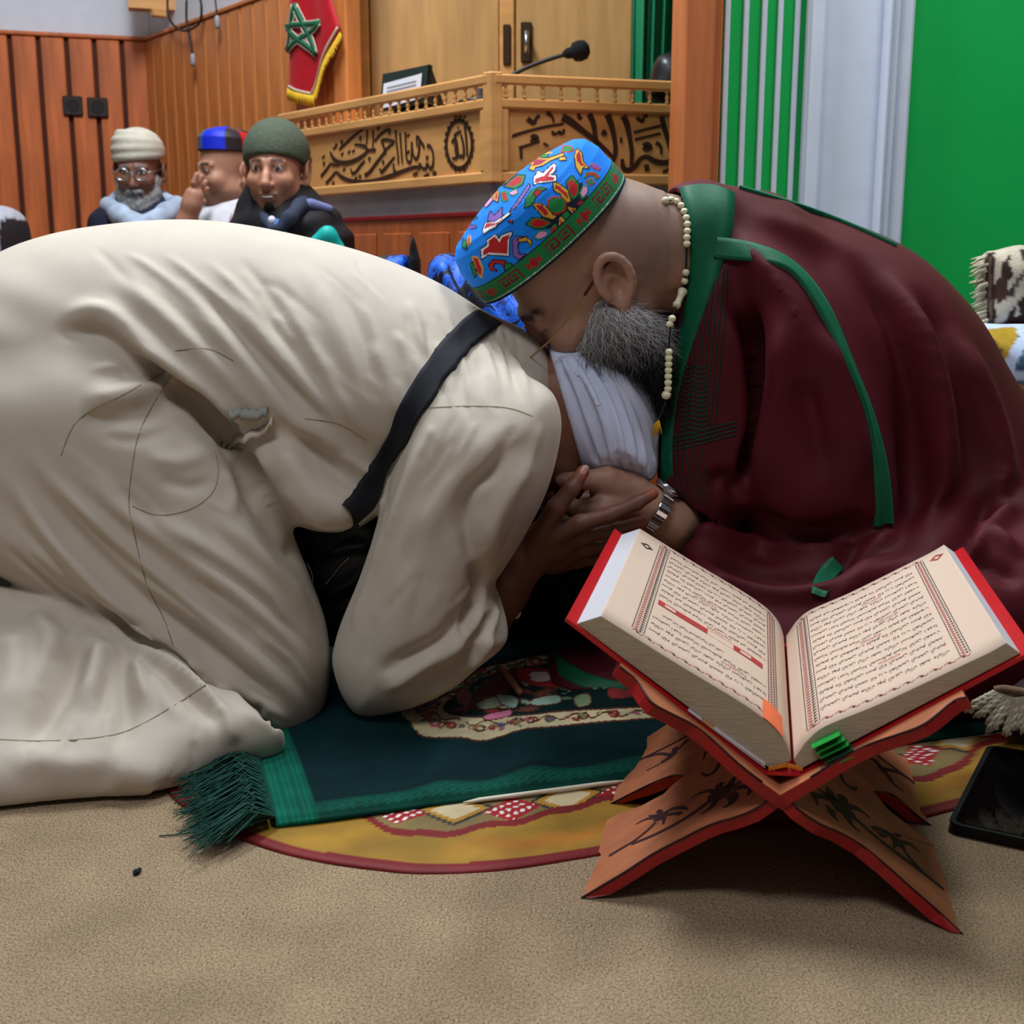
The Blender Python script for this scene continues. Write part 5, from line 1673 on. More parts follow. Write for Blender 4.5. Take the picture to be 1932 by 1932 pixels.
# neck opening
cv.cone(atY(1318, 446, SY + 0.02), atY(1400, 490, SY + 0.06), 0.076, 0.10, k=0.03)
cv.cone(atY(1180, 430, SY), atY(1262, 452, SY + 0.01), 0.060, 0.063, k=0.004, op='sub')
cv.cone(atY(1250, 985, YH + .02), atY(1300, 1003, YH + .03), 0.040, 0.042, k=0.006, op='sub')
V, Fc = cv.mesh()
V = relax(V, Fc, 2)
bc_ = bvh_of(V, Fc); N = vnormals(V, Fc)
for px, wd, amp in [
    ([(1400, 560), (1420, 640), (1425, 740), (1415, 860), (1405, 950)], 0.016, -0.030),
    ([(1450, 560), (1480, 650), (1470, 780), (1440, 900), (1420, 980)], 0.022, 0.020),
    ([(1370, 560), (1385, 700), (1390, 850), (1385, 940)], 0.016, 0.014),
    ([(1420, 950), (1460, 990), (1520, 1010), (1580, 1000), (1640, 960)], 0.014, -0.016),
    ([(1300, 1000), (1400, 1030), (1500, 1050), (1600, 1030), (1680, 1000)], 0.012, 0.014),
    ([(1300, 1030), (1400, 1070), (1500, 1085), (1620, 1060), (1720, 1010)], 0.012, -0.014),
    ([(1290, 1060), (1390, 1110), (1500, 1125), (1640, 1090), (1760, 1030)], 0.012, 0.012),
    ([(1640, 980), (1600, 1040), (1560, 1100), (1530, 1160)], 0.012, -0.012),
    ([(1690, 980), (1650, 1050), (1590, 1120), (1550, 1180)], 0.014, 0.012),
    ([(1600, 470), (1680, 600), (1720, 760), (1725, 900), (1700, 1020)], 0.022, -0.018),
    ([(1660, 500), (1740, 640), (1780, 800), (1770, 940), (1720, 1050)], 0.020, 0.018),
    ([(1720, 530), (1800, 680), (1830, 840), (1830, 960)], 0.022, -0.014),
    ([(1780, 600), (1860, 760), (1890, 900), (1860, 1000)], 0.022, 0.014),
    ([(1932, 900), (1860, 960), (1800, 1030), (1760, 1080)], 0.014, -0.020),
    ([(1932, 950), (1860, 1010), (1810, 1070)], 0.012, 0.014),
    ([(1800, 1000), (1880, 1020), (1932, 1060)], 0.012, 0.014),
    ([(1810, 1040), (1880, 1070), (1932, 1110)], 0.012, -0.012),
    ([(1530, 600), (1590, 720), (1620, 850), (1610, 950)], 0.018, 0.010),
    ([(1500, 700), (1540, 820), (1550, 930)], 0.018, -0.009),
    ([(1330, 920), (1370, 900), (1400, 950)], 0.010, -0.010),
    ([(1400, 400), (1520, 440), (1640, 500)], 0.02, 0.005),
]:
    fold(V, N, bc_, px, wd, amp * 1.5, 'ridge')
V = relax(V, Fc, 1, 0.35)
V[:, 2] = np.maximum(V[:, 2], 0.004)
clo = mesh_obj('cloak', V, Fc, M_CLOAK, shk, True)
bc_ = bvh_of(V, Fc)
def trim(px, wd, name='trim_band', wf=None, m=M_TRIM, cols=5, lift=0.0012):
    v_, f_ = ribbon(bc_, px, wd, lift, 0.0015, 6, cols, wf)
    return mesh_obj(name, v_, f_, m, clo, True)
trim([(1336, 350), (1340, 400), (1332, 460), (1318, 540), (1298, 620), (1274, 720), (1258, 830), (1262, 920), (1275, 962)], 0.076, 'collar_band', lambda t: 1.05 - 0.70 * min(1, t * 1.6))
trim([(1350, 468), (1430, 478), (1495, 505), (1545, 570), (1590, 660), (1630, 760), (1655, 860), (1665, 930), (1668, 990)], 0.027, lift=0.004)
trim([(1578, 1066), (1558, 1090), (1546, 1122)], 0.024, lift=0.005)
trim([(1395, 356), (1500, 387), (1600, 424), (1690, 465)], 0.006, lift=0.003)
M_EMB = mat('dark_green_thread', (14, 58, 44), 0.7, 0.1, 300)
emb = MB()
for k in range(7):
    dx = k * 9
    P_, N_ = surf_path(bc_, [(1372 - dx * .9, 500 + k * 8), (1366 - dx, 600), (1358 - dx, 700), (1350 - dx, 790), (1346 - dx, 830)], 8)
    if len(P_) > 2: emb.tube(P_ + N_ * 0.0006, 0.0009, 4)
for k in range(6):
    P_, N_ = surf_path(bc_, [(1275 + k * 10, 830 + k * 4), (1278 + k * 10, 880), (1288 + k * 10, 950)], 8)
    if len(P_) > 2: emb.tube(P_ + N_ * 0.0006, 0.0009, 4)
for k in range(16):
    y = 690 + k * 9
    P_, N_ = surf_path(bc_, [(1290 - k * 0.8, y), (1300 - k * .8, y + 5), (1310 - k * .8, y), (1322, y + 5), (1335, y)], 3)
    if len(P_) > 2: emb.tube(P_ + N_ * 0.0006, 0.0012, 4)
for k in range(4):
    P_, N_ = surf_path(bc_, [(1262, 826 + k * 8), (1310, 816 + k * 8), (1370, 800 + k * 8), (1390, 796 + k * 8)], 6)
    if len(P_) > 2: emb.tube(P_ + N_ * 0.0006, 0.0012, 4)
emb.build('embroidery', M_EMB, clo, True)

# lap cloth behind the hands, its near-black colour standing in for deep shade
iv = Vol((-0.06, 1.70, 0.0), (0.42, 2.02, 0.36), 0.008)
iv.poly([(940, 1090), (960, 980), (1040, 935), (1180, 935), (1300, 960), (1330, 1120), (1320, 1205), (1000, 1208), (940, 1180)], 1.90, 0.09, 0.05, k=0)
v_, f_ = iv.mesh()
mesh_obj('inner_robe', v_, f_, mat('dark_fill_cloth', (30, 22, 28), 0.8, 0.15, 20, 0.2, 500), shk, True)
uv = Vol((0.10, 1.68, 0.30), (0.42, 1.86, 0.66), 0.006)
uv.poly([(1222, 590), (1262, 540), (1300, 560), (1310, 900), (1290, 985), (1240, 985), (1232, 900), (1238, 760)], 1.765, 0.045, 0.03, k=0)
v_, f_ = uv.mesh()
mesh_obj('undershirt', v_, f_, MATS['dark_fill_cloth'], shk, True)
trim([(1035, 1240), (1070, 1268), (1130, 1295), (1200, 1305)], 0.028, 'hem_band')
# ---- string of prayer beads round the neck
M_BEAD = mat('ivory_bead', (226, 220, 186), 0.35, 0.08, 60, spec=0.5)
nk = thing('bead_necklace', 'string of cream prayer beads hanging round the cloaked man\'s neck', 'necklace', atY(1290, 460, 1.66))
def neck_pt(x, y):
    best = None
    for b in (bS, bc_):
        p, n = cast(b, x, y)
        if p is not None and (best is None or np.linalg.norm(p - CAMPOS) < np.linalg.norm(best[0] - CAMPOS)):
            best = (p, n)
    if y > 590: return atY(x, y, 1.612)
    if best is None or best[0][1] > 1.70:
        return atY(x, y, 1.66)
    return best[0] + nrm(CAMPOS - best[0]) * 0.006
line = [(1256, 378), (1266, 377), (1276, 380), (1285, 388), (1291, 399), (1295, 411), (1297, 423), (1297, 436), (1296, 448), (1296, 460)]
l2 = [(1294, 514), (1292, 530)]
l3 = [(1268, 601), (1264, 612)]
l4 = [(1262, 664 + 11.2 * k) for k in range(8)]
for k in range(8): l4[k] = (1262 - 0.3 * k - (3 if k == 7 else 0), 664 + 11.6 * k)
beads = line + l2 + l3 + l4
allp = []
b0 = None
for i, (x, y) in enumerate(beads):
    p = neck_pt(x, y); allp.append(p)
    big = 1.25 if i == len(beads) - 1 else 1.0
    pr = [(0.0012, -0.0045), (0.0035, -0.0036), (0.0050, -0.0012), (0.0050, 0.0012), (0.0035, 0.0036), (0.0012, 0.0045)]
    if b0 is None:
        b0 = o = MB().lathe((0, 0, 0), (0, 0, 1), [(r, h) for r, h in pr], 12).build('bead', M_BEAD, None, True)
    else:
        o = b0.copy(); col.objects.link(o)
    o.parent = nk; o.location = Vector(p) - nk.location; o.scale = (big,) * 3
p1, p2 = neck_pt(1290, 546), neck_pt(1273, 584)
MB().lathe(p1, p2 - p1, [(0.004, 0), (0.007, 0.003), (0.006, 0.007), (0.0045, 0.012), (0.0045, 0.024), (0.006, 0.027), (0.0045, 0.031)], 12).build('long_bead', M_BEAD, nk, True)
pts = [neck_pt(*q) for q in [(1256, 378), (1276, 380), (1291, 399), (1297, 423), (1296, 460), (1294, 514), (1290, 546), (1273, 584), (1266, 606), (1263, 640), (1262, 664), (1258, 745), (1250, 775), (1243, 792)]]
MB().tube(smoothpath(pts, 4), 0.0013, 5).build('cord', M_CABLE, nk, True)
mb = MB()
e = pts[-1]
for k in range(24):
    j = nrg.normal(0, 0.0025, 3)
    mb.tube([e, e + np.array([-0.002, 0, -0.008]) + j, e + np.array([-0.003, 0, -0.018]) + j * 1.8], [0.0008, 0.0008, 0.0003], 4)
o = mb.build('tassel', M_GOLD, nk, True); o['kind'] = 'stuff'
# ================================================================== BOOK STAND
LF, RF = onZ(1095, 1700), onZ(1818, 1772)
UXB = nrm(RF - LF); AYB = np.array([-UXB[1], UXB[0], 0.0])
HF = onplane(1472, 1500, LF, AYB)
nA, nB = nrm(np.cross(HF - LF, AYB)), nrm(np.cross(RF - HF, AYB))
nA = nA if nA[2] > 0 else -nA; nB = nB if nB[2] > 0 else -nB
def wood_red():
    m = mat('stand_wood', (178, 108, 74), 0.4, 0.22, 7, 0.1, 60, stretch=(1, 5, 5), spec=0.4)
    return m
M_STAND = wood_red()
M_REDE = mat('stand_red_edge', (156, 22, 22), 0.4, 0.08, 20, spec=0.4)
M_BLINE = mat('burnt_line', (40, 20, 22), 0.5, 0.05)
M_ENGR = mat('engraved_palm', (62, 36, 42), 0.5, 0.1)
st = thing('book_stand', 'folding wooden book stand with red edges and engraved palm trees', 'book stand', (LF + RF) / 2)
st_foot = 0.0
def board(loop, n, name, th=0.0115):
    """flat plank: wood face on top, red cut edge"""
    loop = [np.asarray(p, float) for p in loop]
    m = len(loop)
    ar = sum((np.cross(loop[i] - loop[0], loop[(i + 1) % m] - loop[0]) for i in range(m)), np.zeros(3))
    if ar @ n < 0: loop = loop[::-1]
    V = loop + [p - n * th for p in loop]
    down = np.array([-n[0], -n[1], 0.0]); down = nrm(np.cross(n, np.cross([0, 0, -1.0], n)))
    for p in loop:                       # keep the foot line on the carpet, sliding up within the board plane
        if p[2] < 0.0015 and down[2] < -1e-3: p += down * ((0.0015 - p[2]) / down[2])
    V = loop + [p - n * th for p in loop]
    for p in V: p[2] = max(p[2], 0.0015)
    Fc = [tuple(range(m)), tuple(range(2 * m - 1, m - 1, -1))] + [(i, m + i, m + (i + 1) % m, (i + 1) % m) for i in range(m)]
    o = mesh_obj(name, V, Fc, M_STAND, st)
    o.data.materials.append(M_REDE)
    for i, f in enumerate(o.data.polygons):
        f.material_index = 0 if i < 2 else 1
    return o, loop
def onA(pts): return [onplane(x, y, HF, nA) for x, y in pts]
def onB(pts): return [onplane(x, y, HF, nB) for x, y in pts]
HB = HF + AYB * 0.41
sA, sB = nrm(LF - HF), nrm(RF - HF)     # down each leg
frontL = [(1468, 1490), (1455, 1505), (1419, 1530), (1382, 1544), (1354, 1552), (1326, 1563), (1289, 1582), (1233, 1611), (1177, 1647), (1140, 1669), (1097, 1695)]
footL = [(1104, 1672), (1134, 1612), (1119, 1607), (1125, 1582), (1142, 1550), (1168, 1534)]
slotL = [(1210, 1520), (1252, 1498), (1270, 1480), (1289, 1465), (1267, 1464), (1220, 1483), (1147, 1520)]
rearL = [(1153, 1490), (1171, 1456), (1165, 1448), (1172, 1416), (1200, 1404)]
loop = onA(frontL + footL + slotL + rearL) + [HB]
loop[0] = HF.copy()
legA, lpA = board(loop, nA, 'leg_board')
frontR = [(1478, 1502), (1493, 1513), (1511, 1531), (1549, 1556), (1585, 1571), (1627, 1596), (1671, 1632), (1716, 1672), (1772, 1721), (1821, 1768)]
footR = [(1816, 1716), (1803, 1690), (1788, 1667), (1802, 1669), (1796, 1638), (1787, 1614), (1767, 1600), (1758, 1589)]
slotR = [(1715, 1558), (1674, 1526), (1660, 1508), (1649, 1494), (1683, 1499), (1727, 1536), (1779, 1576)]
rearR = [(1781, 1560), (1776, 1536), (1765, 1516), (1758, 1504), (1762, 1496), (1760, 1465), (1738, 1449), (1690, 1422)]
loop = onB(frontR + footR + slotR + rearR) + [HB]
loop[0] = HF.copy()
legB, lpB = board(loop, nB, 'leg_board')
armL = [(1468, 1490), (1438, 1476), (1392, 1440), (1342, 1394), (1306, 1367), (1269, 1348), (1235, 1330), (1219, 1312), (1201, 1284), (1182, 1268), (1169, 1257)]
lf = onB(armL); lf[0] = HF.copy()
back = [p + AYB * (0.385 - 2 * ((p - HF) @ AYB)) for p in lf[::-1]]
armB, _ = board(lf + back, nB, 'arm_board')
armR = [(1470, 1492), (1529, 1467), (1589, 1430), (1644, 1403), (1712, 1380), (1740, 1368), (1762, 1353), (1799, 1323), (1822, 1316)]
lf2 = onA(armR); lf2[0] = HF.copy()
back = [p + AYB * (0.385 - 2 * ((p - HF) @ AYB)) for p in lf2[::-1]]
armA, _ = board(lf2 + back, nA, 'arm_board')
# burnt dark line along the front and slot edges
for pts, fn, n, par in ((frontL, onA, nA, legA), (frontR, onB, nB, legB), (armL, onB, nB, armB), (armR, onA, nA, armA), (slotL[3:], onA, nA, legA), (slotR[3:], onB, nB, legB)):
    P = np.array(fn(pts[1:] if pts in (frontL, frontR, armL, armR) else pts)) + n * 0.0002
    MB().tube(smoothpath(P, 3), 0.0011, 5).build('burnt_line', M_BLINE, par, True)
# engraved palms
def engr(strokes, fn, n, par, zx, name='engraved_palm'):
    mb = MB()
    for pts, wd in strokes:
        px = [(zx[0] + x / zx[2], zx[1] + y / zx[2]) for x, y in pts]
        P = np.array(fn(smoothpath(px, 5)))
        m = len(P); w_ = np.interp(np.linspace(0, 1, m), np.linspace(0, 1, len(wd)), wd) * 0.00052 / zx[2] * 5.3 * 0.48
        L_, R_ = [], []
        for i in range(m):
            t = nrm(P[min(i + 1, m - 1)] - P[max(i - 1, 0)]); s_ = np.cross(n, t)
            L_.append(P[i] + s_ * w_[i] + n * 0.0006); R_.append(P[i] - s_ * w_[i] + n * 0.0006)
        V = L_ + R_ + [q - n * 0.001 for q in L_] + [q - n * 0.001 for q in R_]
        Fc = []
        for i in range(m - 1):
            Fc += [(i, m + i, m + i + 1, i + 1), (i, i + 1, 2 * m + i + 1, 2 * m + i), (m + i, 3 * m + i, 3 * m + i + 1, m + i + 1)]
        mb.add(V, Fc)
    mb.build(name, M_ENGR, par)
ZL = (1140, 1360, 5.367)
engr([([(1060, 820), (900, 940), (700, 1060), (500, 1160), (280, 1250)], [12, 12, 12, 11, 9]), ([(520, 1030), (430, 1120), (300, 1220), (150, 1310), (50, 1370)], [8, 9, 9, 9, 10]),
      ([(1050, 800), (1120, 760), (1200, 730), (1290, 700)], [22, 48, 60, 30]), ([(1130, 720), (1050, 710), (950, 745), (885, 780)], [14, 10, 7, 2]),
      ([(1170, 690), (1160, 650), (1210, 640)], [16, 16, 10]), ([(1250, 690), (1280, 640), (1310, 585), (1340, 585)], [16, 16, 14, 8]), ([(1310, 660), (1380, 620), (1435, 600)], [12, 8, 2]),
      ([(1320, 690), (1420, 665), (1500, 665), (1450, 760)], [14, 16, 22, 3]), ([(1270, 750), (1310, 780), (1280, 840), (1205, 880)], [22, 24, 16, 3]), ([(1130, 800), (1090, 870), (985, 945)], [20, 14, 3]),
      ([(500, 1010), (560, 975), (620, 960)], [14, 34, 20]), ([(500, 985), (420, 1000), (320, 1050)], [9, 7, 2]), ([(540, 960), (450, 965)], [9, 3]), ([(570, 940), (545, 915), (590, 915)], [9, 9, 5]),
      ([(620, 930), (700, 890), (800, 880), (845, 900)], [10, 11, 11, 4]), ([(640, 950), (730, 940), (770, 940), (745, 960)], [8, 10, 12, 4]), ([(610, 980), (600, 1050)], [12, 3])], onA, nA, legA, ZL)
engr([([(880, 135), (700, 230), (480, 340), (260, 445)], [7, 9, 9, 12]), ([(720, 270), (700, 340), (620, 400), (570, 430)], [14, 20, 18, 10]), ([(850, 190), (750, 290)], [10, 8]), ([(680, 350), (560, 335), (440, 370)], [9, 9, 6]), ([(560, 440), (430, 505)], [6, 2]),
      ], onA, nA, legA, ZL)
engr([([(1005, 390), (1030, 320), (1100, 280)], [3, 7, 5]), ([(1185, 340), (1170, 430), (1110, 520), (1030, 555), (985, 520)], [10, 11, 11, 8, 2])], onA, nA, legA, ZL, 'engraved_crescent')
ZR = (1460, 1360, 4.492)
engr([([(680, 820), (850, 970), (1000, 1090), (1200, 1240), (1440, 1430)], [11, 11, 11, 11, 11]), ([(1090, 1070), (1150, 1160), (1260, 1280)], [8, 8, 8]),
      ([(480, 690), (560, 720), (640, 780), (690, 810)], [36, 46, 36, 14]), ([(470, 580), (490, 650), (520, 690)], [14, 20, 20]), ([(380, 580), (460, 640)], [3, 14]), ([(325, 630), (400, 640), (450, 660)], [14, 12, 12]), ([(340, 640), (375, 715)], [14, 2]),
      ([(550, 650), (600, 655), (580, 700)], [12, 12, 20]), ([(620, 720), (720, 750), (815, 825)], [16, 12, 2]), ([(480, 740), (500, 800), (550, 855)], [20, 14, 2]), ([(610, 800), (660, 880), (730, 945)], [20, 12, 2]),
      ([(835, 910), (900, 920), (1000, 970)], [10, 9, 9]), ([(895, 965), (960, 970)], [14, 8]), ([(990, 990), (1040, 1020), (1090, 1045)], [16, 34, 16]), ([(1030, 970), (1075, 970)], [10, 5]), ([(1090, 1030), (1160, 1050), (1240, 1115)], [10, 9, 2]), ([(1030, 1040), (1020, 1085)], [10, 2])], onB, nB, legB, ZR)
engr([([(850, 275), (950, 350), (1100, 460), (1240, 570)], [7, 9, 9, 10]), ([(790, 310), (870, 350), (910, 410), (970, 470), (1000, 520), (1100, 600)], [4, 16, 14, 18, 10, 2]), ([(930, 410), (1030, 430), (1120, 480)], [9, 9, 7])], onB, nB, legB, ZR)
engr([([(560, 440), (600, 530), (680, 580), (700, 560)], [8, 9, 9, 3])], onB, nB, legB, ZR, 'engraved_crescent')

# ================================================================== OPEN BOOK
M_PAGE = mat('cream_page', (208, 182, 162), 0.8, 0.03, 8, spec=0.2)
M_EDGE = mat('page_edges', (178, 162, 136), 0.8, 0.10, 900, 0.3, 700, stretch=(0.08, 0.08, 1.0))
M_FORE = mat('fore_edge', (184, 182, 188), 0.8, 0.04, 400, stretch=(1, 1, .1))
M_COVER = mat('red_book_cover', (186, 20, 28), 0.35, 0.08, 30, spec=0.5)
M_INK = mat('black_ink', (44, 34, 34), 0.8, 0.0)
M_INKR = mat('red_ink', (170, 52, 50), 0.8, 0.1, 90)
bk = thing('open_book', 'large open red book with framed script lying on the wooden stand', 'book', HF)
T0, T1 = 0.022, 0.41
def bp(s, t, z, up=0.0):
    return HF + UXB * s + AYB * t + UP * (z - HF[2] + up)
profL = [(-0.168, 0.276), (-0.150, 0.2655), (-0.103, 0.238), (-0.045, 0.2055), (-0.022, 0.191), (-0.008, 0.180), (0.003, 0.166), (0.009, 0.150)]
profR = [(0.0115, 0.150), (0.017, 0.160), (0.024, 0.171), (0.039, 0.185), (0.084, 0.209), (0.144, 0.245), (0.172, 0.262), (0.186, 0.272)]
covL = [(-0.195, 0.2705), (-0.013, 0.1385)]
covR = [(0.022, 0.1405), (0.203, 0.2655)]
def profile_solid(name, top, bot, t0, t1, m_top, m_edge, parent, nt=10, wav=0.0):
    """sheet stack: curved top (list of s,z), bottom line, extruded along the spine"""
    tp_ = smoothpath(top, 6)
    bt_ = [(np.interp(i / (len(tp_) - 1), [0, 1], [bot[0][0], bot[1][0]]), np.interp(i / (len(tp_) - 1), [0, 1], [bot[0][1], bot[1][1]])) for i in range(len(tp_))]
    V, Fc, mi = [], [], []
    m = len(tp_)
    for j in range(nt + 1):
        t = t0 + (t1 - t0) * j / nt
        for s, z in tp_:
            V.append(bp(s, t, z + wav * math.sin(9 * s + 5 * t) * 0.3))
        for s, z in bt_:
            V.append(bp(s, t, z))
    W_ = 2 * m
    for j in range(nt):
        for i in range(m - 1):
            a = j * W_ + i
            Fc.append((a, a + 1, a + W_ + 1, a + W_)); mi.append(0)
            a = j * W_ + m + i
            Fc.append((a, a + W_, a + W_ + 1, a + 1)); mi.append(1)
        for i, k in ((0, m), (m - 1, 2 * m - 1)):
            a, b = j * W_ + i, j * W_ + k
            Fc.append((a, a + W_, b + W_, b)); mi.append(2)
    for j in (0, nt):
        for i in range(m - 1):
            a = j * W_ + i; b = j * W_ + m + i
            Fc.append((a, b, b + 1, a + 1) if j == 0 else (a, a + 1, b + 1, b)); mi.append(1)
    o = mesh_obj(name, V, Fc, m_top, parent)
    o.data.materials.append(m_edge); o.data.materials.append(M_FORE)
    o.data.polygons.foreach_set('material_index', np.array(mi, np.int32))
    bm = bmesh.new(); bm.from_mesh(o.data); bmesh.ops.recalc_face_normals(bm, faces=bm.faces); bm.to_mesh(o.data); bm.free()
    for f in o.data.polygons: f.use_smooth = (f.material_index == 0)
    return o
pgL = profile_solid('page_block', profL, [(-0.190, 0.2675), (-0.006, 0.1375)], T0, T1 - 0.006, M_PAGE, M_EDGE, bk)
pgR = profile_solid('page_block', profR, [(0.016, 0.1405), (0.198, 0.2635)], T0, T1 - 0.006, M_PAGE, M_EDGE, bk)
def slab(a, b, t0, t1, th, name, m):
    d = nrm([b[0] - a[0], b[1] - a[1]]); n2 = np.array([-d[1], d[0]]); n2 = n2 if n2[1] < 0 else -n2
    A, B = np.array(a), np.array(b)
    q = [A, B, B + n2 * th, A + n2 * th]
    return MB().prism([bp(s, t0, z) for s, z in q], AYB * (t1 - t0)).build(name, m, bk)
slab((-0.199, 0.2735), (-0.012, 0.1375), T0 - 0.004, T1, 0.0035, 'cover_board', M_COVER)
slab((0.021, 0.1395), (0.208, 0.2690), T0 - 0.004, T1, 0.0035, 'cover_board', M_COVER)
slab((-0.013, 0.1375), (0.022, 0.1390), T0 - 0.004, T1, 0.0030, 'spine', M_COVER)
# yellow and red head band at the spine
hbm = MB()
P = [bp(s, T0 - 0.002, z) for s, z in smoothpath([(-0.010, 0.140), (-0.002, 0.1425), (0.004, 0.1445), (0.012, 0.1435), (0.020, 0.1415)], 5)]
for i in range(len(P) - 1):
    hbm.tube([P[i] - UP * 0.0015, P[i] + UP * 0.0018], 0.0009, 5)
hbm.build('head_band', mat('orange_band', (226, 140, 40), 0.6, 0.3, 600), bk)
# page surface height for printing
_pl, _pr = smoothpath(profL, 10), smoothpath(profR, 10)
def surf(side, s):
    q = _pl if side < 0 else _pr
    return np.interp(s, q[:, 0], q[:, 1])
def put(side, s, t, lift=0.0004):
    s = np.asarray(s, float); t = np.asarray(t, float)
    z = surf(side, s) + lift
    return HF + s[..., None] * UXB + t[..., None] * AYB + (z - HF[2])[..., None] * UP
# ---- script, shaped letter by letter
import unicodedata
FORMS = {}
for cp in range(0xFE70, 0xFEFD):
    dcm = unicodedata.decomposition(chr(cp)).split()
    if len(dcm) == 2 and dcm[0] in ('<isolated>', '<final>', '<initial>', '<medial>'):
        FORMS.setdefault(chr(int(dcm[1], 16)), {})[dcm[0][1:-1]] = chr(cp)
def shape_ar(txt):
    out = []
    for i, ch in enumerate(txt):
        f = FORMS.get(ch)
        if not f: out.append(ch); continue
        pv = FORMS.get(txt[i - 1]) if i > 0 else None
        nx_ = FORMS.get(txt[i + 1]) if i + 1 < len(txt) else None
        jp = pv is not None and 'initial' in pv; jn = nx_ is not None and 'final' in nx_ and 'initial' in f
        k = 'medial' if jp and jn and 'medial' in f else 'final' if jp and 'final' in f else 'initial' if jn else 'isolated'
        out.append(f.get(k, ch))
    return ''.join(out[::-1])
WORDS = 'بسم الله الرحمن الرحيم الحمد لله رب العالمين الرحمن الرحيم مالك يوم الدين اياك نعبد واياك نستعين اهدنا الصراط المستقيم صراط الذين انعمت عليهم غير المغضوب عليهم ولا الضالين'.split()
fcu = bpy.data.curves.new('script_line', 'FONT'); fcu.resolution_u = 1
fob = bpy.data.objects.new('script_line', fcu); col.objects.link(fob)
LINES = []
wi = 0
for ln in range(8):
    words = []
    while sum(len(q) + 1 for q in words) < 44:
        words.append(WORDS[wi % len(WORDS)]); wi += 1
    fcu.body = shape_ar(' '.join(words))
    me = bpy.data.meshes.new_from_object(fob.evaluated_get(bpy.context.evaluated_depsgraph_get()))
    co = np.empty(len(me.vertices) * 3); me.vertices.foreach_get('co', co); co = co.reshape(-1, 3)[:, :2]
    LINES.append((co - [co[:, 0].min(), 0], [tuple(p.vertices) for p in me.polygons], np.ptp(co[:, 0])))
    bpy.data.meshes.remove(me)
bpy.data.objects.remove(fob)
def print_lines(side, s0, s1, rows, name, m, parent):
    """rows: (t position, line index, width fraction, centre fraction); text is upright for the reader on the far side"""
    V, Fc = [], []
    for t, li, wf, cf in rows:
        co, pol, wd = LINES[li % len(LINES)]
        w_ = (s1 - s0) * wf
        c_ = s0 + (s1 - s0) * cf
        s = c_ + w_ / 2 - co[:, 0] / wd * w_
        tt = t - co[:, 1] * 0.0120
        n0 = len(V)
        V += put(side, s, tt).tolist()
        Fc += [tuple(i + n0 for i in p)[::-1] for p in pol]
    mesh_obj(name, V, Fc, m, parent)
rowsR = [(0.072 + k * 0.0208, k * 3 + 1, 1.0, 0.5) for k in range(15)]
rowsL = [(0.072 + k * 0.0208, k * 5, 1.0, 0.5) for k in (0, 1, 2, 6, 7, 8, 9, 10, 11, 12, 13, 14)] + [(0.072 + 3 * 0.0208, 2, 0.55, 0.35)]
print_lines(-1, -0.127, -0.015, rowsL, 'printed_script', M_INK, pgL)
print_lines(1, 0.036, 0.147, rowsR, 'printed_script', M_INK, pgR)
print_lines(-1, -0.115, -0.09, [(0.0825 + k * 0.0208, k, 1.0, .3 + .7 * ((k * 37) % 10) / 2) for k in (1, 5, 9)], 'red_word', M_INKR, pgL)
print_lines(1, 0.075, 0.095, [(0.0825 + k * 0.0208, k, 1.0, .3 + ((k * 37) % 10) / 4) for k in (2, 6, 8, 12)], 'red_word', M_INKR, pgR)
def sline(side, pts, w_, name, m, parent, lift=0.0004, mbx=None):
    """flat printed line on the page through (s,t) points"""
    P = np.array(pts, float)
    n = 24
    V, Fc = [], []
    for (a, b) in zip(P[:-1], P[1:]):
        d = nrm(b - a); nn = np.array([-d[1], d[0]]) * w_ / 2
        n0 = len(V)
        for k in range(n + 1):
            q = a + (b - a) * k / n
            V += put(side, np.array([q[0] + nn[0], q[0] - nn[0]]), np.array([q[1] + nn[1], q[1] - nn[1]]), lift).tolist()
        for k in range(n):
            Fc.append((n0 + 2 * k, n0 + 2 * k + 1, n0 + 2 * k + 3, n0 + 2 * k + 2))
    if mbx is not None: mbx.add(V, Fc); return
    mesh_obj(name, V, Fc, m, parent)
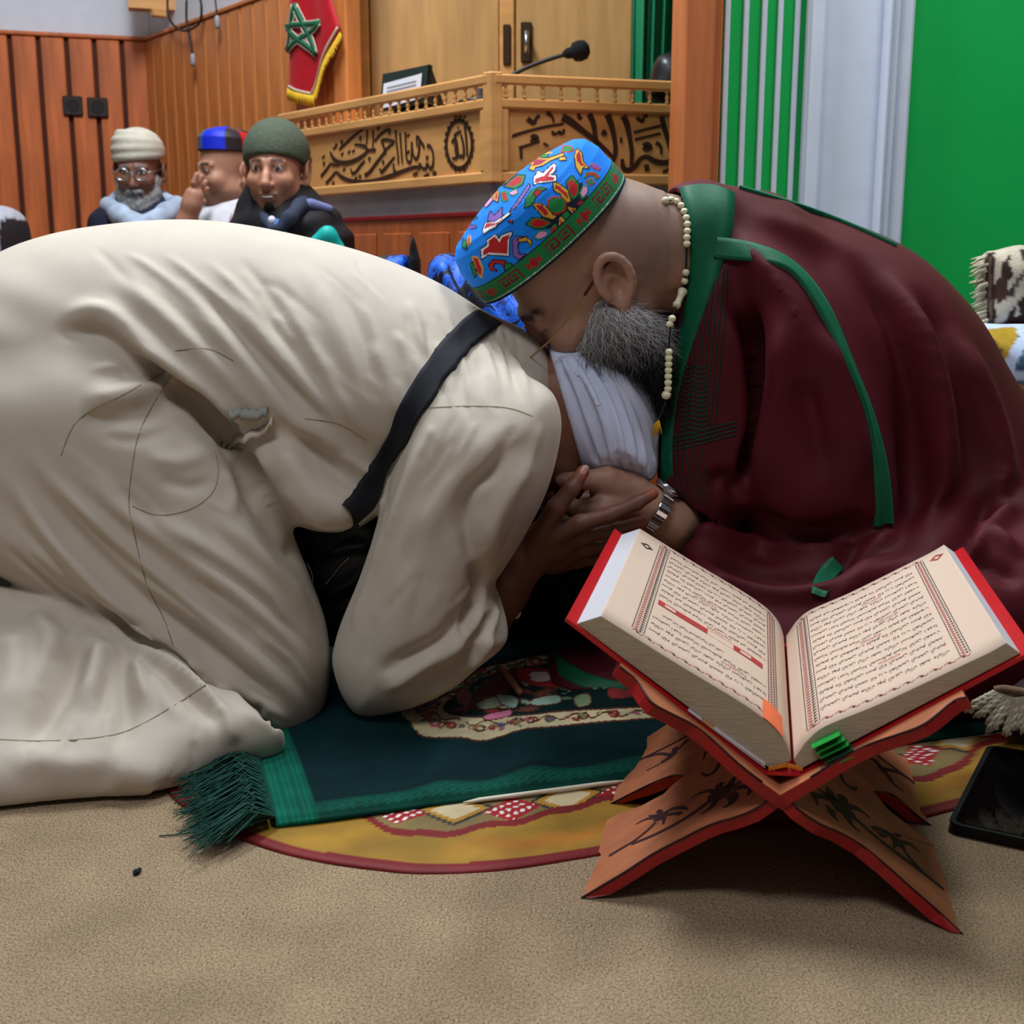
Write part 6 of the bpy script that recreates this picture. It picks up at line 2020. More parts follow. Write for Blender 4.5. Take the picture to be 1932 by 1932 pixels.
for side, a, b, par in ((-1, -0.141, -0.004, pgL), (1, 0.023, 0.161, pgR)):
    fm = MB(); rm = MB(); km = MB()
    t0_, t1_ = 0.036, 0.394
    for x in (a, a + 0.011, b - 0.008, b): sline(side, [(x, t0_ + 0.008), (x, t1_ - 0.008)], 0.0007, '', None, None, mbx=fm)
    for x0, x1 in ((a, a + 0.011), (b - 0.008, b)):
        nz_ = 46
        for k in range(nz_):
            t = t0_ + 0.008 + (t1_ - t0_ - 0.016) * k / nz_; dt = (t1_ - t0_ - 0.016) / nz_
            xm = (x0 + x1) / 2
            sline(side, [(x0 + 0.0015, t), (xm, t + dt / 2), (x0 + 0.0015, t + dt)], 0.0009, '', None, None, mbx=rm) if k % 1 == 0 else None
            km.add(put(side, np.array([xm + 0.001, x1 - 0.001, xm + 0.001]), np.array([t, t + dt / 2, t + dt * .8])), [(0, 1, 2)])
    for t in (t0_ + 0.004, t1_ - 0.004):
        nx_ = 12
        for k in range(nx_):
            x = a + (b - a) * (k + 0.5) / nx_; dx = (b - a) / nx_
            sline(side, [(x - dx * .45, t), (x - dx * .1, t + 0.004), (x + dx * .25, t - 0.003), (x + dx * .45, t + 0.001)], 0.0009, '', None, None, mbx=rm)
            km.add(put(side, np.array([x - 0.002, x, x + 0.002, x]), np.array([t, t + 0.0025, t, t - 0.0025])), [(0, 1, 2, 3)])
    fm.build('frame_line', M_INK, par); rm.build('red_border', M_INKR, par); km.build('border_motif', M_INK, par)
    # marginal medallion
    xm, tm = (a - 0.013, 0.345) if side < 0 else (b + 0.013, 0.372)
    mm = MB()
    for r in (0.0085, 0.0055):
        pts = [(xm + r * 0.8 * math.cos(q), tm + r * 1.2 * math.sin(q)) for q in np.linspace(0, 2 * math.pi, 5)]
        sline(side, pts, 0.0012, '', None, None, mbx=mm)
    mm.build('margin_medallion', M_INKR if side > 0 else M_INK, par)
# chapter banner on the left page
bn = MB(); bn2 = MB()
tb = 0.072 + 4.6 * 0.0208
for s0, s1 in ((-0.126, -0.075), (-0.048, -0.018)):
    sline(-1, [(s0, tb), (s1, tb)], 0.016, '', None, None, lift=0.0005, mbx=bn)
    sline(-1, [(s0 + 0.007, tb), (s0 + 0.018, tb)], 0.008, '', None, None, lift=0.0007, mbx=bn2)
for dt in (-0.008, 0.008): sline(-1, [(-0.075, tb + dt), (-0.048, tb + dt)], 0.0006, '', None, None, mbx=bn)
bn.build('chapter_banner', M_INKR, pgL); bn2.build('banner_cartouche', M_PAGE, pgL)
# orange page tab, green index tabs, loose folded sheets
M_ORT = mat('orange_tab', (232, 110, 66), 0.6, 0.1)
gs, gt_ = np.meshgrid(np.linspace(-0.018, 0.0005, 9), np.linspace(T0 - 0.001, T0 + 0.05, 5), indexing='ij')
V = put(-1, gs, gt_, 0.0009).reshape(-1, 3)
mesh_obj('orange_tab', V, [(i * 5 + j, i * 5 + j + 1, i * 5 + j + 6, i * 5 + j + 5) for i in range(8) for j in range(4)], M_ORT, bk).modifiers.new('t', 'SOLIDIFY').thickness = 0.0004
M_GTAB = mat('green_tab', (20, 140, 50), 0.4, 0.1)
for k in range(5):
    z0 = 0.166 - 0.0042 * k
    a = bp(0.026 + 0.004 * k, T0 - 0.014, z0); 
    MB().box(a, UXB * 0.024 + UP * 0.015, AYB * 0.016, UP * 0.0012, 0.0003).build('green_tab', M_GTAB if k != 3 else mat('dark_green_tab', (14, 70, 40), .4, .1), bk)
M_SHT = mat('loose_sheet', (214, 208, 220), 0.7, 0.05)
for k in range(3):
    a = np.array([-0.090 + 0.02 * k, 0.1985 - 0.0145 * k + 0.002]); 
    P = [(-0.085 + 0.012 * k, 0.1925 - 0.008 * k), (-0.045, 0.1655 + 0.0010 * k), (-0.014, 0.1425 + 0.0012 * k)]
    slab(P[0], P[2], T0 - 0.006, T0 + 0.09, 0.0006, 'loose_sheet', M_SHT if k != 1 else mat('orange_sheet', (206, 140, 80), .7, .05))

# ================================================================== RUGS
# painted oval hide rug
M_OVAL = mat('painted_rug', (170, 120, 40), 0.6, 0.22, 14, 0.2, 200, attr=True, spec=0.25)
out_px = [(250, 1440), (300, 1475), (330, 1512), (400, 1562), (500, 1602), (600, 1627), (700, 1642), (800, 1650), (950, 1643), (1120, 1617), (1280, 1590), (1420, 1570), (1560, 1560), (1700, 1552), (1800, 1530), (1932, 1490)]
og = [onZ(x, y)[:2] for x, y in out_px]
cx_, cy_ = og[7][0] + 0.25, 1.75
og += [np.array(q) for q in [(0.95, 1.55), (1.05, 1.8), (0.9, 2.15), (0.5, 2.3), (0.0, 2.3), (-0.35, 2.1), (-0.5, 1.8)]]
og = smoothpath(og, 6, True)
CC = np.array([0.25, 1.70])
na_, nr_ = len(og) * 6, 110
og = smoothpath(og, 6, True)
tt = np.concatenate([[0.0], np.linspace(0.35, 1.0, nr_)])
G = CC + (og[:, None, :] - CC) * tt[None, :, None]
Xi, Yi = G[..., 0].ravel(), G[..., 1].ravel()
Si = -poly_sd(Xi, Yi, og[::3])
idx = np.arange(len(og) * (nr_ + 1)).reshape(len(og), nr_ + 1)
Fc = np.stack([idx[:, :-1], idx[:, 1:], np.roll(idx, -1, 0)[:, 1:], np.roll(idx, -1, 0)[:, :-1]], -1).reshape(-1, 4)
wob = 0.006 * np.sin(Xi * 40) + 0.004 * np.sin(Xi * 93 + 1)
C = np.zeros((len(Xi), 3))
S1 = Si + wob
def setc(m, c): C[m] = np.array(lin(c)[:3])
setc(S1 >= -1, (160, 118, 36)); mm_ = (0.5 + 0.5 * np.sin(Xi * 31 + 2 * np.sin(Yi * 23)) * np.sin(Yi * 47 + Xi * 9))[:, None]
C[:] = C * (1 - 0.55 * mm_) + np.array(lin((104, 84, 24))[:3]) * 0.55 * mm_
m2_ = (np.clip(np.sin(Xi * 12 + 1), 0, 1) * np.exp(-((S1 - 0.048) / 0.014) ** 2))[:, None] * 0.6
C[:] = C * (1 - m2_) + np.array(lin((170, 96, 26))[:3]) * m2_
setc(Si < 0.016, (112, 22, 24)); setc((S1 > 0.088 + 0.018 * np.sin(Xi * 22)) & (S1 < 0.103 + 0.018 * np.sin(Xi * 22)), (112, 22, 24))
inner = S1 > 0.103 + 0.018 * np.sin(Xi * 22)
setc(inner, (120, 100, 60))
dia = (np.abs(((Xi * 8.0) % 1) - 0.5) * 0.10 + np.abs(Si - 0.135) * 0.9)
setc(inner & (dia < 0.036), (40, 44, 40)); setc(inner & (dia < 0.030), (168, 122, 40)); setc(inner & (dia < 0.022), (196, 178, 140))
dia2 = (np.abs((((Xi + 0.0625) * 8.0) % 1) - 0.5) * 0.10 + np.abs(Si - 0.125) * 0.9)
setc(inner & (dia2 < 0.026), (150, 22, 28)); setc(inner & (dia2 < 0.024) & (np.sin(Xi * 420) * np.sin(Yi * 420) > 0.45), (226, 222, 214))
Zi = 0.004 + 0.0015 * np.sin(Xi * 25) * np.sin(Yi * 19) - 0.003 * np.clip(1 - Si / 0.006, 0, 1)
ov = mesh_obj('oval_rug', np.stack([Xi, Yi, Zi], 1), Fc, M_OVAL, None, True, C)
ov.modifiers.new('t', 'SOLIDIFY').thickness = 0.003
tag(ov, 'oval rug painted gold and maroon lying flat on the carpet', 'rug')

# green velvet prayer rug
R0, R1 = onZ(600, 1540, 0.012), onZ(1150, 1468, 0.012)
E1 = nrm([R1[0] - R0[0], R1[1] - R0[1], 0]); E2 = np.array([-E1[1], E1[0], 0])
pr = thing('prayer_rug', 'dark green velvet prayer rug with floral centre and green fringe', 'rug', R0)
LA, LB_ = 1.12, 0.70
na, nb_ = 420, 260
A_, B_ = np.meshgrid(np.linspace(-0.045, LA, na), np.linspace(0, LB_, nb_), indexing='ij')
PX3 = R0 + A_[..., None] * E1 + B_[..., None] * E2
hgt = 0.010 + 0.012 * np.exp(-((A_ - 0.13 - 0.5 * B_) / 0.03) ** 2) * np.clip(B_ / 0.05, 0, 1) + 0.014 * np.exp(-((A_ - 0.24 - 0.35 * B_) / 0.035) ** 2) * np.clip(B_ / 0.04, 0, 1) + 0.010 * np.exp(-((A_ - 0.38 - 0.2 * B_) / 0.05) ** 2) * np.clip(B_ / 0.05, 0, 1)
hgt += 0.004 * np.sin(A_ * 21 + 2 * np.sin(B_ * 15)) * np.clip(B_ / 0.1, 0, 1) * 0.6
hgt *= np.clip(np.minimum(B_ + 0.004, LB_ - B_ + 0.004) / 0.012, 0.5, 1)
PX3[..., 2] = hgt + 0.004
px = proj(PX3)
x_, y_ = px[..., 0].ravel(), px[..., 1].ravel()
a_, b_ = A_.ravel(), B_.ravel()
C = np.tile(np.array(lin((5, 26, 30))[:3]), (na * nb_, 1))
def paint(m, c): C[m] = np.array(lin(c)[:3])
def pin(poly, c, grow=0): paint(poly_sd(x_, y_, smoothpath(poly, 5, True)) < grow, c)
CRE, BRN, PK, DRK = (206, 190, 150), (92, 44, 28), (186, 70, 90), (8, 18, 20)
# ornamental frame: cream band with brown outline, black centre
outer = [(755, 1340), (785, 1320), (870, 1290), (905, 1265), (960, 1250), (1040, 1235), (1160, 1225), (1300, 1240), (1300, 1350), (1260, 1352), (1140, 1360), (1040, 1370), (985, 1375), (915, 1396), (870, 1390), (800, 1388), (775, 1362)]
pin(outer, BRN, 3); pin(outer, CRE)
inn = [(840, 1330), (880, 1300), (925, 1275), (990, 1260), (1060, 1250), (1160, 1242), (1300, 1256), (1300, 1328), (1250, 1330), (1140, 1336), (1060, 1340), (985, 1348), (905, 1352), (850, 1345)]
pin(inn, BRN, 3); pin(inn, DRK)
rg2 = np.random.default_rng(5)
for k in range(46):    # blossoms on the cream band
    u_ = k / 46
    po = smoothpath(outer, 6, True); pi_ = smoothpath(inn, 6, True)
    i = int(u_ * len(po)); p = po[i]; j = np.argmin(((pi_ - p) ** 2).sum(1)); c_ = (p + pi_[j]) / 2
    r = rg2.uniform(3, 8)
    m = ((x_ - c_[0]) / 1.6) ** 2 + (y_ - c_[1]) ** 2
    paint(m < r * r, [BRN, PK, (90, 92, 60), (132, 40, 40)][k % 4]); paint(m < (r * .45) ** 2, [CRE, (226, 190, 160), (120, 90, 130), (196, 120, 90)][k % 4])
po, pi_ = smoothpath(outer, 8, True), smoothpath(inn, 8, True)
sdi, sdo = poly_sd(x_, y_, pi_), poly_sd(x_, y_, po)
mid = (sdi > 0) & (sdo < 0)
paint(mid & (np.abs(np.sin(x_ / 9.0) * 5 + sdi - 12) < 1.6), BRN)      # running vine on the cream band
def leaf(cx, cy, rx, ry, a, c, oc=None):
    ca, sa = math.cos(a), math.sin(a)
    u_, v_ = (x_ - cx) * ca + (y_ - cy) * sa, -(x_ - cx) * sa + (y_ - cy) * ca
    q = (u_ / rx) ** 2 + (v_ / ry) ** 2
    if oc: paint(q < (1 + 2.2 / ry) ** 2, oc)
    paint(q < 1, c)
for k in range(110):
    cx, cy = rg2.uniform(840, 1290), rg2.uniform(1245, 1345)
    if poly_sd(np.array([cx]), np.array([cy]), pi_)[0] > -8: continue
    leaf(cx, cy, rg2.uniform(6, 15), rg2.uniform(2.0, 4.5), rg2.uniform(-0.7, 0.7), [(150, 168, 140), (112, 128, 96), (168, 52, 60), (190, 170, 130), (120, 60, 44), (96, 110, 84)][k % 6], DRK if k % 2 else BRN)
for k in range(60):
    i = rg2.integers(len(po)); p_ = po[i]; j = np.argmin(((pi_ - p_) ** 2).sum(1)); t_ = rg2.uniform(.25, .75); c_ = p_ * t_ + pi_[j] * (1 - t_)
    leaf(c_[0], c_[1], rg2.uniform(5, 12), rg2.uniform(2, 4), rg2.uniform(-.6, .6), [(132, 60, 40), (120, 124, 84), (176, 96, 110), (150, 110, 70), (86, 84, 120)][k % 5])
for poly_, c in (([(880, 1330), (900, 1300), (945, 1285), (960, 1300), (920, 1335)], (120, 30, 34)), ([(930, 1275), (1000, 1262), (1010, 1275), (950, 1290)], (112, 40, 44)), ([(975, 1265), (1020, 1262), (1060, 1272), (1095, 1290), (1060, 1296), (1000, 1290)], (196, 24, 30)),
                 ([(1000, 1270), (1030, 1268), (1040, 1282), (1010, 1286)], (232, 200, 200)), ([(1050, 1268), (1080, 1265), (1090, 1285), (1060, 1290)], (226, 150, 160)), ([(900, 1328), (935, 1315), (945, 1330), (915, 1338)], (150, 160, 130)), ([(940, 1310), (975, 1318), (970, 1335), (945, 1325)], (168, 196, 180)),
                 ([(1005, 1320), (1050, 1312), (1055, 1325), (1010, 1330)], (160, 190, 170)), ([(1085, 1315), (1110, 1310), (1112, 1328), (1090, 1332)], (130, 150, 110)), ([(870, 1300), (890, 1310), (880, 1330), (862, 1322)], (170, 90, 90)), ([(1150, 1300), (1190, 1296), (1195, 1312), (1155, 1316)], (150, 40, 44)), ([(915, 1350), (960, 1340), (960, 1350), (920, 1358)], (210, 120, 150))):
    pin(poly_, BRN, 2); pin(poly_, c)
paint((b_ < 0.030), (8, 58, 46)); paint((b_ < 0.026) & (b_ > 0.006) & ((np.floor(a_ * 160) + np.floor(b_ * 300)) % 2 < 1), (14, 78, 62)); paint((b_ > LB_ - 0.03), (8, 58, 46))
paint(a_ < 0.0, (8, 78, 60)); paint((a_ < -0.004) & (np.sin(a_ * 900) > 0.2), (12, 96, 74)); paint(a_ > LA - 0.05, (8, 78, 60))
idx = np.arange(na * nb_).reshape(na, nb_)
Fc = np.stack([idx[:-1, :-1], idx[1:, :-1], idx[1:, 1:], idx[:-1, 1:]], -1).reshape(-1, 4)
M_VELV = mat('velvet_pile', (6, 38, 42), 0.85, 0.25, 25, 0.5, 600, attr=True, sheen=1.0, spec=0.1)
M_VELV.node_tree.nodes['Principled BSDF'].inputs['Sheen Tint'].default_value = lin((40, 120, 120))
pb_ = mesh_obj('pile', PX3.reshape(-1, 3), Fc, M_VELV, pr, True, C)
pb_.modifiers.new('t', 'SOLIDIFY').thickness = 0.007
# cream backing that shows along the front edge
pts = [R0 + E1 * t - E2 * 0.004 + UP * -0.004 for t in np.linspace(0.16, 0.36, 12)]
MB().tube(pts, [0.0005] + [0.0028] * 9 + [0.002, 0.0005], 6).build('backing_edge', mat('cream_backing', (214, 206, 186), 0.9, 0.05), pr, True)
# fringe: hundreds of threads
mb = MB()
for k in range(1100):
    b = rng.uniform(0.0, LB_ * 0.62)
    base = R0 - E1 * 0.045 + E2 * b + UP * 0.006
    sp_ = rng.uniform(-0.25, 0.25) - 0.35 * (1 - b / 0.4)
    ln = rng.uniform(0.055, 0.105)
    d = nrm(-E1 + E2 * sp_)
    z1 = rng.uniform(0.004, 0.022)
    mb.tube([base, base + d * ln * .35 + UP * (z1 - 0.004), base + d * ln * .75 - E2 * 0.01 + UP * (z1 * .4 - 0.002), base + d * ln - E2 * rng.uniform(0, .03) + UP * (-0.001)], [0.0012, 0.0011, 0.0009, 0.0005], 3, cap=False)
M_FRG = mat('green_fringe', (6, 66, 54), 0.7, 0.3, 90, attr=False)
o = mb.build('fringe', M_FRG, pr, True); o['kind'] = 'stuff'
M_FRGW = mat('pale_thread', (190, 190, 180), 0.8, 0.1)
mb = MB()
for k in range(40):
    base = R0 - E1 * 0.07 + E2 * rng.uniform(-0.01, 0.02) + UP * 0.004
    d = nrm(-E1 * rng.uniform(.2, 1) - E2 * rng.uniform(-.4, .6))
    mb.tube([base, base + d * 0.02 + UP * 0.004, base + d * 0.045], [0.0008, 0.0007, 0.0003], 3, cap=False)
o = mb.build('loose_threads', M_FRGW, pr, True); o['kind'] = 'stuff'

# ---- small things on the floor
th = tag(MB().tube(smoothpath([onZ(410, 1557, .002), onZ(380, 1568, .003), (onZ(340, 1574, .002)), onZ(300, 1577, .0015)], 6), [0.0014] * 6 + [0.0008] * 13, 5).build('loose_thread', M_FRG, None, True), 'loose green thread trailing on the carpet from the rug fringe', 'thread')
lv = Vol(onZ(258, 1644, 0.003) - 0.02, onZ(258, 1644, .003) + 0.02, 0.0008)
lv.ell(onZ(258, 1644, 0.003), (0.004, 0.003, 0.0025)).ell(onZ(263, 1640, 0.0025), (0.0025, 0.002, 0.002), k=0.002).ell(onZ(255, 1647, 0.0025), (0.002, 0.003, 0.002), k=0.002)
v_, f_ = lv.mesh()
tag(mesh_obj('lint', v_, f_, mat('dark_lint', (24, 24, 34), 0.9, 0.1), None, True), 'small dark piece of lint lying on the bare carpet', 'lint')
stp = [onZ(946, 1262, 0.025), onZ(962, 1282, 0.026), onZ(982, 1308, 0.026)]
tag(MB().tube(smoothpath(stp, 5), [0.004, 0.0052, 0.005, 0.0048, 0.005, 0.0052, 0.005, 0.0052, 0.005, 0.0045, 0.0042], 9).build('twig', mat('twig_wood', (164, 116, 88), 0.7, 0.15, 60), None, True), 'short peeled wooden twig lying on the prayer rug flowers', 'twig')
pbd = thing('prayer_beads', 'pale prayer beads lying on the rug beside the cream sleeve cuff', 'beads', onZ(962, 1150, 0.02))
b1 = None
for k, (x, y, r, z) in enumerate([(948, 1128, .0062, .05), (955, 1138, .0062, .045), (963, 1147, .0075, .04), (972, 1156, .0085, .034), (940, 1120, .0062, .053)]):
    p = atY(x, y, 1.60)
    mb = MB().lathe(p - UP * r, UP, [(r * .3, 0), (r * .8, r * .35), (r, r), (r * .8, r * 1.65), (r * .3, 2 * r)], 12)
    mb.build('bead', M_BEAD, pbd, True)
MB().tube([atY(x, y, 1.60) for x, y in [(930, 1112), (948, 1128), (963, 1147), (972, 1156)]], 0.0012, 5).build('cord', M_CABLE, pbd, True)

# tablet lying on the carpet
tb_ = thing('tablet', 'black tablet with a glossy screen lying on the carpet by the stand', 'tablet', onZ(1787, 1568))
c0 = onZ(1786, 1572, 0.0); c1 = onZ(1932, 1604, 0.0); c2 = onZ(1885, 1442, 0.0)
e1 = nrm(c1 - c0); e2 = nrm(c2 - c0 - e1 * ((c2 - c0) @ e1))
def rrect(o, a, b, w_, h_, r, n=6):
    out = []
    for cx, cy, st_ in ((w_ - r, r, -90), (w_ - r, h_ - r, 0), (r, h_ - r, 90), (r, r, 180)):
        for k in range(n + 1):
            t = math.radians(st_ + 90 * k / n)
            out.append(o + a * (cx + r * math.cos(t)) + b * (cy + r * math.sin(t)))
    return out
MB().prism(rrect(c0 + UP * 0.0005, e1, e2, 0.17, 0.25, 0.014), UP * 0.0115).build('case', mat('black_rubber', (16, 16, 18), 0.45, 0.05), tb_)
M_GLASS = mat('black_glass', (8, 9, 10), 0.06, 0.0, spec=0.6)
MB().prism(rrect(c0 + e1 * 0.006 + e2 * 0.006 + UP * 0.012, e1, e2, 0.158, 0.238, 0.010), UP * 0.0008).build('screen', M_GLASS, tb_)

# ================================================================== CUSHIONS
def cushion_cols(V, base, spots):
    px = proj(V); C = np.tile(np.array(lin(base)[:3]), (len(V), 1))
    for poly_, c in spots:
        C[poly_sd(px[:, 0], px[:, 1], poly_) < 0] = np.array(lin(c)[:3])
    return C
M_CUSH = mat('woven_cushion', (200, 190, 170), 0.85, 0.12, 60, 0.5, 400, attr=True)
cu1 = thing('cushion', 'cream and dark brown woven cushion with short fringe against the green wall', 'cushion', atY(1920, 615, 2.40))
v1 = Vol(atY(1840, 640, 2.40) + [-.06, -.14, -.05], atY(2040, 440, 2.40) + [.06, .14, .05], 0.006)
v1.poly([(1856, 482), (1880, 472), (1925, 462), (1960, 470), (2020, 468), (2030, 540), (2024, 612), (1940, 616), (1858, 612), (1852, 550)], 2.40, 0.055, 0.06, k=0)
V, Fc = v1.mesh()
B1, B2 = (52, 34, 28), (196, 184, 164)
C = cushion_cols(V, B2, [([(1858, 480), (1876, 474), (1878, 610), (1862, 610)], B1), ([(1864, 486), (1870, 484), (1872, 606), (1866, 606)], (120, 96, 80)), ([(1888, 500), (1905, 480), (1910, 520), (1895, 545)], B1), ([(1880, 530), (1895, 515), (1900, 560), (1885, 575), (1878, 560)], (70, 44, 36)), ([(1922, 470), (1940, 470), (1942, 495), (1926, 492)], B1),
     ([(1898, 560), (1915, 530), (1932, 510), (1938, 518), (1920, 540), (1912, 560)], (60, 56, 50)), ([(1892, 612), (1908, 585), (1932, 560), (1960, 540), (1980, 612)], (58, 34, 30)), ([(1912, 590), (1922, 580), (1926, 592), (1916, 598)], B2), ([(1980, 480), (2010, 480), (2010, 540), (1990, 560)], B1)])
mesh_obj('cover', V, Fc, M_CUSH, cu1, True, C)
M_YARN = mat('cream_yarn', (196, 186, 160), 0.9, 0.2, 200)
mb = MB()
for k in range(40):
    y = 482 + 128 * k / 39
    p = atY(1857 - 3 * math.sin(k), y, 2.39 + rng.uniform(-.02, .02))
    mb.tube([p + np.array([0.006, 0, 0]), p + np.array([-0.008, 0, -0.004]), p + np.array([-0.022 + rng.uniform(-.006, .006), 0, -0.010 + rng.uniform(-.004, .004)])], [0.003, 0.0028, 0.001], 4)
o = mb.build('fringe', M_YARN, cu1, True); o['kind'] = 'stuff'
cu2 = thing('cushion', 'printed seat cushion in gold and pale blue below the fringed cushion', 'cushion', atY(1950, 840, 2.32))
v1 = Vol(atY(1810, 860, 2.32) + [-.06, -.2, -.06], atY(2100, 600, 2.32) + [.06, .2, .06], 0.008)
v1.poly([(1822, 622), (1900, 612), (2000, 614), (2080, 624), (2085, 720), (2080, 836), (1950, 845), (1840, 838), (1818, 730)], 2.32, 0.13, 0.06, k=0)
V, Fc = v1.mesh()
BL, GD, WH = (54, 78, 110), (166, 132, 30), (186, 200, 226)
C = cushion_cols(V, BL, [([(1815, 600), (2100, 600), (2100, 632), (1900, 632), (1850, 640), (1815, 640)], WH), ([(1834, 640), (1850, 622), (1915, 616), (1920, 630), (1896, 690), (1850, 690)], GD), ([(1850, 660), (1880, 640), (1890, 660), (1870, 690)], (90, 66, 24)),
     ([(1885, 700), (1905, 660), (1925, 630), (1950, 625), (1950, 640), (1915, 690), (1912, 700), (2000, 712), (2000, 726), (1885, 718)], WH), ([(1915, 694), (1932, 660), (1960, 640), (2000, 640), (2000, 700)], (80, 110, 140)), ([(1890, 724), (2000, 732), (2000, 745), (1890, 732)], GD), ([(1960, 640), (2040, 640), (2040, 700), (1980, 700)], GD)])
mesh_obj('cover', V, Fc, mat('printed_cotton', (100, 120, 140), 0.8, 0.15, 40, 0.2, 500, attr=True), cu2, True, C)
# low bench that carries the cushions
bn_ = thing('bench', 'low dark upholstered bench along the green wall behind the cloaked man', 'bench', (1.25, 2.45, 0))
z_b = atY(1950, 845, 2.32)[2]
MB().box((0.62, 2.17, 0.06), (1.3, 0, 0), (0, 0.48, 0), UP * (z_b - 0.09), 0.02).build('seat_base', mat('dark_upholstery', (60, 50, 56), 0.8, 0.1, 40, 0.3, 300), bn_)
for x in (0.66, 1.82):
    for y in (2.2, 2.56):
        MB().box((x, y, 0), (.05, 0, 0), (0, .05, 0), UP * 0.065, 0.004).build('leg', M_POST, bn_)
# blue cushions behind the two men
M_BLUEC = None
def blue_mat():
    m = mat('blue_black_brocade', (10, 90, 220), 0.5, 0.0, spec=0.4)
    nt = m.node_tree; b = nt.nodes['Principled BSDF']
    tc = nt.nodes.new('ShaderNodeTexCoord'); n = nt.nodes.new('ShaderNodeTexNoise'); n.inputs['Scale'].default_value = 22; n.inputs['Detail'].default_value = 3; n.inputs['Distortion'].default_value = 1.2
    r = nt.nodes.new('ShaderNodeValToRGB'); r.color_ramp.interpolation = 'CONSTANT'
    r.color_ramp.elements[0].color = lin((8, 12, 34)); r.color_ramp.elements[1].position = 0.46; r.color_ramp.elements[1].color = lin((16, 96, 224))
    e = r.color_ramp.elements.new(0.54); e.color = lin((20, 52, 140)); e = r.color_ramp.elements.new(0.57); e.color = lin((20, 104, 230))
    nt.links.new(tc.outputs['Object'], n.inputs['Vector']); nt.links.new(n.outputs[0], r.inputs[0]); nt.links.new(r.outputs[0], b.inputs['Base Color'])
    return m
M_BLUEC = blue_mat()
zc = 0.0
cu3 = thing('cushion', 'long blue and black brocade bolster leaning behind the embroidered cap', 'cushion', (atY(930, 650, 2.35)[0], 2.35, 0))
v1 = Vol(atY(780, 760, 2.35) + [-.03, -.16, -.46], atY(1080, 440, 2.35) + [.03, .16, .03], 0.008)
v1.poly([(806, 520), (818, 488), (845, 476), (880, 492), (930, 520), (990, 560), (1040, 610), (1050, 700), (1050, 800), (1050, 1070), (900, 1074), (810, 1070), (800, 760)], 2.35, 0.10, 0.07, k=0)
V, Fc = v1.mesh(); V = relax(V, Fc, 2); bb = bvh_of(V, Fc); N = vnormals(V, Fc)
for px in ([(830, 490), (850, 540), (880, 590)], [(870, 490), (900, 560), (960, 620)], [(920, 520), (960, 580), (1010, 640)]):
    fold(V, N, bb, px, 0.012, 0.010); fold(V, N, bb, [(x + 16, y) for x, y in px], 0.010, -0.008)
mesh_obj('cover', V, Fc, M_BLUEC, cu3, True)
cu4 = thing('cushion', 'small blue cushion with a black end by the pulpit base', 'cushion', (atY(750, 560, 2.62)[0], 2.62, 0))
v1 = Vol(atY(640, 760, 2.62) + [-.03, -.15, -.40], atY(800, 470, 2.62) + [.05, .15, .03], 0.008)
v1.poly([(640, 520), (690, 488), (760, 480), (773, 490), (776, 560), (776, 1010), (700, 1016), (630, 1012)], 2.62, 0.08, 0.05, k=0)
V, Fc = v1.mesh(); mesh_obj('cover', V, Fc, M_BLUEC, cu4, True)
v1 = Vol(atY(760, 800, 2.62) + [-.05, -.12, -.36], atY(810, 470, 2.62) + [.05, .12, .03], 0.006)
v1.poly([(772, 490), (790, 482), (794, 560), (794, 1010), (774, 1010)], 2.62, 0.075, 0.02, k=0)
V, Fc = v1.mesh(); mesh_obj('end_panel', V, Fc, mat('black_velvet', (12, 12, 16), 0.8, 0.0), cu4, True)
# fringed cushion on the floor at the right edge
cu5 = thing('cushion', 'dark floor cushion with cream twisted tassels at the right edge', 'cushion', (0.70, 1.40, 0.0))
v1 = Vol((0.52, 1.25, -0.01), (0.90, 1.60, 0.16), 0.006)
cc_ = np.array([0.705, 1.40, 0.062])
v1.ell(cc_, (0.115, 0.09, 0.058), None, k=0)
v1.half((0, 0, 0.004), (0, 0, -1))
V, Fc = v1.mesh(); mesh_obj('cover', V, Fc, mat('dark_brocade', (46, 26, 30), 0.8, 0.3, 30, 0.3, 300), cu5, True)
ts0 = None
for k in range(14):
    u_ = k / 13
    p0 = atY(1880 + 64 * u_, 1306 + 10 * math.sin(u_ * 3), 1.37 - 0.015 * u_)
    ang = math.radians(205 + 65 * u_ + rng.uniform(-6, 6))
    ln = rng.uniform(0.032, 0.05)
    d = np.array([math.cos(ang), -0.25, math.sin(ang)])
    mb = MB()
    for sg in (0, math.pi):
        pts = [p0 + d * ln * j / 10 + 0.0022 * (np.array([math.cos(j * 1.3 + sg), 0, math.sin(j * 1.3 + sg)])) for j in range(11)]
        mb.tube(pts, [0.0030] * 9 + [0.0028, 0.0012], 5)
    mb.build('tassel', M_YARN, cu5, True)
MB().tube(smoothpath([atY(1876, 1302, 1.372), atY(1895, 1300, 1.368), atY(1920, 1304, 1.36), atY(1955, 1310, 1.355)], 4), 0.005, 7).build('edge_braid', mat('brown_braid', (120, 96, 74), 0.8, 0.3, 300), cu5, True)
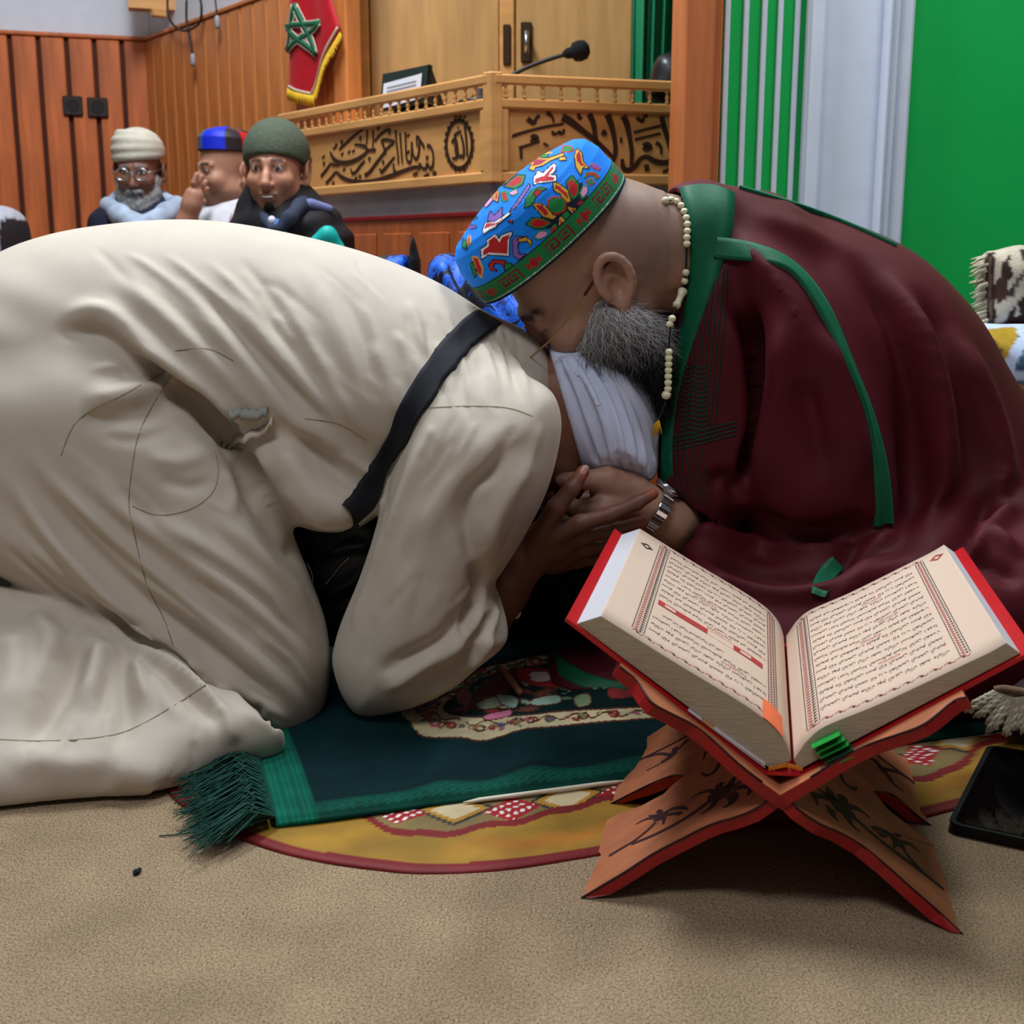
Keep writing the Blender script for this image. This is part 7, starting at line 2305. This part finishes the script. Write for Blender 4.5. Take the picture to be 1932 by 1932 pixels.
# ================================================================== MEN SEATED ALONG THE BACK
def seated(label, head_px, Y, fwd, sc, skin, cloth_polys, cloth_name, cloth_mat, brow=(30, 20, 18), stubble=None, hair=None, jaw=1.0, wide=1.0, up=(0, 0, 1)):
    o3 = atY(head_px[0], head_px[1], Y)
    t = thing('person', label, 'person', (o3[0], Y, 0), 'men seated along the back wall')
    fr = head_frame(o3, fwd, up)
    nk0 = o3 + fr[1][2] * -0.07 * sc - fr[1][0] * 0.02 * sc
    nk1 = o3 + np.array([0, 0.03, -0.19 * sc])
    v, W = head_vol(fr, sc, 0.0046, neck=np.array([nk0, nk1]), jaw=jaw, wide=wide)
    V, Fc = v.mesh()
    V = relax(V, Fc, 1, 0.3)
    mesh_obj('head', V, Fc, M_SKIN, t, True, head_colors(V, fr, sc, skin, tuple(int(c * .72) for c in skin), brow, beard=stubble, hair=hair, wide=wide))
    lo = np.array([o3[0] - 0.42, Y - 0.36, 0.0]); hi = np.array([o3[0] + 0.45, Y + 0.30, o3[2] - 0.02])
    g = Vol(lo, hi, 0.010)
    for px, Yc, T, R in cloth_polys:
        g.poly(px, Yc, T, R, k=0.03)
    sh = o3 + np.array([0, 0.02, -0.42 * sc])
    g.ell((sh[0], Y + 0.02, 0.40), (0.165, 0.12, 0.42), None, k=0.05)
    g.ell((sh[0] + 0.0, Y - 0.10, 0.13), (0.22, 0.18, 0.14), None, k=0.06)
    g.half((0, 0, 0.003), (0, 0, -1))
    V, Fc = g.mesh(); V = relax(V, Fc, 2)
    N = vnormals(V, Fc); V += N * (0.006 * np.sin(V[:, 0] * 40 + 6 * np.sin(V[:, 2] * 14)) * np.sin(V[:, 2] * 17))[:, None]
    V[:, 2] = np.maximum(V[:, 2], 0.003)
    go = mesh_obj(cloth_name, V, Fc, cloth_mat, t, True)
    return t, fr, W, (V, Fc), go

# ---- man with white turban, glasses and grey beard
Y1 = 4.05
m1, fr1, W1, g1, go1 = seated('grey bearded man in a white turban and glasses seated in the corner', (262, 318), Y1, (0.06, -1, -0.2), 0.92, (128, 84, 66),
    [([(170, 425), (182, 398), (215, 380), (262, 384), (315, 380), (345, 398), (352, 430), (352, 480), (165, 480)], Y1 + 0.03, 0.12, 0.06)],
    'robe', mat('navy_wool', (30, 34, 54), 0.8, 0.15, 30, 0.2, 400), brow=(110, 105, 100), wide=0.93)
tv = Vol(W1(0, 0, .06) - 0.2, W1(0, 0, .06) + 0.2, 0.006)
for k, (z, r) in enumerate([(0.040, 0.97), (0.062, 0.97), (0.085, 0.9), (0.105, 0.72)]):
    n_ = 28
    ring = [W1(-0.012 + 0.100 * r * math.cos(a) + 0.0, 0.082 * r * math.sin(a), z + 0.012 * math.cos(a) + 0.006 * math.sin(a + k)) for a in np.linspace(0, 2 * math.pi, n_)]
    tv.chain(ring, [0.0125] * n_, k=0.008)
tv.ell(W1(-0.012, 0, 0.07), (0.090, 0.072, 0.060), fr1[1], k=0.01)
v_, f_ = tv.mesh(); mesh_obj('turban', v_, f_, mat('cream_turban', (206, 200, 182), 0.85, 0.06, 30, 0.2, 500), m1, True)
bd = Vol(W1(0.05, 0, -.1) - 0.18, W1(.05, 0, -.1) + 0.18, 0.006)
bd.ell(W1(0.075, 0, -0.118), (0.036, 0.040, 0.052), fr1[1]).ell(W1(0.07, 0, -0.155), (0.030, 0.032, 0.040), fr1[1], k=0.02)
for s_ in (-1, 1):
    bd.chain([W1(0.02, .066 * s_, -0.035), W1(0.045, 0.052 * s_, -0.085), W1(0.07, 0.025 * s_, -0.12)], [0.016, 0.024, 0.03], k=0.015)
bd.chain([W1(0.10, -0.028, -0.066), W1(0.112, 0, -0.058), W1(0.10, 0.028, -0.066)], [0.007, 0.009, 0.007], k=0.006)
v_, f_ = bd.mesh(); N_ = vnormals(v_, f_); v_ = v_ + N_ * (0.003 * np.sin(v_[:, 0] * 230) * np.sin(v_[:, 2] * 190 + v_[:, 0] * 90))[:, None]
mesh_obj('beard', v_, f_, mat('grey_beard', (132, 130, 128), 0.8, 0.35, 120, 0.6, 250), m1, True)
gg = thing('spectacles', 'metal spectacles on the grey bearded man in the corner', 'spectacles', W1(.12, 0, 0))
for s_ in (-1, 1):
    rim = [W1(0.116, s_ * (0.034 + 0.025 * math.cos(a)), -0.004 + 0.019 * math.sin(a)) for a in np.linspace(0, 2 * math.pi, 21)]
    MB().tube(rim, 0.0022, 6, cap=False).build('lens_rim', M_STEEL, gg, True)
    ctr_ = np.mean(rim[:-1], 0) + fr1[1][0] * 0.003
    mesh_obj('lens', [ctr_] + rim[:-1], [(0, 1 + i, 1 + (i + 1) % 20) for i in range(20)], MATS['spectacle_glass'], gg, True)
    MB().tube([W1(0.114, s_ * 0.060, 0.002), W1(0.06, s_ * 0.080, 0.002), W1(-0.02, s_ * 0.084, 0.0)], 0.0018, 5).build('temple_arm', M_STEEL, gg, True)
MB().tube([W1(0.118, -0.010, 0.0), W1(0.122, 0, 0.004), W1(0.118, 0.010, 0.0)], 0.002, 5).build('bridge', M_STEEL, gg, True)
# pale shawl collar
cl = Vol(atY(262, 400, Y1) + [-.22, -.22, -.16], atY(262, 400, Y1) + [.22, .2, .16], 0.007)
cl.chain([atY(205, 388, Y1 - .04), atY(225, 404, Y1 - .10), atY(250, 420, Y1 - .14), atY(265, 432, Y1 - .15), atY(290, 420, Y1 - .14), atY(315, 402, Y1 - .10), atY(334, 386, Y1 - .04)], [0.024, 0.03, 0.03, 0.03, 0.03, 0.03, 0.024], k=0.02)
cl.chain([atY(205, 388, Y1 - .04), atY(222, 376, Y1 + .06), atY(305, 374, Y1 + .06), atY(334, 386, Y1 - .04)], [0.022] * 4, k=0.02)
v_, f_ = cl.mesh(); mesh_obj('shawl', v_, f_, mat('pale_blue_shawl', (172, 186, 206), 0.85, 0.25, 22, 0.3, 300), m1, True)
yb = Vol(atY(228, 415, Y1 - .14) - 0.06, atY(228, 415, Y1 - .14) + 0.06, 0.004)
yb.cone(atY(222, 402, Y1 - .12), atY(236, 430, Y1 - .15), 0.012, 0.012)
v_, f_ = yb.mesh(); mesh_obj('yellow_lapel', v_, f_, mat('yellow_cloth', (212, 150, 40), 0.8, 0.1), m1, True)

# ---- man in profile touching his mouth
Y2 = 3.62
m2, fr2, W2, g2, go2 = seated('man in a blue, black and red cap touching his lips with his hand', (434, 322), Y2, (-0.80, -0.58, -0.06), 0.92, (172, 122, 98),
    [([(378, 430), (390, 402), (420, 388), (455, 380), (482, 388), (496, 410), (500, 480), (370, 480)], Y2 + 0.03, 0.12, 0.06)],
    'shirt', mat('white_shirt', (206, 204, 210), 0.8, 0.08, 30, 0.2, 300), stubble=(70, 56, 50), hair=(30, 24, 22), wide=0.95)
# panelled cap
nth, nh = 96, 26
TH, HH = np.meshgrid(np.linspace(0, 2 * math.pi, nth, endpoint=False), np.linspace(0, 1, nh), indexing='ij')
r_ = np.interp(HH, [0, .55, .75, .9, 1], [1.0, .96, .8, .45, 0]); z_ = np.interp(HH, [0, .55, .75, .9, 1], [.052, .10, .122, .133, .136])
P = fr2[0] + ((-0.010 + 0.096 * r_ * np.cos(TH))[..., None] * fr2[1][0] + (0.074 * r_ * np.sin(TH))[..., None] * fr2[1][1] + (z_ * 0.74 + 0.010 + 0.010 * np.cos(TH))[..., None] * fr2[1][2])
seg = (np.floor(((TH / (2 * math.pi)) * 8 + 0.1)) % 4).astype(int)
pal = np.array([lin((64, 84, 110))[:3], lin((20, 40, 196))[:3], lin((34, 20, 24))[:3], lin((184, 24, 24))[:3]])
idx = np.arange(nth * nh).reshape(nth, nh)
Fq = np.stack([idx[:, :-1], np.roll(idx, -1, 0)[:, :-1], np.roll(idx, -1, 0)[:, 1:], idx[:, 1:]], -1).reshape(-1, 4)
# which panel faces where: traced from the photograph, blue in front, dark, then red at the back
ang = np.degrees(np.arctan2(np.sin(TH), np.cos(TH)))
near = 1 if fr2[1][1][1] < 0 else -1
a2 = ang * near
pan = np.select([a2 < 12, a2 < 62, a2 < 92, a2 < 150], [0, 1, 2, 3], 2)
pan = np.where(a2 < -20, np.select([a2 < -150, a2 < -100, a2 < -60], [2, 3, 2], 1), pan)
co_ = mesh_obj('panelled_cap', P.reshape(-1, 3), Fq, mat('satin_cap', (40, 40, 160), 0.5, 0.1, 60, attr=True), m2, True, pal[pan].reshape(-1, 3))
co_.modifiers.new('t', 'SOLIDIFY').thickness = 0.004
# raised hand: forearm up, fingers at the lips
YQ = Y2 - 0.14
hq = hand([Q(340, 470, YQ, .034), Q(352, 420, YQ - .01, .028), Q(362, 385, YQ - .02, .026), Q(366, 370, YQ - .02, .026)],
          [[Q(370, 362, YQ - .02, .0105), Q(366, 345, YQ - .035, .0088), Q(371, 330, YQ - .035, .0075)], [Q(374, 364, YQ - .01, .0105), Q(374, 345, YQ - .014, .0088), Q(380, 333, YQ - .012, .0075)],
           [Q(376, 368, YQ + .01, .0100), Q(382, 352, YQ + .008, .0085), Q(388, 343, YQ + .012, .0072)], [Q(374, 372, YQ + .025, .0095), Q(384, 363, YQ + .03, .008), Q(391, 356, YQ + .034, .0068)],
           [Q(358, 384, YQ + .0, .014), Q(372, 386, YQ + .0, .011), Q(384, 380, YQ + .01, .009)]], cell=0.003, k=0.002)
v_, f_ = hq.mesh(); mesh_obj('hand', v_, f_, M_SKIN, m2, True, np.tile(np.array(lin((172, 122, 98))[:3]), (len(v_), 1)))
sl = Vol(atY(340, 450, YQ) + [-.14, -.12, -.2], atY(400, 400, YQ) + [.14, .2, .1], 0.007)
sl.chain([atY(345, 455, YQ), atY(338, 500, YQ), atY(400, 470, Y2 + .02)], [0.045, 0.05, 0.07], k=0.02)
v_, f_ = sl.mesh(); mesh_obj('sleeve', v_, f_, mat('dark_brown_sleeve', (44, 30, 30), 0.85, 0.1), m2, True)
tw = Vol(atY(460, 410, Y2 - .1) - 0.16, atY(460, 410, Y2 - .1) + 0.16, 0.006)
tw.chain([atY(475, 372, Y2 - .06), atY(470, 395, Y2 - .13), atY(452, 412, Y2 - .15), atY(445, 430, Y2 - .15)], [.022, .026, .022, .02], k=.02)
v_, f_ = tw.mesh(); mesh_obj('scarf', v_, f_, mat('pink_white_scarf', (208, 186, 194), 0.85, 0.2, 40), m2, True)

# ---- man in the olive knitted cap, smiling
Y3 = 3.08
m3, fr3, W3, g3, go3 = seated('smiling young man in an olive knitted cap and black jacket', (521, 318), Y3, (-0.08, -0.99, -0.06), 0.90, (188, 134, 108),
    [([(478, 470), (486, 430), (505, 404), (545, 388), (580, 384), (618, 392), (645, 410), (662, 445), (680, 490), (690, 560), (480, 560)], Y3 + 0.03, 0.13, 0.06)],
    'jacket', mat('black_jacket', (26, 22, 26), 0.75, 0.12, 30, 0.2, 300), stubble=(60, 44, 38), hair=(28, 20, 18), jaw=0.95, wide=0.93)
cp = Vol(W3(0, 0, .07) - 0.17, W3(0, 0, .07) + 0.17, 0.0045)
cp.ell(W3(-0.014, 0, 0.036), (0.101, 0.079, 0.086), fr3[1], k=0)
cp.half(W3(0.09, 0, 0.036), -(fr3[1][2] - 0.28 * fr3[1][0]))
v_, f_ = cp.mesh(); mesh_obj('knitted_cap', v_, f_, mat('olive_knit', (78, 86, 70), 0.9, 0.12, 90, 0.7, 160), m3, True)
gt = Vol(W3(.07, 0, -.11) - .05, W3(.07, 0, -.11) + .05, 0.003)
gt.ell(W3(0.078, 0, -0.106), (0.016, 0.014, 0.013), fr3[1]).ell(W3(0.096, 0, -0.094), (0.006, 0.008, 0.004), fr3[1])
v_, f_ = gt.mesh(); mesh_obj('goatee', v_, f_, mat('black_hair', (24, 18, 16), 0.8, 0.2, 200), m3, True)
te = MB()
tr_ = [W3(0.1045 - 0.9 * y_ * y_ * 9, y_, -0.0722 + 2.2 * y_ * y_ * 3) for y_ in np.linspace(-0.016, 0.016, 9)]
te.tube(tr_, [0.0008] + [0.0026] * 7 + [0.0008], 6).build('teeth', mat('teeth', (222, 216, 206), 0.35, 0.0), m3, True)
cj = Vol(atY(540, 400, Y3) + [-.2, -.24, -.14], atY(540, 400, Y3) + [.2, .2, .14], 0.006)
cj.chain([atY(528, 432, Y3 - .15), atY(546, 412, Y3 - .14), atY(566, 390, Y3 - .07), atY(582, 372, Y3 + .03)], [.012, .016, .018, .018], k=.015)
cj.chain([atY(512, 432, Y3 - .15), atY(503, 418, Y3 - .13), atY(496, 404, Y3 - .05)], [.010, .012, .012], k=.012)
shv = Vol(atY(515, 420, Y3 - .12) - .1, atY(515, 420, Y3 - .12) + .1, 0.005)
shv.ell(atY(517, 436, Y3 - .115), (.030, .03, .030), None)
v_, f_ = shv.mesh(); mesh_obj('shirt', v_, f_, mat('blue_shirt', (70, 110, 170), 0.8, 0.2, 60), m3, True)
v_, f_ = cj.mesh(); mesh_obj('collar', v_, f_, mat('slate_blue_collar', (44, 52, 72), 0.8, 0.1), m3, True)
sp_ = Vol(atY(600, 395, Y3) - .12, atY(600, 395, Y3) + .12, 0.006)
sp_.cone(atY(585, 385, Y3 - .06), atY(622, 394, Y3 - .04), 0.014, 0.010)
v_, f_ = sp_.mesh(); mesh_obj('shoulder_patch', v_, f_, mat('lilac_patch', (112, 118, 160), 0.8, 0.1), m3, True)
ts = Vol(atY(612, 455, Y3 - .12) - .14, atY(612, 455, Y3 - .12) + .14, 0.006)
ts.chain([atY(590, 458, Y3 - .12), atY(618, 444, Y3 - .11), atY(634, 470, Y3 - .10)], [.012, .018, .022], k=.02)
v_, f_ = ts.mesh(); mesh_obj('sleeve_patch', v_, f_, mat('turquoise_satin', (16, 170, 164), 0.5, 0.2, 30), m3, True)
bg = MB().lathe(atY(513, 415, Y3 - .175), (0, -1, 0.2), [(0.007, 0), (0.009, 0.003), (0.007, 0.006)], 14).build('badge', mat('white_badge', (210, 214, 236), 0.4, 0.0), m3, True)

# ---- man at the left edge, only his shoulder in view
Y0 = 3.7
m0 = thing('person', 'man at the left edge, only his pale grey sleeved shoulder showing', 'person', (atY(-40, 480, Y0)[0], Y0, 0), 'men seated along the back wall')
o3 = atY(-78, 325, Y0)
frx = head_frame(o3, (0.4, -0.9, 0), (0, 0, 1))
v, W0 = head_vol(frx, 1.0, 0.006, neck=np.array([o3 - UP * 0.08, o3 - UP * 0.2]))
v_, f_ = v.mesh(); mesh_obj('head', v_, f_, M_SKIN, m0, True, head_colors(v_, frx, 1.0, (150, 106, 86), (110, 70, 60), (26, 20, 18), hair=(26, 20, 18)))
g = Vol((o3[0] - .35, Y0 - .3, 0), (o3[0] + .35, Y0 + .3, .95), 0.010)
g.poly([(-130, 420), (-90, 395), (-40, 388), (5, 388), (32, 402), (45, 430), (50, 480), (52, 560), (-140, 560)], Y0, 0.13, 0.06, k=0)
g.ell((o3[0], Y0, 0.36), (.2, .13, .38), None, k=.05); g.ell((o3[0], Y0 - .08, .12), (.24, .2, .13), None, k=.05); g.half((0, 0, .003), (0, 0, -1))
v_, f_ = g.mesh(); v_[:, 2] = np.maximum(v_[:, 2], 0.003)
pxg = proj(v_); cg = np.tile(np.array(lin((176, 176, 184))[:3]), (len(v_), 1)); dk = (v_[:, 0] > atY(28, 440, Y0)[0]) & (v_[:, 2] < atY(20, 415, Y0)[2]); cg[dk] = np.array(lin((40, 30, 34))[:3])
mesh_obj('robe', v_, f_, mat('two_tone_robe', (176, 176, 184), 0.85, 0.1, 40, 0.2, 300, attr=True), m0, True, cg)
